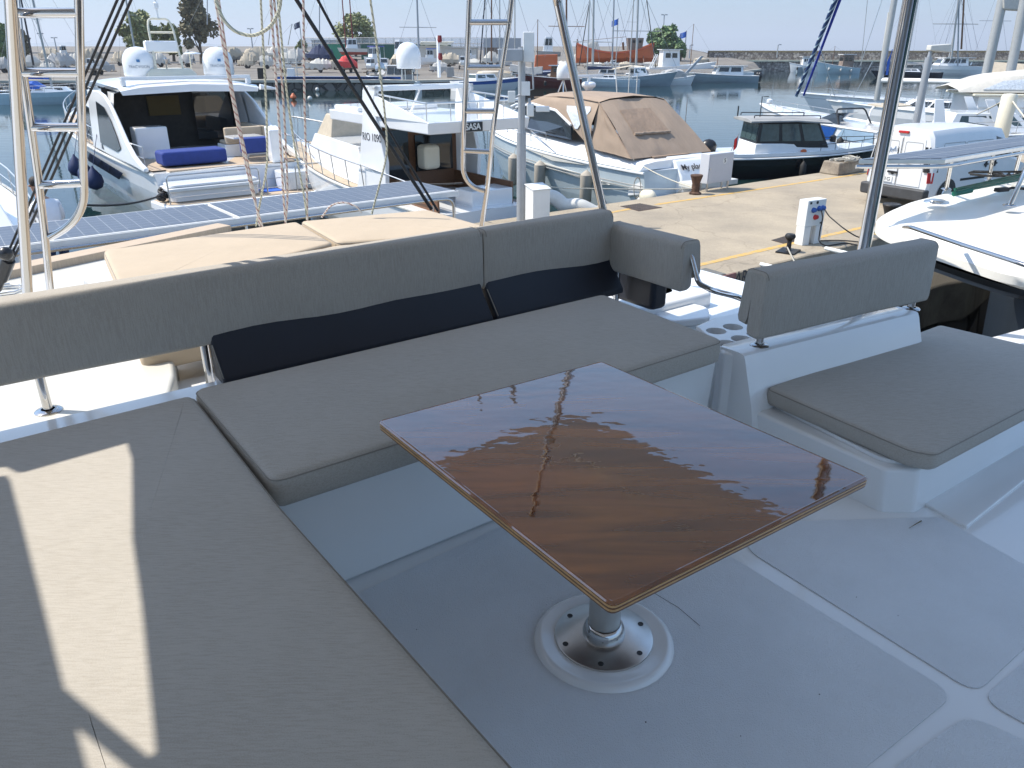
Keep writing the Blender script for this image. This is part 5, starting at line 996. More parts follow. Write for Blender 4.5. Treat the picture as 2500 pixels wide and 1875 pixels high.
for sd in (1, -1):
    m = M(); m.slab([(.055, sd*.78, .86), (.055, sd*.66, .86), (.055, sd*.60, 1.42), (.055, sd*.65, 1.42)], .03*sd); m.slab([(.04, sd*.80, .88), (.30, sd*.862, .86), (.22, sd*.80, 1.42), (.05, sd*.71, 1.42)], .02*sd); m.build('tail_lamp_trim', dark, VN, local=True)
    m = M(); m.slab([(.03, sd*.81, .62), (.16, sd*.87, .62), (.16, sd*.865, .86), (.03, sd*.79, .86)], .02*sd); m.build('tail_lamp', red_p, VN, local=True)
    for x in (.80, 3.42):
        m = M(); m.lathe([(.20, -.09), (.30, -.08), (.305, .08), (.20, .1)], (x, sd*.76, .305), 28, (0, sd, 0)); wh = m.build('wheel', tyre, VN, local=True, smooth=40)
        m = M(); m.lathe([(.19, .0), (.18, .02), (.05, .03), (.01, .03)], (x, sd*.86, .305), 20, (0, sd, 0)); m.build('rim', steel, wh, local=True)
        m = M(); m.lathe([(.36, 0), (.36, .004), (.01, .004)], (x, sd*.858, .32), 28, (0, sd, 0)); m.build('wheel_arch', dark, VN, local=True)
    m = M(); m.slab([(2.5, sd*.868, 1.06), (3.25, sd*.866, 1.05), (2.98, sd*.775, 1.46), (2.52, sd*.768, 1.56)], .012*sd); m.build('door_window', glass_d, VN, local=True)
    m = M(); m.slab([(1.25, sd*.862, .60), (2.25, sd*.862, .60), (2.25, sd*.872, .655), (1.25, sd*.872, .655)], .012*sd); m.slab([(2.45, sd*.862, .60), (3.0, sd*.862, .60), (3.0, sd*.872, .655), (2.45, sd*.872, .655)], .012*sd); m.build('rub_strip', dark, VN, local=True)
    for x in (2.18, 2.55): m = M(); m.lathe([(.055, 0), (.05, .012), (.01, .014)], (x, sd*.866, .93), 8, (0, sd, .1)); m.cbox((x, sd*.875, .93), (.16, .02, .035)); m.cbox((x, sd*.875, .93), (.035, .02, .14)); m.build('door_handle', dark, VN, local=True)
    m = M(); m.cbox((3.2, sd*1.0, 1.12), (.10, .20, .14)); m.build('mirror', dark, VN, local=True, bevel=.03)
for y0, y1 in ((-.62, -.02), (.02, .62)):
    m = M(); a = .052; pr = [(y0+(.0), .50), (y1, .50), (y1, 1.0), (y1*.93 if y1 > .1 else y1, 1.58), (y0*.93 if y0 < -.1 else y0, 1.58), (y0, 1.0)]
    m.loft([[(x, y, z) for y, z in pr] for x in (a-.006, a+.03)]); dr_ = m.build('rear_door', van_w, VN, local=True, bevel=.01)
    m = M(); ya, yb = min(y0, y1)+.07, max(y0, y1)-.07; m.tube([Vector((a-.008, y, z)) for y, z in ((ya, 1.0), (yb, 1.0), (yb*.96, 1.5), (ya*.96, 1.5))], .006, 5, closed=True, fil=.05); m.build('window_pressing', hull_gr, dr_, local=True)
m = M(); m.tube([(.044, 0, .48), (.044, 0, 1.60)], .006, 4); m.build('door_gap', dark, VN, local=True)
m = M(); m.cbox((.04, .02, 1.71), (.05, .26, .055)); m.build('brake_light', red_p, VN, local=True, bevel=.01)
m = M(); m.cbox((.03, .12, .78), (.05, .26, .05)); m.lathe([(.05, 0), (.04, .02)], (.04, .12, .76), 10, (-1, 0, 0)); m.build('door_handle', dark, VN, local=True, bevel=.01)
m = M(); m.cbox((.035, .33, .60), (.012, .46, .13)); npl = m.build('number_plate', pcb, VN, local=True); text('1901G', 'registration', paper, npl, face_mat((.027, .33, .60), (0, -1, 0), (0, 0, 1)), .12, .002, squash=1.15)
m = M(); m.tube([Vector((.034-.0*k_, .52-.012*k_+.02*math.sin(k_*1.9), 1.20+.012*k_*.3+.045*math.sin(k_*1.35)*(1+.6*math.sin(k_*.7)))) for k_ in range(34)], .006, 4); m.build('script', inkb, VN, local=True)
m = M(); m.frus([(.045, .05, 1.0), (.045, .09, 1.0), (.035, .09, 1.0), (.035, .05, 1.0)], [(.045, .07, 1.35), (.045, .09, 1.38), (.035, .09, 1.38), (.035, .07, 1.35)]); m.build('wiper', dark, VN, local=True)
m = M(); m.slab([(3.0, .62, 1.42), (3.42, .66, 1.12), (3.42, -.66, 1.12), (3.0, -.62, 1.42)], -.012); m.build('windscreen', glass_d, VN, local=True)
for x0, x1 in ((.42, 1.25), (1.3, 2.38)): m = M(); m.tube([Vector((x, -.845, z)) if 0 else Vector((x, -(.872 if z < 1.1 else .80), z)) for x, z in ((x0, 1.05), (x1, 1.05), (x1, 1.5), (x0, 1.5))], .005, 4, closed=True, fil=.06); m.build('panel_pressing', hull_gr, VN, local=True)

# ------------------------------------------------------------ black hulled cabin boat with outboard
BB = boat('cabin_boat', Vector((8.1, 32.0, 0)), 3, 'black hulled cabin boat with grey green windows and a black outboard', 'motor boat')
H = Hull(7.0, 2.5, .82, 1.12, .9, 2.6, .7, .2, .35); add_hull(BB, H, hull_bk, gel, None, rub=gel)
m = M(); m.loft([[H.p(i/12, sd, .02, 0)+Vector((0, 0, z)) for sd, z in ((1, 0), (1, .13), (-1, .13), (-1, 0))] for i in range(12)]); m.build('gunwale', gel, BB, local=True)
cb = (((1.3, 4.3), (1.4, 3.8)), ((1.0, .85), (.95, .80)), (1.15, 2.1)); house(BB, ((1.25, 4.9), (1.3, 4.6)), ((1.05, .8), (1.03, .78)), (.8, 1.34), gel); house(BB, *cb, dark); side_windows(BB, *cb, 3, glass_g, .02, .98, .28, .95, .05, back=True)
m = M(); m.loft([[(x, y, z) for y, z in ((1.08, a), (1.08, a+.07), (.6, a+.14), (-.6, a+.14), (-1.08, a+.07), (-1.08, a))] for x, a in ((1.0, 2.10), (2.8, 2.13), (4.2, 2.04))]); m.build('roof', hull_gr, BB, local=True, bevel=.02)
m = M(); m.tube([(1.2, .8, 2.26), (1.2, .8, 2.36), (3.8, .8, 2.34), (3.8, .8, 2.22)], .02, 5, fil=.05); m.tube([(1.2, -.8, 2.26), (1.2, -.8, 2.36), (3.8, -.8, 2.34), (3.8, -.8, 2.22)], .02, 5, fil=.05); m.tube([(1.1, .9, 2.1), (1.1, .9, 2.6)], .03, 6); m.tube([(1.7, 0, 2.25), (1.7, 0, 3.0), (1.95, 0, 3.0)], .02, 6); m.build('roof_rack', dark, BB, local=True)
m = M(); m.lathe([(.08, 0), (.13, .06), (.12, .16), (.05, .2)], (2.0, 0, 2.72), 12); m.build('light', gel, BB, local=True)
m = M(); m.ball((-.25, 0, 1.12), .36, 14, (.95, .75, .85)); m.frus([(-.4, .12, .2), (-.1, .12, .2), (-.1, -.12, .2), (-.4, -.12, .2)], [(-.45, .2, 1.0), (0, .2, 1.0), (0, -.2, 1.0), (-.45, -.2, 1.0)]); m.build('outboard_motor', dark, BB, local=True, smooth=50)
add_rail(BB, H, .55, .985, .38, 5, r=.014, mt=dark, mid=False, ins=.05); m = M(); m.cyl((.3, -1.0, .9), (.55, -1.15, 1.75), .015, n=5); m.build('flag_staff', alu, BB, local=True); m = M(); m.grid(lambda u, v: Vector((.52-.12*u, -1.14-.02*math.sin(5*u), 1.65-.42*v-.15*u)), 6, 6); m.build('flag', red_p, BB, local=True, fix=False)
m = M(); m.ball((3.2, -1.1, 1.06), .10, 10, (1.3, .6, .8)); m.build('orange_buoy', orange, BB, local=True)
m = M(); m.lathe([(.12, 0), (.12, .4), (.05, .45)], (4.8, 0, 1.1), 10); m.build('vent', dark, BB, local=True)
fenders(BB, H, (.45,), rubber, .12, .5, -1)

# ------------------------------------------------------------ speedboat with blue decals, bow towards the van
XB = boat('speedboat', Vector((13.6, 34.9, 0)), -14, 'white speedboat with swooping blue decals and a smoked windscreen', 'motor boat')
H = Hull(9.0, 2.7, 1.65, 2.2, .9, 2.3, 1.2, .2, .35); 
XB.location = (16.0, 33.2, 0); XB.rotation_euler = (0, 0, math.radians(112)); bpy.context.view_layer.update(); XF[XB] = Matrix.Translation(XB.location) @ Matrix.Rotation(math.radians(112), 4, 'Z')
add_hull(XB, H, gel, gel, blue_p, rub=gel)
for sd in (1,):
    for pts, mt_ in (([(.24, .92), (.40, .90), (.50, .62), (.40, .34), (.27, .55)], blue_p), ([(.02, .52), (.18, .46), (.34, .10), (.02, .08)], blue_p), ([(.02, .92), (.20, .92), (.24, .6), (.02, .56)], blue_l)):
        m = M(); vs = []
        for f, k_ in pts:
            rg = H.ring(f); a, b = rg[0], rg[2]; q = (a+(rg[1]-a)*(1-k_)*2 if k_ > .5 else rg[1]+(b-rg[1])*(1-2*k_)); q.y += .03; vs.append(q)
        m.slab(vs, .008); m.build('decal', mt_, XB, local=True, fix=False)
house(XB, ((2.6, 6.4), (3.2, 5.6)), ((1.0, .45), (.8, .3)), (1.4, 1.72), gel); m = M(); m.slab([(2.5, .95, 1.55), (4.4, .75, 1.65), (3.2, .72, 2.1), (2.4, .85, 2.05)], .01); m.slab([(4.4, .75, 1.65), (4.4, -.75, 1.65), (3.2, -.72, 2.1), (3.2, .72, 2.1)], .01); m.build('windscreen', glass_d, XB, local=True)
m = M(); m.tube([(2.4, .95, 1.5), (2.9, .8, 2.3), (2.9, -.8, 2.3), (2.4, -.95, 1.5)], .04, 6, fil=.2); m.build('arch', dark, XB, local=True); fenders(XB, H, (.19,), rubber, .15, .9, 1)
add_rail(XB, H, .5, .97, .22, 5, r=.012, mid=False, ins=.15)

# ------------------------------------------------------------ neighbouring catamaran: cabin roof, window, solar panel
NB = thing('neighbour_catamaran', (3.6, 4.5, 0), 'cream white cabin roof and dark window of the catamaran moored alongside at right', 'catamaran')
zr = 3.6
edge_ = [P(2500+900, 720, 3.5), P(2500, 651, 3.56), P(2380, 612, 3.58), P(2250, 572, 3.58), P(2185, 549, 3.58), P(2163, 533, 3.58), P(2165, 517, 3.58), P(2190, 500, 3.58), P(2250, 475, 3.58), P(2310, 462, 3.6), P(2500, 418, 3.6), P(2700, 380, 3.6), P(2900, 350, 3.6)]
el = fillet(edge_, .35, 4); far_e = [Vector((9.5, q.y*.6+3.2, 3.7)) for q in el]
ctr = Vector((8, 5.4, 3.72)); rings = []
for k_, dz in ((0, -.16), (-.012, -.11), (-.012, -.06), (.015, -.018), (.05, -.0), (.12, .012), (.3, .035), (.6, .06), (.95, .07)):
    rings.append([q+(ctr-q)*k_*Vector((1, 1, 0)).length*.0+Vector(((ctr-q).x*k_, (ctr-q).y*k_, 0))+Vector((0, 0, dz)) for q in el])
rings[0] = [q+(Vector((ctr.x-q.x, ctr.y-q.y, 0)).normalized())*.12+Vector((0, 0, -.17)) for q in el]
m = M(); m.loft(rings, closed=False, cap0=False, cap1=False); m.build('roof', mat('cream roof gelcoat', (.74, .72, .66), .3, var=.02, vs=2), NB, smooth=60)
def off(q, d, z): t_ = Vector((ctr.x-q.x, ctr.y-q.y, 0)).normalized(); return Vector((q.x, q.y, 0))+t_*d+Vector((0, 0, z))
lower = el[:]
m = M(); m.loft([[off(q, .10, 3.40), off(q, .11, 3.36), off(q, .10, 3.34)] for q in el], closed=False, cap0=False, cap1=False); m.build('window_gasket', dark, NB)
m = M(); m.loft([[off(q, .13, 3.42), off(q, .20, 2.3)] for q in el[:len(el)*5//9]], closed=False, cap0=False, cap1=False); m.build('window', mirror_g, NB, smooth=80)
m = M(); m.loft([[off(q, .13, 3.41), off(q, .23, 2.2), off(q, .2, 1.2)] for q in el[len(el)*5//9-1:]], closed=False, cap0=False, cap1=False); m.build('cabin_side', gel, NB)
m = M(); m.loft([[off(q, .16, 2.32), off(q, .05, 2.2), off(q, -.45, 2.12), off(q, -.62, 1.95), off(q, -.65, .1)] for q in el], closed=False, cap0=False, cap1=False); m.build('hull', gel, NB, smooth=40)
m = M(); a = [P(2207, 555, 3.62), P(2225, 555, 3.66), P(2350, 598, 3.65), P(2480, 640, 3.64), P(2560, 668, 3.62)]; m.tube(a, .013, 10, fil=.03); m.cyl(P(2348, 600, 3.59), P(2348, 598, 3.65), .012); m.build('handrail', chrome, NB, smooth=60)
rn = PL(2285, 491, (P(2285, 491, 3.62).x, P(2285, 491, 3.62).y), (0, 1)); m = M(); m.lathe([(.09, 0), (.085, .01), (.06, .014), (.055, .02), (.0, .02)], P(2286, 494, 3.625), 24); 
for a_ in range(4): m.cyl(P(2286, 494, 3.64)+Vector((.045*math.cos(a_*1.6), .045*math.sin(a_*1.6), 0)), P(2286, 494, 3.68)+Vector((.045*math.cos(a_*1.6), .045*math.sin(a_*1.6), 0)), .006, n=6)
m.build('deck_fitting', steel, NB, smooth=40)
m = M(); q = P(2465, 502, 3.65); m.tube([q, q+Vector((.10, .05, .35)), q+Vector((.25, .1, .75))], .016, 10); flange(m, q, .05); m.build('stay_post', chrome, NB, smooth=50)
m = M(); m.tube([P(2500, 651, 3.37), P(2380, 612, 3.38), P(2250, 574, 3.38)], .012, 5); m.build('window_trim', gel, NB)
# solar panel on its stand over the neighbour's roof
pc = [D(2095, 392, 5.55), D(2306, 392, 6.0), D(2560, 352, 7.4), D(2420, 336, 7.8), D(2350, 343, 7.3)]
za = 4.02; pv = [P(2097, 396, za), P(2309, 396, za), P(2520, 362, za), P(2620, 345, za), P(2480, 337, za)]
SP = thing('panel_stand', (5, 7.2, 3.6), 'solar panel on a steel stand over the neighbouring cabin roof', 'solar panel')
A_, B_, C_ = P(2097, 388, 4.0), P(2309, 388, 4.0), P(2700, 324, 4.0); Dd = A_+(C_-B_)
m = M(); m.prism([A_, B_, C_, Dd], 3.966, 3.998); m.build('frame', steel, SP, bevel=.004)
i_ = inset([A_, B_, C_, Dd], .03); m = M(); m.prism(i_, 3.999, 4.001); m.build('panel_face', cells, SP)
m = M(); m.tube([A_+Vector((-.02, -.02, -.05)), B_+Vector((0, -.02, -.05)), C_+Vector((0, 0, -.05))], .014, 8, fil=.15); m.build('support_rail', chrome, SP, smooth=60)
for px in ((2318, 400, 2310, 462), (2417, 380, 2414, 440), (2492, 372, 2478, 425)):
    a = P(px[0], px[1], 3.95); b = P(px[2], px[3], 3.61); m = M(); m.cyl(b, Vector((b.x*.5+a.x*.5, b.y*.5+a.y*.5, 3.95)), .016, n=10); flange(m, b, .04); m.build('leg', chrome, SP, smooth=50)
# green boat hook bundle and lines on the roof
m = M(); a, b = P(2335, 472, 3.66), P(2560, 428, 3.68)
for k_ in range(4): m.tube([a+Vector((.0, .012*k_, .015*(k_ % 2)+.01)), b+Vector((0, .04*k_, .02*(k_ % 2)+.01))], .011, 6)
m.tube([a+Vector((-.03, -.02, .0)), a+(b-a)*.12+Vector((0, -.03, .01))], .022, 8); tag(m.build('fishing_rods', mat('green plastic', (.0, .12, .08), .4, var=.2), smooth=50), 'bundle of green rods lying on the neighbouring cabin roof', 'rods')
m = M(); random.seed(5); c_ = P(2425, 432, 3.67); m.tube(fillet([c_+Vector((random.uniform(-.25, .45), random.uniform(-.1, .25), random.uniform(0, .03))) for _ in range(16)], .1, 4), .006, 5); tag(m.build('coiled_cable', rubber), 'tangled black cable on the neighbouring cabin roof under the solar panel', 'cable')
m = M(); c_ = P(2445, 466, 3.67); m.cbox(c_+Vector((0, 0, .01)), (.12, .05, .03), .4); m.tube([c_, c_+Vector((.1, .03, .02)), c_+Vector((.3, .05, .0))], .012, 6); tag(m.build('winch_handle', rubber, bevel=.005), 'black handle lying at the right edge of the neighbouring roof', 'handle')
# ------------------------------------------------------------ our solar panels over the stern
SZ = 2.75
def Z5(x, y, z=SZ): return P(x*640/2212, 400+y*640/2212, z)
a0, a1 = Z5(-330, 545), Z5(1610, 350); b0_, b1_ = Z5(-330, 745), Z5(1985, 455); c1_ = P(1112, 479, SZ); c0_ = P(700, 474.5, SZ)
d0 = (b1_-b0_).normalized(); wv = (a1-b1_); pn = Vector((-d0.y, d0.x, 0)); WD = abs(wv.dot(pn))
SF = thing('solar_array', (b1_.x, b1_.y, 2.0), 'row of solar panels on a steel tube frame over the stern behind the sun pad', 'solar panels')
for (pa, pb_, lbl) in ((b1_-d0*7.5, b1_-d0*3.62, 'solar panel at the far left end of the stern frame'), (b1_-d0*3.6, b1_, 'solar panel in the middle of the stern frame behind the left ladder'), (b1_+d0*.05, b1_+d0*3.35, 'solar panel at the right end of the stern frame below the black stays')):
    o = SF
    sk = wv-pn*wv.dot(pn)
    q = [pa, pb_, pb_+pn*WD, pa+pn*WD]; m = M(); m.prism(q, SZ-.045, SZ); fr_ = m.build('solar_panel', alu_w, o, bevel=.004); XF[fr_] = XF[o]; m = M(); m.prism(inset(q, .04), SZ+.001, SZ+.004); m.build('panel_face', cells, fr_)
m = M(); m.tube([b1_-d0*8-pn*.06+Vector((0, 0, -.09)), b1_+d0*2.9-pn*.06+Vector((0, 0, -.09)), b1_+d0*3.3-pn*.02+Vector((0, 0, -.12)), b1_+d0*3.3-pn*.02+Vector((0, 0, -1.0))], .022, 10, fil=.15); m.build('rail', chrome, SF, smooth=60)
m = M(); m.prism([b1_-d0*8-pn*.02, b1_+d0*3.4-pn*.02, b1_+d0*3.4-pn*.002, b1_-d0*8-pn*.002], SZ-.09, SZ-.01); m.build('channel', alu_w, SF)
for k_ in (-6, -2.4, .1): q = b1_+d0*k_-pn*.06; m = M(); m.tube([q+Vector((0, 0, -.09)), q-pn*.05+Vector((0, 0, -.3)), q-pn*.35+Vector((0, 0, -.9))], .018, 8, fil=.1); m.build('strut', steel, SF)
# ------------------------------------------------------------ ropes of the mainsheet
G1 = 'mainsheet ropes rising from the deck behind the sun pad'
def rope(px, y0, y1, r, mt, label, grp=G1, name='rope', n=None):
    pts = []; N = len(px)
    for i, (x, y) in enumerate(px): pts.append(D(x*K, y*K, y0+(y1-y0)*i/(N-1)))
    out = fillet(pts, 9, 5) if N > 2 else [pts[0]+(pts[1]-pts[0])*k_/6 for k_ in range(7)]
    m = M(); m.tube(out, r, 7); return tag(m.build(name, mt, smooth=80), label, 'rope', grp)
rope([(567, 490), (540, 400), (497, 190), (462, -20)], 6.9, 6.2, .0095, rope_r, 'red flecked rope on the far left, sloping down past the right dome')
rope([(561, 488), (548, 410), (500, 190), (470, -20)], 6.95, 6.25, .0085, rope_r, 'second red flecked rope close beside the leftmost one')
rope([(553, 488), (563, 430), (578, 360), (576, 240), (562, -20)], 7.0, 6.3, .0085, rope_k, 'cream rope hanging straight between the leftmost ropes and the middle bunch')
rope([(617, 482), (612, 420), (604, 280), (583, -20)], 7.0, 6.3, .0095, rope_r, 'red flecked rope on the left side of the middle bunch')
rope([(617, 482), (622, 420), (612, 200), (590, -20)], 7.05, 6.3, .009, rope_r, 'red flecked rope in the middle of the bunch, crossing its neighbours')
rope([(663, 475), (660, 440), (624, 250), (598, -20)], 7.05, 6.3, .0085, rope_k, 'cream rope slanting down right from the middle bunch')
rope([(664, 476), (663, 400), (658, 240), (655, -20)], 7.0, 6.35, .009, rope_r, 'single red flecked rope on the right of the bunch')
rope([(803, 462), (838, 330), (832, 250), (812, 80), (797, -20)], 7.2, 6.6, .009, rope_k, 'cream rope further right bending beside the black stays')
rope([(463, -10), (480, 40), (505, 68), (545, 80), (585, 60), (605, 20), (607, -20)], 5.9, 5.9, .012, rope_k, 'cream rope hanging in a slack loop at the top', grp=None)
rope([(695, 470), (715, 442), (745, 436), (772, 447), (782, 460)], 6.9, 6.9, .0085, rope_r, 'short red flecked rope arched over the sun pad edge', grp=None)
# stays of our own rig
G2 = 'black stays of our rig'
rope([(-8, 600), (20, 540), (262, -20)], 5.6, 5.3, .0085, rope_b, 'leftmost of the three black stays behind the left ladder', G2, 'stay')
rope([(-6, 610), (40, 520), (276, -20)], 5.55, 5.25, .0085, rope_b, 'middle black stay of the three behind the left ladder', G2, 'stay')
rope([(-4, 620), (60, 500), (292, -20)], 5.5, 5.2, .0085, rope_b, 'rightmost of the three black stays behind the left ladder', G2, 'stay')
rope([(932, 452), (800, 250), (628, -20)], 7.3, 6.8, .017, rope_b, 'thick black stay crossing the small flybridge yacht', G2, 'stay')
rope([(946, 456), (820, 250), (676, -20)], 7.4, 6.9, .012, rope_b, 'thinner black stay just right of the thick one', G2, 'stay')
m = M(); a, b = D(-6*K, 625*K, 5.5), D(25*K, 545*K, 5.4); m.cyl(a, b, .03, n=8); m.cyl(a+(b-a)*.3, a+(b-a)*.8, .045, n=8); m.ball(D(12*K, 548*K, 5.3), .05, 10); tag(m.build('turnbuckle', dark, smooth=50), 'black rigging tackle at the left edge below the stays', 'tackle')
m = M(); c_ = P(20, 720, 3.0); m.tube([c_+Vector((.12*math.cos(a)+.01*math.cos(9*a), .12*math.sin(a), .01+.003*a)) for a in [k_*.4 for k_ in range(40)]], .008, 5); tag(m.build('coiled_line', steel), 'small coiled wire on the left side deck', 'coil')
# dark mooring tackle on the yacht's stern corner
YM = XF[Y]
m = M(); random.seed(2); c_ = YM @ Vector((-.45, 2.35, 1.05)); m.tube(fillet([c_+Vector((random.uniform(-.16, .16), random.uniform(-.16, .16), random.uniform(-.16, .2))) for _ in range(22)], .1, 4), .03, 6); tag(m.build('rope_tangle', rope_b), 'knot of thick black mooring rope on the stern corner of the motor yacht', 'rope')
line([c_, D(200, 500, 15), D(150, 540, 11)], .025, 'thick black mooring rope running down left from the motor yacht', rope_b, .1, name='mooring_line')
line([XF[S] @ Vector((9.8, 1.0, 1.9)), XF[Y] @ Vector((.4, -2.3, 1.5)), D(1130, 447, 17)], .02, 'black line between the two white yachts and the pier', rope_b, .25)
# ------------------------------------------------------------ grey dinghy by the white cabinet
DG = boat('inflatable_dinghy', P(1395, 505, .9), 100, 'white inflatable dinghy tube poking over the quay beside the white cabinet', 'dinghy')
DG.location = (1.55, 19.0, .58); XF[DG] = Matrix.Translation(DG.location) @ Matrix.Rotation(math.radians(170), 4, 'Z'); DG.rotation_euler = (0, 0, math.radians(170))
m = M(); m.tube([(-.5, .1, .45), (-.1, .18, .66), (.25, .15, .60), (.5, .1, .82), (.9, .0, .80), (1.3, .1, .5), (2.4, .3, -.1)], .18, 12, fil=.25); m.build('tube', gel_d, DG, local=True, smooth=60)
m = M(); m.box(.6, 2.6, .3, 1.2, -.3, -.2); m.build('floor', hull_gr, DG, local=True)
# ------------------------------------------------------------ crew member by the left boat
def person(loc, rz, label):
    t = thing('person', loc, label, 'person', rz)
    J = [((0, 0, .95), .16, -1), ((.02, 0, 1.15), .155, 0), ((.10, 0, 1.38), .165, 1), ((.17, 0, 1.50), .075, 2), ((.21, 0, 1.57), .06, 3), ((.24, 0, 1.66), .088, 4), ((.25, 0, 1.76), .085, 5),
         ((.08, .20, 1.40), .07, 2), ((.12, .27, 1.15), .05, 7), ((.32, .22, 1.02), .04, 8), ((.42, .18, 1.0), .035, 9), ((.08, -.20, 1.40), .07, 2), ((.12, -.27, 1.15), .05, 11), ((.32, -.22, 1.02), .04, 12), ((.42, -.18, 1.0), .035, 13),
         ((.02, .10, .85), .11, 0), ((.08, .12, .48), .075, 15), ((0, .12, .10), .05, 16), ((.14, .13, .04), .04, 17), ((.02, -.10, .85), .11, 0), ((.08, -.12, .48), .075, 19), ((0, -.12, .10), .05, 20), ((.14, -.13, .04), .04, 21)]
    for sd, w_ in ((1, 10), (-1, 14)):
        for k_ in range(5): J += [((.47, sd*(.15+.018*k_), 1.0), .012, w_), ((.52, sd*(.15+.018*k_), .98-.004*k_), .010, len(J))]
    me = bpy.data.meshes.new('body'); me.from_pydata([j[0] for j in J], [(i, j[2]) for i, j in enumerate(J) if j[2] >= 0], [])
    b = bpy.data.objects.new('body', me); scene.collection.objects.link(b); b.parent = t
    sk = b.modifiers.new('skin', 'SKIN'); b.modifiers.new('sub', 'SUBSURF').levels = 1; b.modifiers['sub'].render_levels = 2
    for i, j in enumerate(J): me.skin_vertices[0].data[i].radius = (j[1], j[1])
    me.skin_vertices[0].data[0].use_root = True
    bpy.context.view_layer.update(); dg = bpy.context.evaluated_depsgraph_get(); nm = bpy.data.meshes.new_from_object(b.evaluated_get(dg)); b.modifiers.clear(); b.data = nm
    nm.materials.clear(); nm.materials.append(skin); nm.materials.append(shirt); nm.materials.append(cv_nv)
    for p in nm.polygons:
        z, x, y = p.center.z, p.center.x, abs(p.center.y); p.use_smooth = True
        p.material_index = 1 if (.93 < z < 1.50 and y < .33 and x < .22) else (2 if z < .93 and z > .45 else 0)
    m = M(); m.ball((.225, 0, 1.755), .098, 14, (1, .9, .95)); m.build('hair', hair, t, local=True, smooth=80)
    m = M(); m.ball((.345, 0, 1.70), .016, 8); m.ball((.25, .088, 1.70), .02, 8); m.ball((.25, -.088, 1.70), .02, 8); m.build('face', skin, t, local=True, smooth=80)
q = D(128, 545, 12.8); person((q.x, q.y, q.z-1.1), math.radians(150), 'man with dark hair in a white t-shirt bending beside the left ladder')
LB = boat('moored_boat', Vector((-9.6, 12.6, 0)), 128, 'white hull at the far left edge behind the steel pole', 'motor boat'); H = Hull(12, 3.8, 1.5, 2.1, .9, 2.2, 1.2, .15, .4); add_hull(LB, H, gel, gel, None, rub=gel_d)
add_rail(LB, H, .1, .98, .6, 8, r=.016, ins=.08); house(LB, ((2, 8), (3, 7)), ((1.4, .9), (1.2, .7)), (1.5, 2.3), gel); side_windows(LB, ((2, 8), (3, 7)), ((1.4, .9), (1.2, .7)), (1.5, 2.3), 3)
# ------------------------------------------------------------ right hand side: boats beyond the pier
# white sailing boat with blue wrapped forestays
WS = boat('sailing_boat', Vector((30.5, 44.0, 0)), 139, 'white sailing boat beyond the black cabin boat, with two blue forestays', 'sailing boat', 'sailing boats moored across the harbour')
H = Hull(13.5, 3.9, 1.25, 1.75, .7, 1.8, 1.6, .1, .42); add_hull(WS, H, gel, gel, gel_d, rub=gel)
house(WS, ((4, 9.3), (4.6, 8.2)), ((1.25, .7), (1.05, .5)), (1.3, 1.95), gel); side_windows(WS, ((4, 9.3), (4.6, 8.2)), ((1.25, .7), (1.05, .5)), (1.3, 1.95), 3, v0=.4, front=False); add_rail(WS, H, .05, .985, .62, 10, r=.016, ins=.06)
def wpx(u, v, y): q = D(u, v, y); return XF[WS].inverted() @ q
for a, b, r, mt_, nm, cat_ in (((1944, 235, 53), (2050, -25, 50), .13, rope_bl, 'furled_sail', ''), ((1962, 233, 53), (2060, -25, 50), .085, mat('royal blue line', (.01, .03, .30), .6), 'furled_sail', '')):
    m = M(); m.cyl(wpx(*a), wpx(*b), r*.75, r*1.1, n=8); m.build(nm, mt_, WS, local=True, smooth=60)
m = M(); m.cyl(wpx(2140, 245, 46.5), wpx(2188, -25, 46.5), .17, .17, n=10); m.build('mast', alu, WS, local=True, smooth=60)
m = M(); m.cyl(wpx(2145, 200, 46.8), wpx(2170, 30, 46.8), .09, .05, n=8); m.build('furled_main', gel_d, WS, local=True)
m = M(); m.loft([[wpx(u, v, 46.2) for u, v in ((2162, 183), (2180, 120), (2166, 150))], [wpx(u, v, 46.4) for u, v in ((2168, 183), (2178, 120), (2170, 150))]]); m.build('blue_sail_cover', cv_bl, WS, local=True)
m = M(); m.cyl(wpx(2150, 196, 46.5), wpx(2372, 200, 42.5), .14, .12, n=10); m.build('boom', alu_w, WS, local=True, smooth=60)
m = M()
for a, b in (((2000, 110), (2040, 240)), ((2130, 150), (2084, 238)), ((1955, 236), (2045, 245)), ((2120, -20), (2102, 160)), ((2100, 160), (2160, -20))): m.cyl(wpx(*a, 48), wpx(*b, 48), .018, n=4)
m.build('rigging', steel, WS, local=True)
CT = thing('deck_awning', D(2200, 262, 40), 'cream sun awning on a bent tube beyond the thick steel pole', 'awning')
m = M(); a = [D(2118, 253, 38), D(2190, 249, 39), D(2225, 262, 37), D(2165, 262, 36)]; m.slab([Vector((q.x, q.y, a[0].z)) for q in a], .06); m.build('cloth', cv_be, CT)
m = M(); m.tube([D(2118, 300, 37), D(2128, 262, 37.2), D(2150, 255, 37.5)], .04, 6, fil=.3); m.build('hoop', gel, CT)
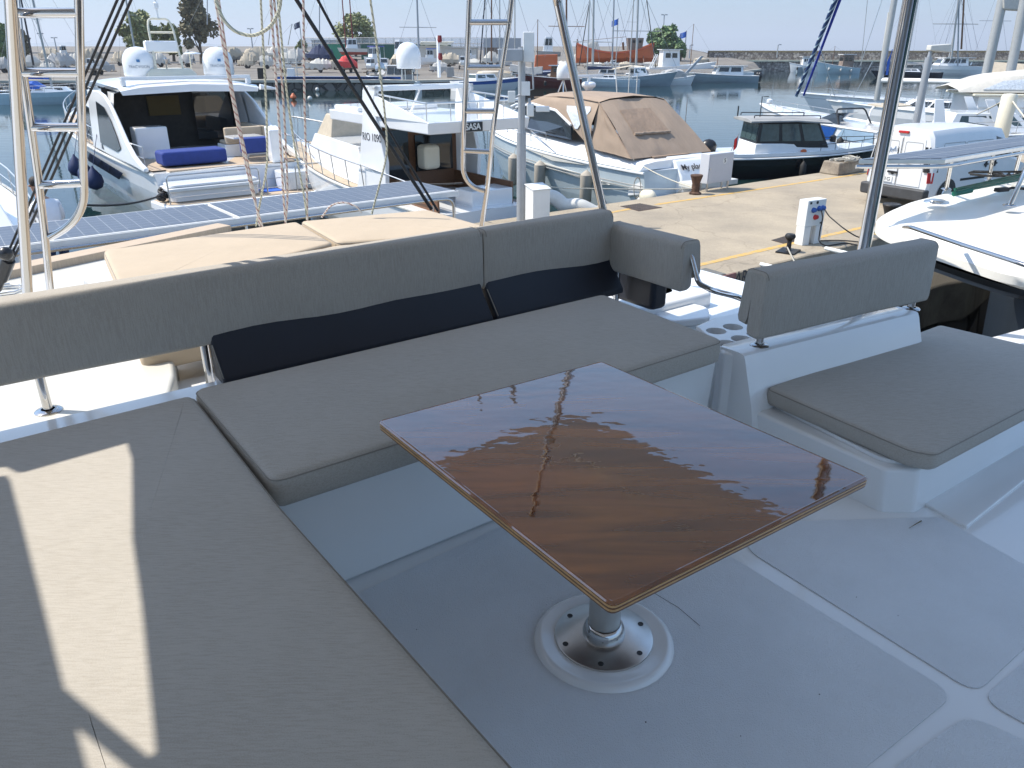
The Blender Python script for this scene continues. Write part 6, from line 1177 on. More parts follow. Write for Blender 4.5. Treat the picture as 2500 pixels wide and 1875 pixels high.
# white motor boat with arch, LA on its side
LA = boat('arch_boat', Vector((20.1, 30.4, 0)), -30, 'white motor boat with slanted radar arch and the letters LA behind the van', 'motor boat')
H = Hull(7.5, 2.8, 1.3, 1.6, .9, 2.3, 1, .15, .4); LA.location = D(2215, 330, 36)*1; LA.location.z = 0; LA.rotation_euler = (0, 0, math.radians(-8)); XF[LA] = Matrix.Translation(LA.location) @ Matrix.Rotation(math.radians(-8), 4, 'Z')
add_hull(LA, H, gel, gel, None, rub=gel)
for x in (.6, 3.2):
    for sd in (1, -1): m = M(); s_ = 1 if x < 1 else -1; m.loft([[(x, sd*1.25, 1.4), (x+.55, sd*1.25, 1.4), (x+.2-.6*(s_ < 0), sd*1.1, 2.75), (x-.15-.6*(s_ < 0), sd*1.1, 2.75)], [(x, sd*1.33, 1.4), (x+.55, sd*1.33, 1.4), (x+.2-.6*(s_ < 0), sd*1.18, 2.75), (x-.15-.6*(s_ < 0), sd*1.18, 2.75)]]); m.build('arch_leg', gel, LA, local=True, bevel=.02)
house(LA, ((1.2, 5), (1.5, 4)), ((1.1, .8), (1.0, .7)), (1.4, 2.2), gel); side_windows(LA, ((1.2, 5), (1.5, 4)), ((1.1, .8), (1.0, .7)), (1.4, 2.2), 2, glass_g)
text('LA', 'lettering', paper, LA, face_mat((1.9, -1.34, 1.62), (1, 0, 0), (0, 0, 1)), .5, .003, shear=.2); add_rail(LA, H, .3, .97, .5, 6, r=.014)
# broad white trawler yacht behind the van
TY = boat('trawler_yacht', Vector((26.5, 41.5, 0)), -4, 'broad cream trawler yacht with big square windows and an open canvas cover, behind the van', 'motor yacht')
H = Hull(15, 4.4, 1.5, 2.0, .92, 2.3, 1.2, .14, .4); TY.location = D(2320, 330, 39); TY.location.z = 0; TY.rotation_euler = (0, 0, math.radians(-10)); XF[TY] = Matrix.Translation(TY.location) @ Matrix.Rotation(math.radians(-10), 4, 'Z')
add_hull(TY, H, gel_d, gel_d, None, rub=gel_d); house(TY, ((.3, 6.5), (.3, 6.2)), ((1.75, 1.7), (1.7, 1.6)), (1.5, 2.75), gel); m = M(); m.box(0, 6.8, -1.95, 1.95, 2.75, 2.85); m.build('roof', gel_c, TY, local=True, bevel=.03)
for x0, x1 in ((.8, 1.9), (2.3, 3.5), (4.4, 5.5)): pane(TY, [(x0, -1.765, 1.75), (x1, -1.765, 1.75), (x1, -1.735, 2.45), (x0, -1.735, 2.45)], glass_g)
m = M(); m.loft([[(x, y, z) for y, z in ((-1.7, 2.9), (-1.5, a), (0, a+.15), (1.5, a), (1.7, 2.9))] for x, a in ((-.6, 3.0), (.8, 3.5), (3.2, 3.75), (6.5, 3.55))], closed=False, cap0=False, cap1=False); m.build('canvas_top', cv_wh, TY, local=True, smooth=60)
m = M(); m.slab([(.4, -1.66, 3.02), (3.0, -1.66, 3.02), (2.6, -1.56, 3.5), (1.2, -1.56, 3.38)], .03); m.build('clear_window', clear_v, TY, local=True)
add_rail(TY, H, .02, .95, .75, 10, r=.02, ins=.08); m = M(); m.lathe([(.42, 0), (.45, .03), (.42, .06), (.3, .08), (.02, .1)], (5.6, -1.9, 2.4), 20, (0, -1, 0)); m.build('wind_shield_disc', hull_gr, TY, local=True)
m = M(); random.seed(6)
for k_ in range(3): m.tube(fillet([Vector((6.9+random.uniform(-.35, .35), -2.0, 1.7+random.uniform(0, .8))) for _ in range(12)], .2, 3), .035, 5)
m.build('hung_ropes', rope_w, TY, local=True)
m = M(); m.lathe([(.25, 0), (.27, .05), (.27, 1.9), (.22, 2.0), (.02, 2.02)], (0, 0, 0), 16); q = D(2440, 340, 30); o_ = m.build('mooring_post', gel_c, None, smooth=40); o_.location = (q.x, q.y, 1.2); tag(o_, 'cream round mooring post right of the van', 'post')
q0 = Vector((q.x, q.y, 3.1)); line([q0, D(2370, 285, 36)], .03, 'white rope running from the cream post up to the trawler yacht', sag=.05); line([q0, D(2530, 320, 28)], .03, 'white rope running right from the cream post out of the picture', sag=.03)
# big masts at right, with beige awning boat
BG = boat('sailing_boat', D(2440, 240, 56), 170, 'sailing boat at the right edge with thick masts, cream awning and blue sail bag', 'sailing boat', 'sailing boats moored across the harbour')
BG.location.z = 0; XF[BG] = Matrix.Translation(BG.location) @ Matrix.Rotation(math.radians(170), 4, 'Z')
H = Hull(13, 4.2, 1.4, 1.9, .75, 1.9, 1.4, .1, .42); add_hull(BG, H, gel, gel, None, rub=gel)
def bpx(u, v, y): return XF[BG].inverted() @ D(u, v, y)
m = M(); m.cyl(bpx(2405, 195, 55), bpx(2452, -20, 55), .30, .30, n=12); m.build('mast', alu, BG, local=True, smooth=60)
m = M(); m.cyl(bpx(2450, 262, 50), bpx(2506, -20, 50), .27, .27, n=12); m.build('mast', alu, BG, local=True, smooth=60)
m = M(); m.loft([[bpx(u, v, y) for u, v in ((2448, -12), (2448, 25), (2600, 35), (2600, -12))] for y in (54.6, 55.4)]); m.build('furled_sail_bag', cv_wh, BG, local=True, bevel=.15)
m = M(); m.slab([bpx(2415, 150, 58), bpx(2560, 160, 58), bpx(2560, 200, 55), bpx(2400, 198, 55)], .05); m.slab([bpx(2415, 150, 58), bpx(2400, 198, 55), bpx(2408, 200, 55), bpx(2428, 165, 58)], .05); m.build('awning', cv_be, BG, local=True, smooth=30)
m = M(); m.cyl(bpx(2472, 200, 49), bpx(2540, 204, 49), .26, n=12); m.build('blue_sail_bag', cv_bl, BG, local=True, smooth=60)
m = M(); m.tube([bpx(2470, 208, 50), bpx(2560, 216, 48), bpx(2560, 250, 46), bpx(2440, 245, 48)], .05, 6); m.slab([bpx(2480, 210, 50), bpx(2560, 214, 48), bpx(2560, 258, 46), bpx(2448, 250, 48)], .04); m.build('cockpit_cover', cv_wh, BG, local=True)
m = M(); m.slab([bpx(2410, 262, 41), bpx(2560, 262, 40), bpx(2560, 300, 40), bpx(2404, 300, 41)], .3); m.build('cabin_side', gel_d, BG, local=True, bevel=.03)
# ------------------------------------------------------------ distant fishing boats and yachts along the breakwater
def fishing(u, v, hd, L, B, label, hull_m, house_m, mh=3, clutter=3, seed=1, aft=True, wh=2.0, hs=1.1, hb=2.0, loc=None, grp='wooden fishing boats'):
    o = boat('fishing_boat', loc or P(u, v, 0), hd, label, 'fishing boat', grp); H = Hull(L, B, hs, hb, .55, 1.9, L*.08, .16, .45); add_hull(o, H, hull_m, gel_d, redlead, rub=gel)
    x0 = .18 if aft else .5; cb = (((L*x0, L*(x0+.26)), (L*x0+.05, L*(x0+.24))), ((B*.28, B*.26), (B*.27, B*.25)), (hs-.1, hs+wh)); house(o, *cb, house_m); side_windows(o, *cb, 2, glass_d, .1, .9, .55, .82, .1)
    m = M(); m.box(L*x0-.3, L*(x0+.28), -B*.34, B*.34, hs+wh, hs+wh+.1); m.build('roof', gel, o, local=True)
    mast(o, L*.62, hs, hs+mh+1, .06, wood, stays=[(L*.98, 0, hb+.2), (0, 0, hs+.4)])
    random.seed(seed)
    for k_ in range(clutter):
        m = M(); x = random.uniform(.1, .85)*L; m.ball((x, random.uniform(-.3, .3)*B*.6, hs+.3), random.uniform(.2, .4), 8, (1.3, 1, .7)); m.build('fish_net', random.choice([cv_be, redlead, orange, cv_gr, rope_w]), o, local=True)
    fenders(o, H, (.25, .5, .75), random.choice([gel_d, rubber]), .18, .5, 1); fenders(o, H, (.3, .6), gel_d, .18, .5, -1)
    return o
fishing(1943, 176, 10, 6.0, 2.3, 'small blue grey fishing boat against the breakwater, left of the other two', hull_gb, gel, 1.4, 3, 2)
fishing(1998, 176, 175, 6.6, 2.4, 'white fishing boat with a long flat roof against the breakwater', gel, gel, 1.2, 2, 3)
o = fishing(2094, 179, 185, 9.5, 3.4, 'pale blue fishing boat piled with red and white gear against the breakwater', hull_lb, wood_g, 3.2, 9, 4, wh=2.5, hb=2.4)
o = sail_boat(2292, 190, 180, 12.5, 3.9, 'navy hulled sailing yacht with white waterline at the breakwater', hull_nv, cover=cv_gr, low=gel, mx=.5, mh=16, wr=.11)[0]
o = sail_boat(2385, 183, 175, 11, 6.0, 'white catamaran yacht with high cabin moored right of the navy yacht', gel, cover=cv_wh, mh=16, wr=.11, hs=1.6, hb=1.9)[0]; house(o, ((3, 8.4), (3.2, 7.4)), ((2.4, 1.6), (2.2, 1.4)), (1.7, 3.1), gel); side_windows(o, ((3, 8.4), (3.2, 7.4)), ((2.4, 1.6), (2.2, 1.4)), (1.7, 3.1), 4)
m = M(); m.box(2.0, 7.6, -2.6, 2.6, 3.1, 3.2); m.build('hardtop', gel, o, local=True); dq = None
# masts beyond at right
for u, v0, tp, lbl in ((2334, 170, -30, 'left'), (2350, 168, -30, 'right')): pass
# ------------------------------------------------------------ middle row: boats moored in front of the boatyard
def launch(u, v, hd, L, B, label, mt, cabin=gel, cover=None, rf=False, win=glass_d, hs=.9, hb=1.4, low=None, x0=.25, x1=.6, h=1.1, loc=None, nf=0, rails=True, name='motor_boat', stripe=None, fm=None):
    o = boat(name, loc or P(u, v, 0), hd, label, 'motor boat', 'small boats moored below the boatyard'); H = Hull(L, B, hs, hb, .85, 2.1, L*.1, .15, .4); add_hull(o, H, mt, gel_d, low, rub=gel, stripe=stripe)
    cb = (((L*x0, L*x1), (L*x0+.1, L*x1-.5)), ((B*.38, B*.3), (B*.34, B*.25)), (hs, hs+h)); house(o, *cb, cabin)
    if cover:
        m = M(); m.loft([[(x, y, z) for y, z in ((-B*.42, hs), (-B*.36, hs+h*.9*k_), (0, hs+h*1.15*k_), (B*.36, hs+h*.9*k_), (B*.42, hs))] for x, k_ in ((L*.03, .35), (L*.12, .85), (L*x0+.2, 1.08), (L*x1, .9), (L*(x1+.08), .3))], closed=False, cap0=False, cap1=False); m.build('cover', cover, o, local=True, smooth=50)
    else: side_windows(o, *cb, 2, win, .05, .95, .42, .88, .08, back=True)
    if rf: m = M(); m.box(L*x0-.5, L*x1, -B*.4, B*.4, hs+h, hs+h+.09); m.build('roof', gel, o, local=True, bevel=.02)
    if rails: add_rail(o, H, .5, .97, .45, 5, r=.016)
    if nf: fenders(o, H, [.1+.75*i/max(1, nf-1) for i in range(nf)], fm or fend_n, .13, .55, -1); 
    return o, H
L1 = launch(1262, 214, 182, 8.5, 2.8, 'white and navy striped launch under cream canvas, left of the grey camera pole', gel_bl, cover=cv_be, stripe=hull_nv, nf=5); mast(L1[0], 4, 1, 11, .06, stays=[(8, 0, 1.4), (0, 0, 1)])
launch(1325, 214, 180, 7.5, 2.6, 'white cabin boat with green windows between the camera pole and the maroon boat', gel, rf=True, win=glass_g, h=1.5, nf=3)
mb = fishing(1420, 215, 175, 9.5, 3.0, 'maroon wooden boat with a beige boat cover hanging over its bow', maroon, wood, 6, 1, 11, wh=1.5, hs=1.2, hb=1.9); m = M(); m.loft([[(x, y, z) for y, z in ((-1.3, 1.2+k_), (-1.1, 2.0+k_), (1.1, 2.0+k_), (1.3, 1.2+k_))] for x, k_ in ((5.2, .6), (7, .5), (9.4, .9))]); m.build('boat_cover', cv_gr, mb, local=True, smooth=50)
sail_boat(1560, 212, 178, 9.5, 3.0, 'white sailing boat with a round stern just behind the tan canvas boat', gel_bl, mh=13, mx=.75, cover=cv_nv, wr=.08); 
sail_boat(1600, 209, 120, 10, 3.2, 'sailing boat with solar panels and a flat white bimini in the middle of the row', gel_d, mh=14, mx=.6, cover=cv_wh, sprayhood=cv_nv, wr=.09)
ws_ = launch(1488, 210, 5, 9.5, 3.0, 'grey blue wooden launch with wheelhouse and a striped awning', hull_gb, rf=False, win=glass_g, h=1.2, x0=.32, x1=.55, hs=1.2, hb=1.9)[0]; m = M(); m.slab([(0, -1.3, 2.1), (3, -1.2, 2.6), (3, 1.2, 2.6), (0, 1.3, 2.1)], .05); m.build('striped_awning', cv_be, ws_, local=True); m = M(); m.tube([(5.6, .6, 2.3), (6.4, .5, 4.0), (6.4, -.5, 4.0), (5.6, -.6, 2.3)], .06, 6); m.build('radar_arch', gel, ws_, local=True)
launch(1608, 208, 15, 5.6, 2.3, 'small white cabin boat under a grey canvas tent with a black fender', gel, cover=cv_gr, nf=1, fm=rubber, hs=.9, hb=1.3)
RI = boat('inflatable_boat', P(1665, 206, 0), 178, 'grey inflatable boat with a white engine pod beside the tented cabin boat', 'inflatable boat'); m = M(); m.tube([(0, .8, .45), (3.4, .8, .5), (4.6, .2, .8), (4.6, -.2, .8), (3.4, -.8, .5), (0, -.8, .45)], .26, 10, fil=.7); m.build('tube', hull_gr, RI, local=True, smooth=60); m = M(); m.box(0, 3.6, -.7, .7, .2, .4); m.build('floor', gel_d, RI, local=True); m = M(); m.box(1.4, 2.1, -.35, .35, .4, 1.2); m.build('console', gel, RI, local=True, bevel=.06)
m = M(); q = P(1684, 190, 0); q.z = 0; m.loft([[Vector((0, 0, 1.0))+Vector(c) for c in ((-.25, -.2, 0), (.25, -.2, 0), (.25, .2, 0), (-.25, .2, 0))], [Vector((2.4, 0, 3.6))+Vector(c) for c in ((-.2, -.2, 0), (.2, -.2, 0), (.2, .2, 0), (-.2, .2, 0))]]); o_ = m.build('gangway', grey_p); o_.location = D(1690, 184, 122); tag(o_, 'grey gangway raised at a slant above the inflatable boat', 'gangway')
pt = launch(1845, 201, 182, 11, 3.2, 'grey patrol style cabin boat with black outboards at the end of the row', hull_gb, rf=True, win=glass_d, h=1.3, x0=.22, x1=.62, hs=1.0, hb=1.5, nf=5, fm=gel_d)[0]
for y in (-.5, .5): m = M(); m.ball((-.4, y, 1.0), .45, 10, (.9, .7, 1.1)); m.frus([(-.5, y-.15, .1), (-.2, y-.15, .1), (-.2, y+.15, .1), (-.5, y+.15, .1)], [(-.6, y-.2, .9), (0, y-.2, .9), (0, y+.2, .9), (-.6, y+.2, .9)]); m.build('outboard_motor', dark, pt, local=True, smooth=50)
fishing(1758, 196, 178, 10, 3.2, 'white fishing boat with orange deck gear and a cream awning behind the patrol boat', gel, orange, 1.5, 8, 21, wh=.6, loc=Vector((41.5, 143, 0)))
wf = fishing(1640, 178, 10, 12, 3.6, 'white fishing boat with a tall wheelhouse and radar mast in front of the green tree', gel, gel, 5.5, 3, 31, wh=2.6, hs=2.0, hb=2.8, loc=Vector((22.5, 138, 0)))
# left part of the far quay
launch(1035, 221, 150, 9, 3.1, 'white boat with a grey deckhouse and a white propeller moored at the far quay', gel, cabin=hull_gr, rf=True, h=1.7, hs=1.1, hb=1.6, x0=.25, x1=.6)
launch(1110, 222, 30, 9.5, 3.0, 'blue and white open boat with a large white outboard at the far quay', gel, cabin=gel, stripe=blue_p, h=.8, hs=1.1, hb=1.5, win=glass_g)
SLB = sail_boat(62, 262, 8, 9.5, 3.0, 'light blue sailing boat with blue canvas at the far left seen through the ladder', hull_lb, cover=cv_bl, mh=12, low=hull_nv, mx=.5, sprayhood=cv_bl, wr=.11, loc=Vector((-47.5, 76, 0)))
sail_boat(20, 262, 185, 10, 3.1, 'dark hulled sailing boat with red gear at the far left edge', hull_bk, mh=13, mx=.5, wr=.10, loc=Vector((-49, 81, 0)))
sail_boat(0, 220, 90, 10, 3.1, 'sailing boat with a long dark mast and crosstree behind the left black stays', gel, mh=14, mx=.5, wr=.12, loc=D(295, 205, 92)-Vector((0, 0, D(295, 205, 92).z)))
m = M(); m.lathe([(.02, -.1), (.33, .2), (.30, .34), (.1, .62), (.02, .64)], (.4, .4, 0), 8); o_ = m.build('mooring_buoy', orange); o_.location = P(729, 243, 0)-Vector((.4, .4, .1)); tag(o_, 'orange red mooring buoy floating in front of the far quay', 'buoy')
for u, v, l_ in ((775, 224, 'small white float near the far quay wall'), (757, 247, 'small white float to the right of the orange red buoy')): m = M(); m.ball((0, 0, .15), .25, 8); o_ = m.build('float', gel_d, smooth=60); o_.location = P(u, v, 0); tag(o_, l_, 'float', 'small white floats')
# long blue and white rowing hull on the quay edge
a, b = Vector((-29, 102.2, 0)), Vector((-13.6, 101.3, 0)); m = M(); m.loft([[a+(b-a)*t_+Vector((0, y*k_, 1.25+z)) for y, z in ((-.5, .35), (0, .05), (.5, .35))] for t_, k_ in ((0, .1), (.1, 1), (.9, 1), (1, .1))]); tag(m.build('rowing_boat', blue_p), 'long blue boat hull lying on the edge of the far quay', 'boat')

# ------------------------------------------------------------ boatyard: boats on land
def gz(y): return yz(y)+.0
def dry(u, v0, v1, y, wpx_, hd, kind, label, mt=gel, low=None, cov=None, seed=0, masts=(), L=None, hf=.5, name='yard_boat', grp='boats stored on land in the boatyard', trailer=True):
    """v0 = top row, v1 = underside row of the whole thing in photo pixels, wpx_ = visible width"""
    top = D(u, v0, y).z; g0 = gz(y); c = D(u, v1, y); wid = wpx_*y/2048; ca, sa = abs(math.cos(math.radians(hd))), abs(math.sin(math.radians(hd)))
    L = L or wid/(ca+.36*sa); B = L*.34; hgt = top-max(g0, c.z); o = boat(name, Vector((c.x, y, g0)), hd, label, 'boat', grp); kz = max(.45, c.z-g0+.1)
    kz = min(kz, hgt*.45); H = Hull(L, B, kz+(hgt-kz)*hf, kz+(hgt-kz)*min(.95, hf+.12), .85, 2.0, L*.12, .2, .4)
    m = M(); n = 12; rg = []
    for i in range(n+1):
        f = i/n; h_ = H.half(f); z = H.z(f); R = H.rake*f**3; half = [Vector((f*L-L/2, h_, z)), Vector((f*L-L/2-R*.5, h_*.93, kz+(z-kz)*.45)), Vector((f*L-L/2-R, h_*.62*(1-.4*f), kz+(z-kz)*.12)), Vector((f*L-L/2-R*1.2, 0, kz))]
        rg.append(half+[Vector((q.x, -q.y, q.z)) for q in half[-2::-1]])
    k_ = 7
    for i in range(n):
        for j in range(k_-1): m.m = 1 if (low and j in (1, 2, 3, 4)) else 0; m.add([rg[i][j], rg[i][j+1], rg[i+1][j+1], rg[i+1][j]], [[0, 1, 2, 3]])
    m.m = 0; m.add(rg[0], [list(range(k_))]); m.m = 2
    for i in range(n): m.add([rg[i][0], rg[i][-1], rg[i+1][-1], rg[i+1][0]], [[0, 1, 2, 3]])
    m.build('hull', [mt, low or mt, gel_d], o, local=True, smooth=35)
    zt_ = top-g0; hs_ = H.hs
    if kind in ('cover', 'tent'):
        m = M(); pk = 1 if kind == 'tent' else .8; random.seed(seed); ks = []
        for i in range(15):
            f = i/14; h_ = H.half(f)*1.06+.05; z = H.z(f)-.1; pr_ = (math.sin(math.pi*min(1, f*1.05+.12))**(.35 if kind == 'cover' else .7))*pk; e = random.uniform(.70, 1.06) if i % 2 else random.uniform(.92, 1.08); zz = z+(zt_-z)*pr_*e if f < .97 else z+.1
            ks.append([(f*L-L/2, y_, z_) for y_, z_ in ((h_*1.02, z-.35-random.uniform(0, .5)), (h_*1.0, z+.05), (h_*.5, z+(zz-z)*random.uniform(.5, .85)), (0, zz), (-h_*.5, z+(zz-z)*random.uniform(.5, .85)), (-h_*1.0, z+.05), (-h_*1.02, z-.35-random.uniform(0, .5)))])
        m.loft(ks, closed=False); m.build('tarpaulin', cov or cv_be, o, local=True, smooth=24)
    else:
        cb = (((-L*.18, L*.22), (-L*.15, L*.12)), ((B*.34, B*.26), (B*.3, B*.2)), (hs_-.1, hs_+(zt_-hs_)*.92)); house(o, *cb, gel); side_windows(o, *cb, 2, glass_d, .05, .95, .45, .88, .06, back=True)
        if cov: m = M(); m.box(-L*.35, L*.15, -B*.38, B*.38, zt_-.12, zt_); m.build('bimini', cov, o, local=True, bevel=.03); m = M(); [m.cyl((x, y_, hs_), (x, y_, zt_-.1), .03, n=5) for x in (-L*.33, L*.12) for y_ in (-B*.35, B*.35)]; m.build('bimini_frame', steel, o, local=True)
    if trailer and kz < 1.6:
        m = M(); m.box(-L*.35, L*.55, -.35, -.25, .4, .5); m.box(-L*.35, L*.55, .25, .35, .4, .5); m.build('trailer', rusty, o, local=True)
        for sd in (1, -1): m = M(); m.lathe([(.15, -.1), (.32, -.1), (.32, .1), (.15, .1)], (-L*.08, sd*(B*.42), .32), 14, (0, 1, 0)); m.build('wheel', tyre, o, local=True)
    elif trailer:
        for x in (-L*.3, 0, L*.28):
            for sd in (1, -1): m = M(); m.cyl((x, sd*B*.55, 0), (x, sd*B*.3, kz+.3), .07, n=5); m.build('prop', rusty, o, local=True)
    for (x, hh, r, sp) in masts: mast(o, x*L, hs_, hs_+hh, r, {0: alu, 1: dred, 2: wood}.get(sp, alu), ((hs_+hh*.55, B*.3), (hs_+hh*.8, B*.22)), stays=[(L*.48, 0, H.hb), (-L*.48, 0, H.hs)])
    return o
dry(860, 92, 131, 168, 76, 205, 'cabin', 'white hull with red antifouling high on props, red canvas and two red masts', gel_d, redlead, masts=((-.05, 15, .12, 1), (.2, 16, .12, 1)), hf=.72, seed=1, name='ketch')
dry(845, 134, 176, 126, 50, 250, 'tent', 'small boat on a trailer under a bright red cover', gel_d, cov=cv_rd, seed=2)
dry(778, 142, 178, 126, 66, 195, 'tent', 'small boat on a trailer under a grey tent-shaped cover, left of the red one', gel_d, cov=cv_wh, seed=3)
dry(778, 106, 148, 150, 76, 170, 'tent', 'large boat wrapped in a navy blue tarpaulin', hull_nv, cov=cv_nv, seed=4)
dry(735, 116, 146, 152, 66, 5, 'tent', 'boat under a wavy grey shelter left of the navy wrapped one', gel_d, cov=cv_gr, seed=5)
dry(672, 108, 147, 160, 70, 200, 'cover', 'boat under a white draped tarpaulin behind the middle ropes', gel_c, cov=cv_wh, seed=6)
dry(618, 112, 146, 168, 60, 190, 'cover', 'boat under a cream tarpaulin behind the cream rope', gel_c, cov=cv_be, seed=7)
dry(572, 110, 150, 165, 36, 240, 'cover', 'dark grey hull on a trailer right of the white dome', hull_gr, cov=cv_be, seed=8)
dry(916, 112, 168, 128, 66, 240, 'cabin', 'white motor boat on land with a violet blue bimini', gel, cov=cv_pu, seed=9)
dry(974, 124, 168, 132, 50, 262, 'cover', 'white cabin boat with a crumpled cream cover on land', gel_c, cov=cv_be, seed=10)
dry(974, 94, 130, 150, 40, 262, 'cabin', 'white boat with a high wheelhouse behind the crumpled cream cover', gel_c, seed=11)
dry(1050, 118, 160, 138, 56, 190, 'cabin', 'boat with a bright blue bimini beside the dome of the small yacht', gel, cov=cv_bl, seed=12)
dry(1092, 124, 158, 140, 58, 185, 'cover', 'boat on a trailer under a beige cover behind the red lights', hull_gr, cov=cv_be, seed=13)
dry(1128, 136, 160, 136, 26, 100, 'cabin', 'little white boat on land just left of the middle ladder', gel_d, seed=14)
dry(1338, 86, 130, 155, 62, 185, 'cabin', 'weathered grey workboat on props above the orange cabin', hull_gr, seed=15)
dry(1160, 140, 152, 150, 60, 5, 'cover', 'low boat under a white cover seen through the middle ladder', gel_d, cov=cv_wh, seed=16)
dry(1230, 138, 152, 150, 40, 175, 'cover', 'low boat under a grey cover right of the middle ladder', gel_d, cov=cv_gr, seed=17)
dry(1375, 146, 162, 140, 70, 2, 'cover', 'boat under a pale grey sheet in front of the orange cabin', gel_d, cov=cv_wh, seed=18)
dry(1415, 122, 136, 160, 52, 178, 'cover', 'boat under a rounded white cover left of the orange caique', gel, cov=cv_wh, seed=19)
dry(118, 112, 140, 170, 46, 185, 'cover', 'boat under a beige arched cover seen through the left ladder', gel_c, cov=cv_be, seed=20)
dry(158, 109, 142, 165, 32, 240, 'cabin', 'white cabin cruiser on a trailer seen through the left ladder', gel, seed=21)
dry(72, 134, 170, 130, 46, 250, 'tent', 'boat under a peaked grey cover low in the left ladder', gel_d, cov=cv_wh, seed=22)
dry(168, 126, 162, 132, 44, 60, 'tent', 'boat under a steep dark grey tent cover in the left ladder', gel_d, cov=cv_gr, seed=23)
dry(112, 148, 166, 128, 40, 200, 'cover', 'low boat under a white crumpled cover by the thin black post', gel_d, cov=cv_wh, seed=24)
dry(228, 112, 140, 160, 44, 10, 'cover', 'boat under a beige cover behind the black stays', gel_c, cov=cv_be, seed=25)
dry(250, 138, 170, 120, 60, 30, 'cover', 'white boat under grey sheet left of the first white dome', gel_d, cov=cv_gr, seed=26)
dry(8, 138, 172, 125, 50, 190, 'tent', 'boat under a grey cover at the left edge beside the steel pole', gel_d, cov=cv_gr, seed=27)
dry(540, 135, 158, 140, 46, 200, 'cover', 'low boat under a dusty cover right of the second white dome', gel_d, cov=cv_gr, seed=28)
for a in ((1446, 150, 172, 138, 44, 182, 'cover', 'boat under a dirty white cover below the bow of the orange caique', gel_d, cv_wh, 41), (1496, 146, 168, 138, 46, 175, 'cabin', 'white cabin boat in front of the middle of the orange caique', gel, None, 42), (1530, 150, 172, 136, 40, 5, 'tent', 'boat under a beige tent cover in front of the orange caique', gel_d, cv_be, 43), (1580, 150, 170, 140, 40, 185, 'cover', 'boat under a grey cover beneath the stern of the orange caique', hull_gr, cv_gr, 44),
          (1712, 140, 160, 160, 40, 10, 'tent', 'small boat with a pale yellow cover at the root of the breakwater', gel_d, cv_be, 45), (640, 112, 147, 150, 60, 20, 'tent', 'boat under a crumpled cream tarpaulin between the left ropes', gel_c, cv_be, 46), (700, 120, 150, 145, 54, 185, 'cover', 'boat under a sagging grey tarpaulin beside the white rack', hull_gr, cv_wh, 47), (1010, 128, 158, 142, 40, 200, 'tent', 'boat under an off white cover left of the small yacht dome', gel_d, cv_wh, 48),
          (938, 140, 166, 124, 40, 100, 'cabin', 'white boat on land beside the one with the violet bimini', gel, None, 49), (290, 120, 146, 150, 44, 175, 'cover', 'boat under a brownish cover just left of the first white dome', gel_c, cv_be, 50), (395, 124, 150, 145, 40, 10, 'cover', 'white wrapped boat between the two white domes', gel_d, cv_wh, 51), (455, 122, 150, 145, 40, 175, 'tent', 'grey wrapped boat under the dark pine', hull_gr, cv_gr, 52), (1145, 118, 150, 160, 40, 15, 'cabin', 'white cabin boat behind the left rail of the middle ladder', gel, None, 53), (1195, 124, 150, 150, 44, 188, 'tent', 'boat under a pale cover behind the rungs of the middle ladder', gel_d, cv_wh, 54)):
    dry(a[0], a[1], a[2], a[3], a[4], a[5], a[6], a[7], a[8], cov=a[9], seed=a[10])
for a in ((600, 126, 152, 140, 44, 175, 'tent', 'cream tarp boat in front of the wooded horizon, left of the cream rope', gel_c, cv_be, 61), (655, 130, 156, 138, 40, 10, 'cover', 'low white tarp boat between the first pair of ropes', gel_d, cv_wh, 62), (690, 138, 168, 124, 46, 190, 'cabin', 'small white cabin boat beside the white rack', gel, None, 63), (815, 140, 160, 135, 34, 200, 'cover', 'small boat under a beige cover between the grey tent and the red cover', gel_c, cv_be, 64),
          (905, 140, 172, 118, 36, 262, 'cabin', 'white open boat nose on to the quay right of the red cover', gel, None, 65), (995, 146, 172, 120, 44, 95, 'tent', 'boat under a pale cover close to the far quay edge', gel_d, cv_wh, 66), (1070, 146, 172, 122, 44, 190, 'cover', 'grey wrapped boat close to the quay right of the dome', hull_gr, cv_gr, 67), (540, 112, 138, 165, 44, 8, 'tent', 'pale tarp boat just right of the second white dome', gel_d, cv_wh, 68),
          (195, 124, 152, 140, 44, 5, 'cover', 'pale covered boat between the left ladder and the black stays', gel_d, cv_wh, 69), (225, 140, 172, 118, 50, 185, 'cabin', 'white cabin boat low behind the black stays', gel, None, 70), (330, 128, 156, 130, 44, 12, 'cover', 'covered boat showing between the first dome and the radar mast', gel_c, cv_be, 71), (60, 118, 142, 160, 44, 185, 'cabin', 'white cabin boat behind the left rail of the left ladder', gel, None, 72), (140, 130, 156, 134, 40, 95, 'tent', 'grey covered boat low in the left ladder opening', hull_gr, cv_gr, 73)):
    dry(a[0], a[1], a[2], a[3], a[4], a[5], a[6], a[7], a[8], cov=a[9], seed=a[10])
launch(1395, 212, 185, 7.5, 2.6, 'small white boat with blue cover beside the maroon boat', gel, cover=cv_nv, nf=3); launch(1530, 205, 175, 8, 2.8, 'white motor boat with radar arch and dark windows behind the dinghy rack', gel, rf=True, win=glass_d, h=1.4, nf=3, loc=Vector((17.5, 124, 0)))
launch(1215, 216, 10, 7, 2.5, 'white open boat with wooden cabin low behind the middle ladder', gel, cabin=wood, h=.9, nf=3, loc=Vector((-4.6, 112, 0)))
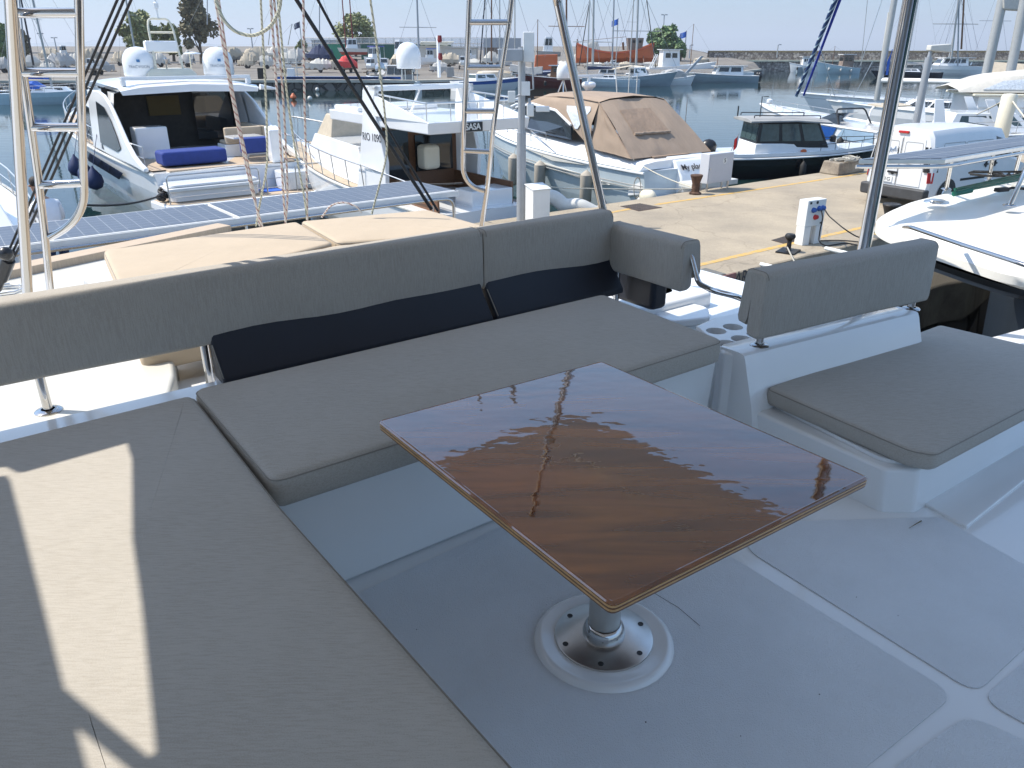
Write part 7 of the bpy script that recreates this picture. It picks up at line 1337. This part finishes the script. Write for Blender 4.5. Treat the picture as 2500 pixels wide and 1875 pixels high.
# orange caique on land
OC = boat('wooden_caique', Vector((D(1530, 140, 152).x-9.2, 152, gz(150))), 2, 'big bright orange wooden caique on land with a brown deckhouse', 'boat')
H = Hull(18.5, 4.6, 3.4, 3.3, .45, 1.9, 1.2, .25, .5)
m = M(); n = 20; rg = []
for i in range(n+1):
    f = i/n; x = f*14.0; h_ = 2.1*max(.04, (math.sin(math.pi*(.04+.92*f)))**.55); z = 2.35+1.5*abs(2*f-1)**2.2; rg.append([Vector((x, h_*k_, zz)) for k_, zz in ((1, z), (.98, z-.22), (.99, z-.24), (.85, 1.3), (.4, .6), (0, .45))]+[Vector((x, -h_*k_, zz)) for k_, zz in ((.4, .6), (.85, 1.3), (.99, z-.24), (.98, z-.22), (1, z))])
for i in range(n):
    for j in range(10): m.add([rg[i][j], rg[i][j+1], rg[i+1][j+1], rg[i+1][j]], [[0, 1, 2, 3]])
m.build('hull', orange, OC, local=True, smooth=35)
m = M(); m.tube([r_[9]+Vector((0, -.05, 0)) for r_ in rg], .06, 5); m.build('rub_rail', redlead, OC, local=True)
m = M(); m.add([q for r_ in rg for q in (r_[0]-Vector((0, 0, .4)), r_[-1]-Vector((0, 0, .4)))], [[2*i, 2*i+1, 2*i+3, 2*i+2] for i in range(n)]); m.build('deck', wood_g, OC, local=True)
m = M(); m.frus([(9.4, -.9, 2.6), (11.8, -.9, 2.6), (11.8, .9, 2.6), (9.4, .9, 2.6)], [(9.1, -1.0, 4.6), (12.0, -1.0, 4.6), (12.0, 1.0, 4.6), (9.1, 1.0, 4.6)]); dh = m.build('deckhouse', wood_g, OC, local=True)
for x in (10.0, 11.1): pane(OC, [(x, -1.02, 3.8), (x+.5, -1.02, 3.8), (x+.5, -1.06, 4.2), (x, -1.06, 4.2)], dark)
m = M(); m.frus([(1.8, -1, 2.6), (4.2, -1, 2.6), (4.2, 1, 2.6), (1.8, 1, 2.6)], [(2.2, -.7, 3.8), (3.8, -.7, 3.9), (3.8, .7, 3.9), (2.2, .7, 3.8)]); m.build('white_canopy', cv_wh, OC, local=True, bevel=.1)
m = M(); m.cyl((.3, 0, 3.6), (.1, 0, 4.4), .12, n=6); m.cyl((1.2, 0, 4.15), (9, 0, 4.8), .04, n=5); m.cyl((8.6, 0, 2.6), (8.4, 0, 3.9), .2, n=6); m.build('ridge_pole', wood, OC, local=True)
for x in (3, 6, 9, 12): m = M(); m.cyl((x, -2.6, 0), (x, -1.6, 1.6), .08, n=5); m.build('prop', wood, OC, local=True)
m = M(); m.frus([(-1.9, -1, 0), (1.9, -1, 0), (1.9, 1, 0), (-1.9, 1, 0)], [(-1.7, -1, 2.2), (1.8, -1, 2.3), (1.8, 1, 2.3), (-1.7, 1, 2.2)]); o_ = m.build('wheelhouse', orange, bevel=.05); q = D(1333, 140, 135); o_.location = Vector((q.x, 135, gz(135))); tag(o_, 'orange boat cabin standing on the quay below the grey workboat', 'cabin')
# sheds, fences, containers
def bld(u0, u1, v0, y, dp, mt, label, cat_='shed', name='shed', roofm=None, over=.2):
    a, b = D(u0, v0, y), D(u1, v0, y); g0 = gz(y); o = thing(name, ((a.x+b.x)/2, y, g0), label, cat_); m = M(); m.box(a.x, b.x, y, y+dp, g0, a.z-.15); m.build('wall', mt, o)
    m = M(); m.box(a.x-over, b.x+over, y-over, y+dp+over, a.z-.15, a.z); m.build('roof', roofm or mt, o); return o
o = bld(1010, 1100, 112, 172, 5, cv_wh, 'long white shed behind the dome of the small yacht', roofm=gel_d)
bld(1086, 1163, 115, 165, 5, cv_wh, 'white container with a grey top left of the middle ladder', 'container', 'container'); bld(880, 1100, 108, 182, 2, mat('dark green netting', (.02, .10, .07), .8, var=.2), 'dark green netting wall behind the stored boats', 'screen', 'netting_screen', over=.01); bld(798, 850, 108, 180, 2, mat('green netting', (.03, .22, .13), .8, var=.2), 'bright green netting panel below the ketch', 'screen', 'netting_screen', over=.01)
bld(1183, 1222, 116, 168, 4, wood_g, 'brown wooden hut seen right of the middle ladder', 'hut', 'hut'); bld(1180, 1272, 93, 185, 3, mat('corrugated grey sheet', (.34, .36, .38), .6, var=.1), 'grey corrugated wall behind the middle ladder', 'wall', 'corrugated_wall', over=.01); bld(760, 830, 97, 215, 6, hull_gr, 'grey flat roofed building left of the ketch', 'building', 'building')
bld(1216, 1250, 119, 150, 2, pcb, 'white box trailer right of the middle ladder', 'trailer', 'box_trailer')
m = M(); random.seed(12)
for k_ in range(9): q = D(1030+random.uniform(-4, 8), 106+random.uniform(-6, 4), 171); e = D(1092+random.uniform(-4, 20), 108+random.uniform(-6, 4), 171); m.cyl(q, e, .14, .08, n=6)
tag(m.build('spar_stack', [gel_c]), 'stack of white and yellow spars lying on the long white shed', 'spars')
m = M(); q = D(1040, 120, 171); fz = D(1000, 92, 195).z
F0, F1 = D(745, 92, 200), D(1250, 92, 190)
FE = thing('mesh_fence', (F0.x, F0.y, gz(200)), 'long wire mesh fence on top of the sea wall behind the boatyard', 'fence')
m = M()
for k_ in range(26): t_ = k_/25; q = F0+(F1-F0)*t_; m.cyl((q.x, q.y, gz(195)), (q.x, q.y, q.z), .07, n=5)
m.build('posts', steel, FE); 
for dz in (0, -1.2): m = M(); m.cyl(F0+Vector((0, 0, dz)), F1+Vector((0, 0, dz)), .06, n=5); m.build('rail', steel, FE)
m = M(); m.slab([F0+Vector((0, .1, -.1)), F1+Vector((0, .1, -.1)), F1+Vector((0, .1, -2.6)), F0+Vector((0, .1, -2.6))], .01); m.build('mesh', mat('wire mesh', (.45, .50, .55), .6, alpha=.28, var=.0), FE)
m = M(); F2 = D(-200, 128, 230); F3 = D(760, 127, 230); m.slab([F2, F3, Vector((F3.x, F3.y, gz(230)-1)), Vector((F2.x, F2.y, gz(230)-1))], .3); tag(m.build('boundary_wall', hull_gr), 'low grey wall along the back of the boatyard at left', 'wall')
# clutter on the quay edge
for i, (u, v, y, mt_, l_) in enumerate(((712, 190, 104, pcb, 'white electric box on the far quay near the trailer'), (1100, 186, 112, hull_gr, 'grey electric box on the far quay left of the middle ladder'), (640, 188, 106, tyre, 'dark winch on the far quay edge beside the cream rope'))):
    m = M(); m.frus([(-.5, -.3, 0), (.5, -.3, 0), (.5, .3, 0), (-.5, .3, 0)], [(-.45, -.25, 1.3), (.45, -.25, 1.3), (.45, .25, 1.3), (-.45, .25, 1.3)]); o_ = m.build('quay_box', mt_, bevel=.05); q = D(u, v, y); o_.location = Vector((q.x, y, 1.2)); tag(o_, l_, 'box')
RK = thing('pontoon_rack', (D(715, 180, 112).x, 112, 1.2), 'white tubular rack standing on the far quay in front of the navy wrapped boat', 'rack')
for x in (-1.6, -.5, .6, 1.6): m = M(); m.cyl((x, 0, 0), (x, 0, 3.6 if abs(x) < 1 else 2.2), .07, n=6); m.build('upright', gel_d, RK, local=True)
for z in (.4, 1.2, 1.8): m = M(); m.cyl((-2.2, 0, z), (2.2, 0, z), .06, n=6); m.build('crossbar', gel_d, RK, local=True)
# street lamps and flags
def lamp(u, v0, y, label, arms=2, h0=None):
    q = D(u, v0, y); t = thing('street_lamp', (q.x, y, gz(y) if y > 110 else 1), label, 'street lamp', group='tall lamp posts in the distance'); r_ = y*.0007
    m = M(); m.cyl((q.x, y, t.location.z), (q.x, y, q.z), r_*1.3, r_*.8, n=6); m.build('pole', grey_p, t)
    for sd in ((1, -1) if arms == 2 else (1,)): m = M(); m.cbox((q.x+sd*y*.0022, y, q.z), (y*.003, y*.001, y*.0011)); m.build('lamp_head', grey_p, t)
lamp(611, 70, 230, 'tall double headed lamp post left of the cream rope'); lamp(132, 92, 260, 'lamp post seen through the left ladder'); lamp(98, 82, 300, 'distant lamp post in the left ladder, left of the nearer one'); lamp(1900, 109, 195, 'small lamp post on the breakwater behind the fishing boats', 1); lamp(1685, 110, 190, 'lamp post at the root of the breakwater beside the white cabinet', 1); lamp(1622, 36, 200, 'thin tall mast with a cross arm above the green tree')
def flagp(u, v0, y, label, mt_=cv_bl):
    q = D(u, v0, y); t = thing('flagpole', (q.x, y, 1), label, 'flagpole', group='flagpoles in the distance'); m = M(); m.cyl((q.x, y, 1), (q.x, y, q.z), y*.0006, n=5); m.build('pole', alu, t)
    w_ = y*.007; m = M(); m.grid(lambda a, b_: Vector((q.x-w_*a, y-.1-.3*math.sin(a*5), q.z-.1-w_*.9*b_-w_*.35*a)), 6, 4); fl = m.build('flag', mt_, t, fix=False)
    m = M(); [m.slab([Vector((q.x-w_*.02, y-.16, q.z-.1-w_*z_)), Vector((q.x-w_*.9, y-.16, q.z-.1-w_*z_-w_*.3)), Vector((q.x-w_*.9, y-.16, q.z-.1-w_*z_-w_*.36)), Vector((q.x-w_*.02, y-.16, q.z-.1-w_*z_-w_*.07))], .02) for z_ in (.15, .35, .55)]; m.build('white_stripe', pcb, fl)
flagp(1509, 44, 125, 'blue and white striped flag on a mast above the orange caique'); flagp(1676, 75, 180, 'blue and white flag at the root of the breakwater'); flagp(731, 52, 190, 'dark flag above the far quay beside the single flecked rope', cv_nv)
# extra masts standing in the background rows
def bare(u, v0, v1, y, r, label, mt_=alu, lean=0, spr=()):
    b_, t_ = D(u, v1, y), D(u+lean, v0, y); o = thing('mast', b_, label, 'mast', group='bare masts rising from the rows of boats'); m = M(); m.cyl(b_, t_, r, r*.8, n=6); m.build('spar', mt_, o)
    for f, w_ in spr: c = b_+(t_-b_)*f; m = M(); m.cyl(c-Vector((w_, 0, -.05)), c+Vector((w_, 0, .0)), r*.35, n=5); m.build('spreader', mt_, o)
    m = M(); [m.cyl(b_+Vector((x, 0, 0)), t_, .022, n=4) for x in (-3.2, 3.0)]; m.build('rigging', mat('wire', (.2, .22, .25), .5) if 'wire' not in bpy.data.materials else bpy.data.materials['wire'], o)
for a in ((1200, -30, 150, 118, .11, 'brown mast seen inside the middle ladder', wood), (1220, -30, 150, 122, .10, 'grey mast inside the middle ladder, right of the brown one', alu), (1172, -30, 155, 118, .10, 'dark leaning mast inside the middle ladder', hull_nv, 14), (1257, -30, 130, 125, .10, 'thin grey mast just right of the middle ladder', alu), (1383, -30, 140, 122, .15, 'brown mast with crosstree left of the steel corner pole', wood, 0, ((.45, 2.6),)),
          (1447, -30, 158, 118, .17, 'thick pale mast in front of the bow of the orange caique', alu, 3, ((.30, 2.8),)), (1494, -30, 165, 118, .12, 'dark slim mast in front of the orange caique', grey_p, 6), (1553, -30, 160, 118, .15, 'pale mast with a crosstree in front of the brown deckhouse', alu, 6, ((.45, 3.5),)), (1022, -30, 118, 128, .16, 'dark mast with crosstree behind the dome of the small yacht', grey_p, -5, ((.35, 2.8),)),
          (780, -30, 88, 170, .13, 'grey mast left of the ketch', grey_p), (1414, 0, 160, 119, .07, 'black stay leaning beside the brown mast', rubber, 26), (1601, 0, 165, 119, .07, 'black stay leaning over the deckhouse of the caique', rubber, -22), (62, -30, 140, 110, .12, 'left mast of two behind the left ladder', grey_p, -18), (82, -30, 160, 105, .14, 'navy mast behind the left ladder', hull_nv, -36), (655, 5, 110, 185, .10, 'thin leaning mast beside the cream rope', alu, 12), (703, 58, 110, 180, .10, 'thin mast leaning right near the single rope', alu, 10), (506, -30, 60, 150, .1, 'thin mast over the left dark tree', grey_p),
          (2322, -30, 145, 150, .20, 'pale mast of the navy yacht row, leaning right', alu, 22, ((.5, 4),)), (2338, -30, 160, 150, .15, 'dark mast in the middle of the right hand row', grey_p, 4), (2347, -30, 120, 150, .18, 'brown grey mast right of the dark one', wood, 8), (2420, -30, 130, 160, .14, 'dark mast at far right with a pale radar bracket', grey_p, 20, ((.5, 3),))):
    bare(*a)
# ------------------------------------------------------------ trees
def tree(u, v0, v1, y, wpx_, label, leaf, seed, kind='round', n=2600, ls=.34):
    random.seed(seed); top = D(u, v0, y).z; bot = max(gz(y), D(u, v1, y).z-2); c = D(u, v1, y); R = wpx_*y/2048/2; g0 = gz(y); t = thing('tree', (c.x, y, g0), label, 'tree', group='trees behind the boatyard')
    Hh = top-g0; m = M(); tips = []
    m.tube([(c.x, y, g0), (c.x+.2, y, g0+Hh*.3), (c.x-.1, y, g0+Hh*.6)], .35, 8, r1=.12)
    for k_ in range(9):
        a = random.uniform(0, 6.28); z0 = g0+Hh*random.uniform(.15, .45); rr = R*random.uniform(.4, .85); e = Vector((c.x+rr*math.cos(a), y+rr*math.sin(a), z0+Hh*random.uniform(.15, .4))); m.tube([(c.x, y, z0), (Vector((c.x, y, z0))+e)/2+Vector((0, 0, .3)), e], .12, 5, r1=.03); tips.append(e)
    m.build('trunk', bark, t)
    cl = []                                   # leaf clumps spread through the crown
    zc = g0+Hh*.60; 
    for k_ in range(34):
        a = random.uniform(0, 6.28); r_ = R*math.sqrt(random.random())*.86; zz = random.uniform(-.9, .92); 
        if kind == 'cone': r_ *= max(.25, 1-.55*(zz+.9)); 
        else: r_ *= math.sqrt(max(.08, 1-zz*zz))
        cl.append((Vector((c.x+r_*math.cos(a), y+r_*math.sin(a)*.8, zc+zz*Hh*.38)), R*random.uniform(.20, .38)))
    m = M(); vs = []; fs = []
    for k_ in range(n):
        cc, cr_ = random.choice(cl); d = Vector((random.gauss(0, 1), random.gauss(0, 1), random.gauss(0, .8))); d = d.normalized()*cr_*random.random()**.35; p = cc+d
        s_ = ls*random.uniform(.5, 1.3); a1 = Vector((random.gauss(0, 1), random.gauss(0, 1), random.gauss(0, 1))).normalized()*s_; a2 = a1.orthogonal().normalized()*s_*.6
        o0 = len(vs); vs += [p-a1, p+a2, p+a1, p-a2]; fs.append([o0, o0+1, o0+2, o0+3])
    m.add(vs, fs); m.build('crown', leaf, t, fix=False)
tree(345, 34, 118, 165, 96, 'olive green tree between the black stays and the first white dome', leaf_g, 1, n=4200, ls=.42); tree(420, 60, 118, 172, 60, 'low olive green tree behind the radar mast of the yacht', leaf_g, 2, n=2200, ls=.4); tree(487, -30, 118, 160, 118, 'tall brown green pine beside the second white dome', leaf_d, 3, 'cone', 5600, .40)
tree(866, 44, 98, 205, 112, 'round spreading tree behind the red and white ketch', leaf_g, 4, n=4200, ls=.45); tree(1620, 66, 138, 175, 84, 'green bushy tree right of the orange caique', leaf_b, 5, n=4600, ls=.42); tree(1660, 106, 138, 172, 34, 'small green bush at the root of the breakwater', leaf_b, 6, n=1400, ls=.38)
tree(15, 54, 138, 150, 60, 'dark green tree at the left edge behind the steel pole', leaf_b, 7, n=3600, ls=.36); tree(62, 72, 140, 152, 36, 'dark bluish tree seen in the left part of the left ladder', leaf_d, 8, n=2200, ls=.34); tree(735, 100, 112, 200, 30, 'spiky low palm bush behind the wavy grey shelter', leaf_g, 9, n=700, ls=.5)
# ------------------------------------------------------------ small things on the deck
dl = V(1990, 1127, FL+.004); dl2 = V(1963, 1143, FL+.004)
m = M(); m.tube([dl+Vector((0, 0, .004)), (dl+dl2)/2+Vector((.004, .002, .006)), dl2+Vector((0, 0, .004))], .0022, 5, r1=.0007); tag(m.build('dry_leaf', mat('dry leaf', (.14, .11, .04), .8, var=.3)), 'thin dry brown leaf lying on the deck in front of the right seat', 'leaf')
m = M(); a, b = V(2160, 1092, FL+.02), V(2140, 1110, FL+.02)
random.seed(44)
for k_, (x, y) in enumerate(((1190, 1395), (1770, 1500), (1395, 1560), (1850, 1290), (900, 1360), (1600, 1590), (1940, 1330))):
    q = V(x, y, FL+.004); m = M(); r_ = random.uniform(.0012, .0022); m.lathe([(r_, 0), (r_*1.1, .001), (r_*.5, .0016)], q, 6)
    m.build('grit', paper, bpy.data.objects['catamaran'])
cats = bpy.data.objects['catamaran']
m = M(); pts = [V(x, y, FL+.0045) for x, y in ((1378, 1262), (1420, 1285), (1465, 1312), (1512, 1352))]; m.tube(pts, .0007, 4); m.build('scratch', paper, cats)

for a, b, y, l_ in (((1858, 645), (1926, 661), 7.5, 'white tube poking out above the right backrest, left of the other one'), ((2016, 606), (2072, 619), 8.2, 'white tube poking out above the right backrest near the thick pole')):
    m = M(); m.tube([D(*a, y), D(*b, y-.35)], .02, 8); tag(m.build('rail_tube', pcb, smooth=50), l_, 'tube')

# ------------------------------------------------------------ summer haze
hz = bpy.data.materials.new('haze air'); hz.use_nodes = True; n_ = hz.node_tree; n_.nodes.remove(n_.nodes['Principled BSDF'])
pv = n_.nodes.new('ShaderNodeVolumePrincipled'); pv.inputs['Color'].default_value = (.88, .93, 1, 1); pv.inputs['Density'].default_value = .00024; pv.inputs['Anisotropy'].default_value = .2
n_.links.new(pv.outputs[0], n_.nodes['Material Output'].inputs['Volume'])
m = M(); m.box(-9500, 9500, -300, 15000, -2, 220); o = m.build('haze', hz); tag(o, kind='stuff')
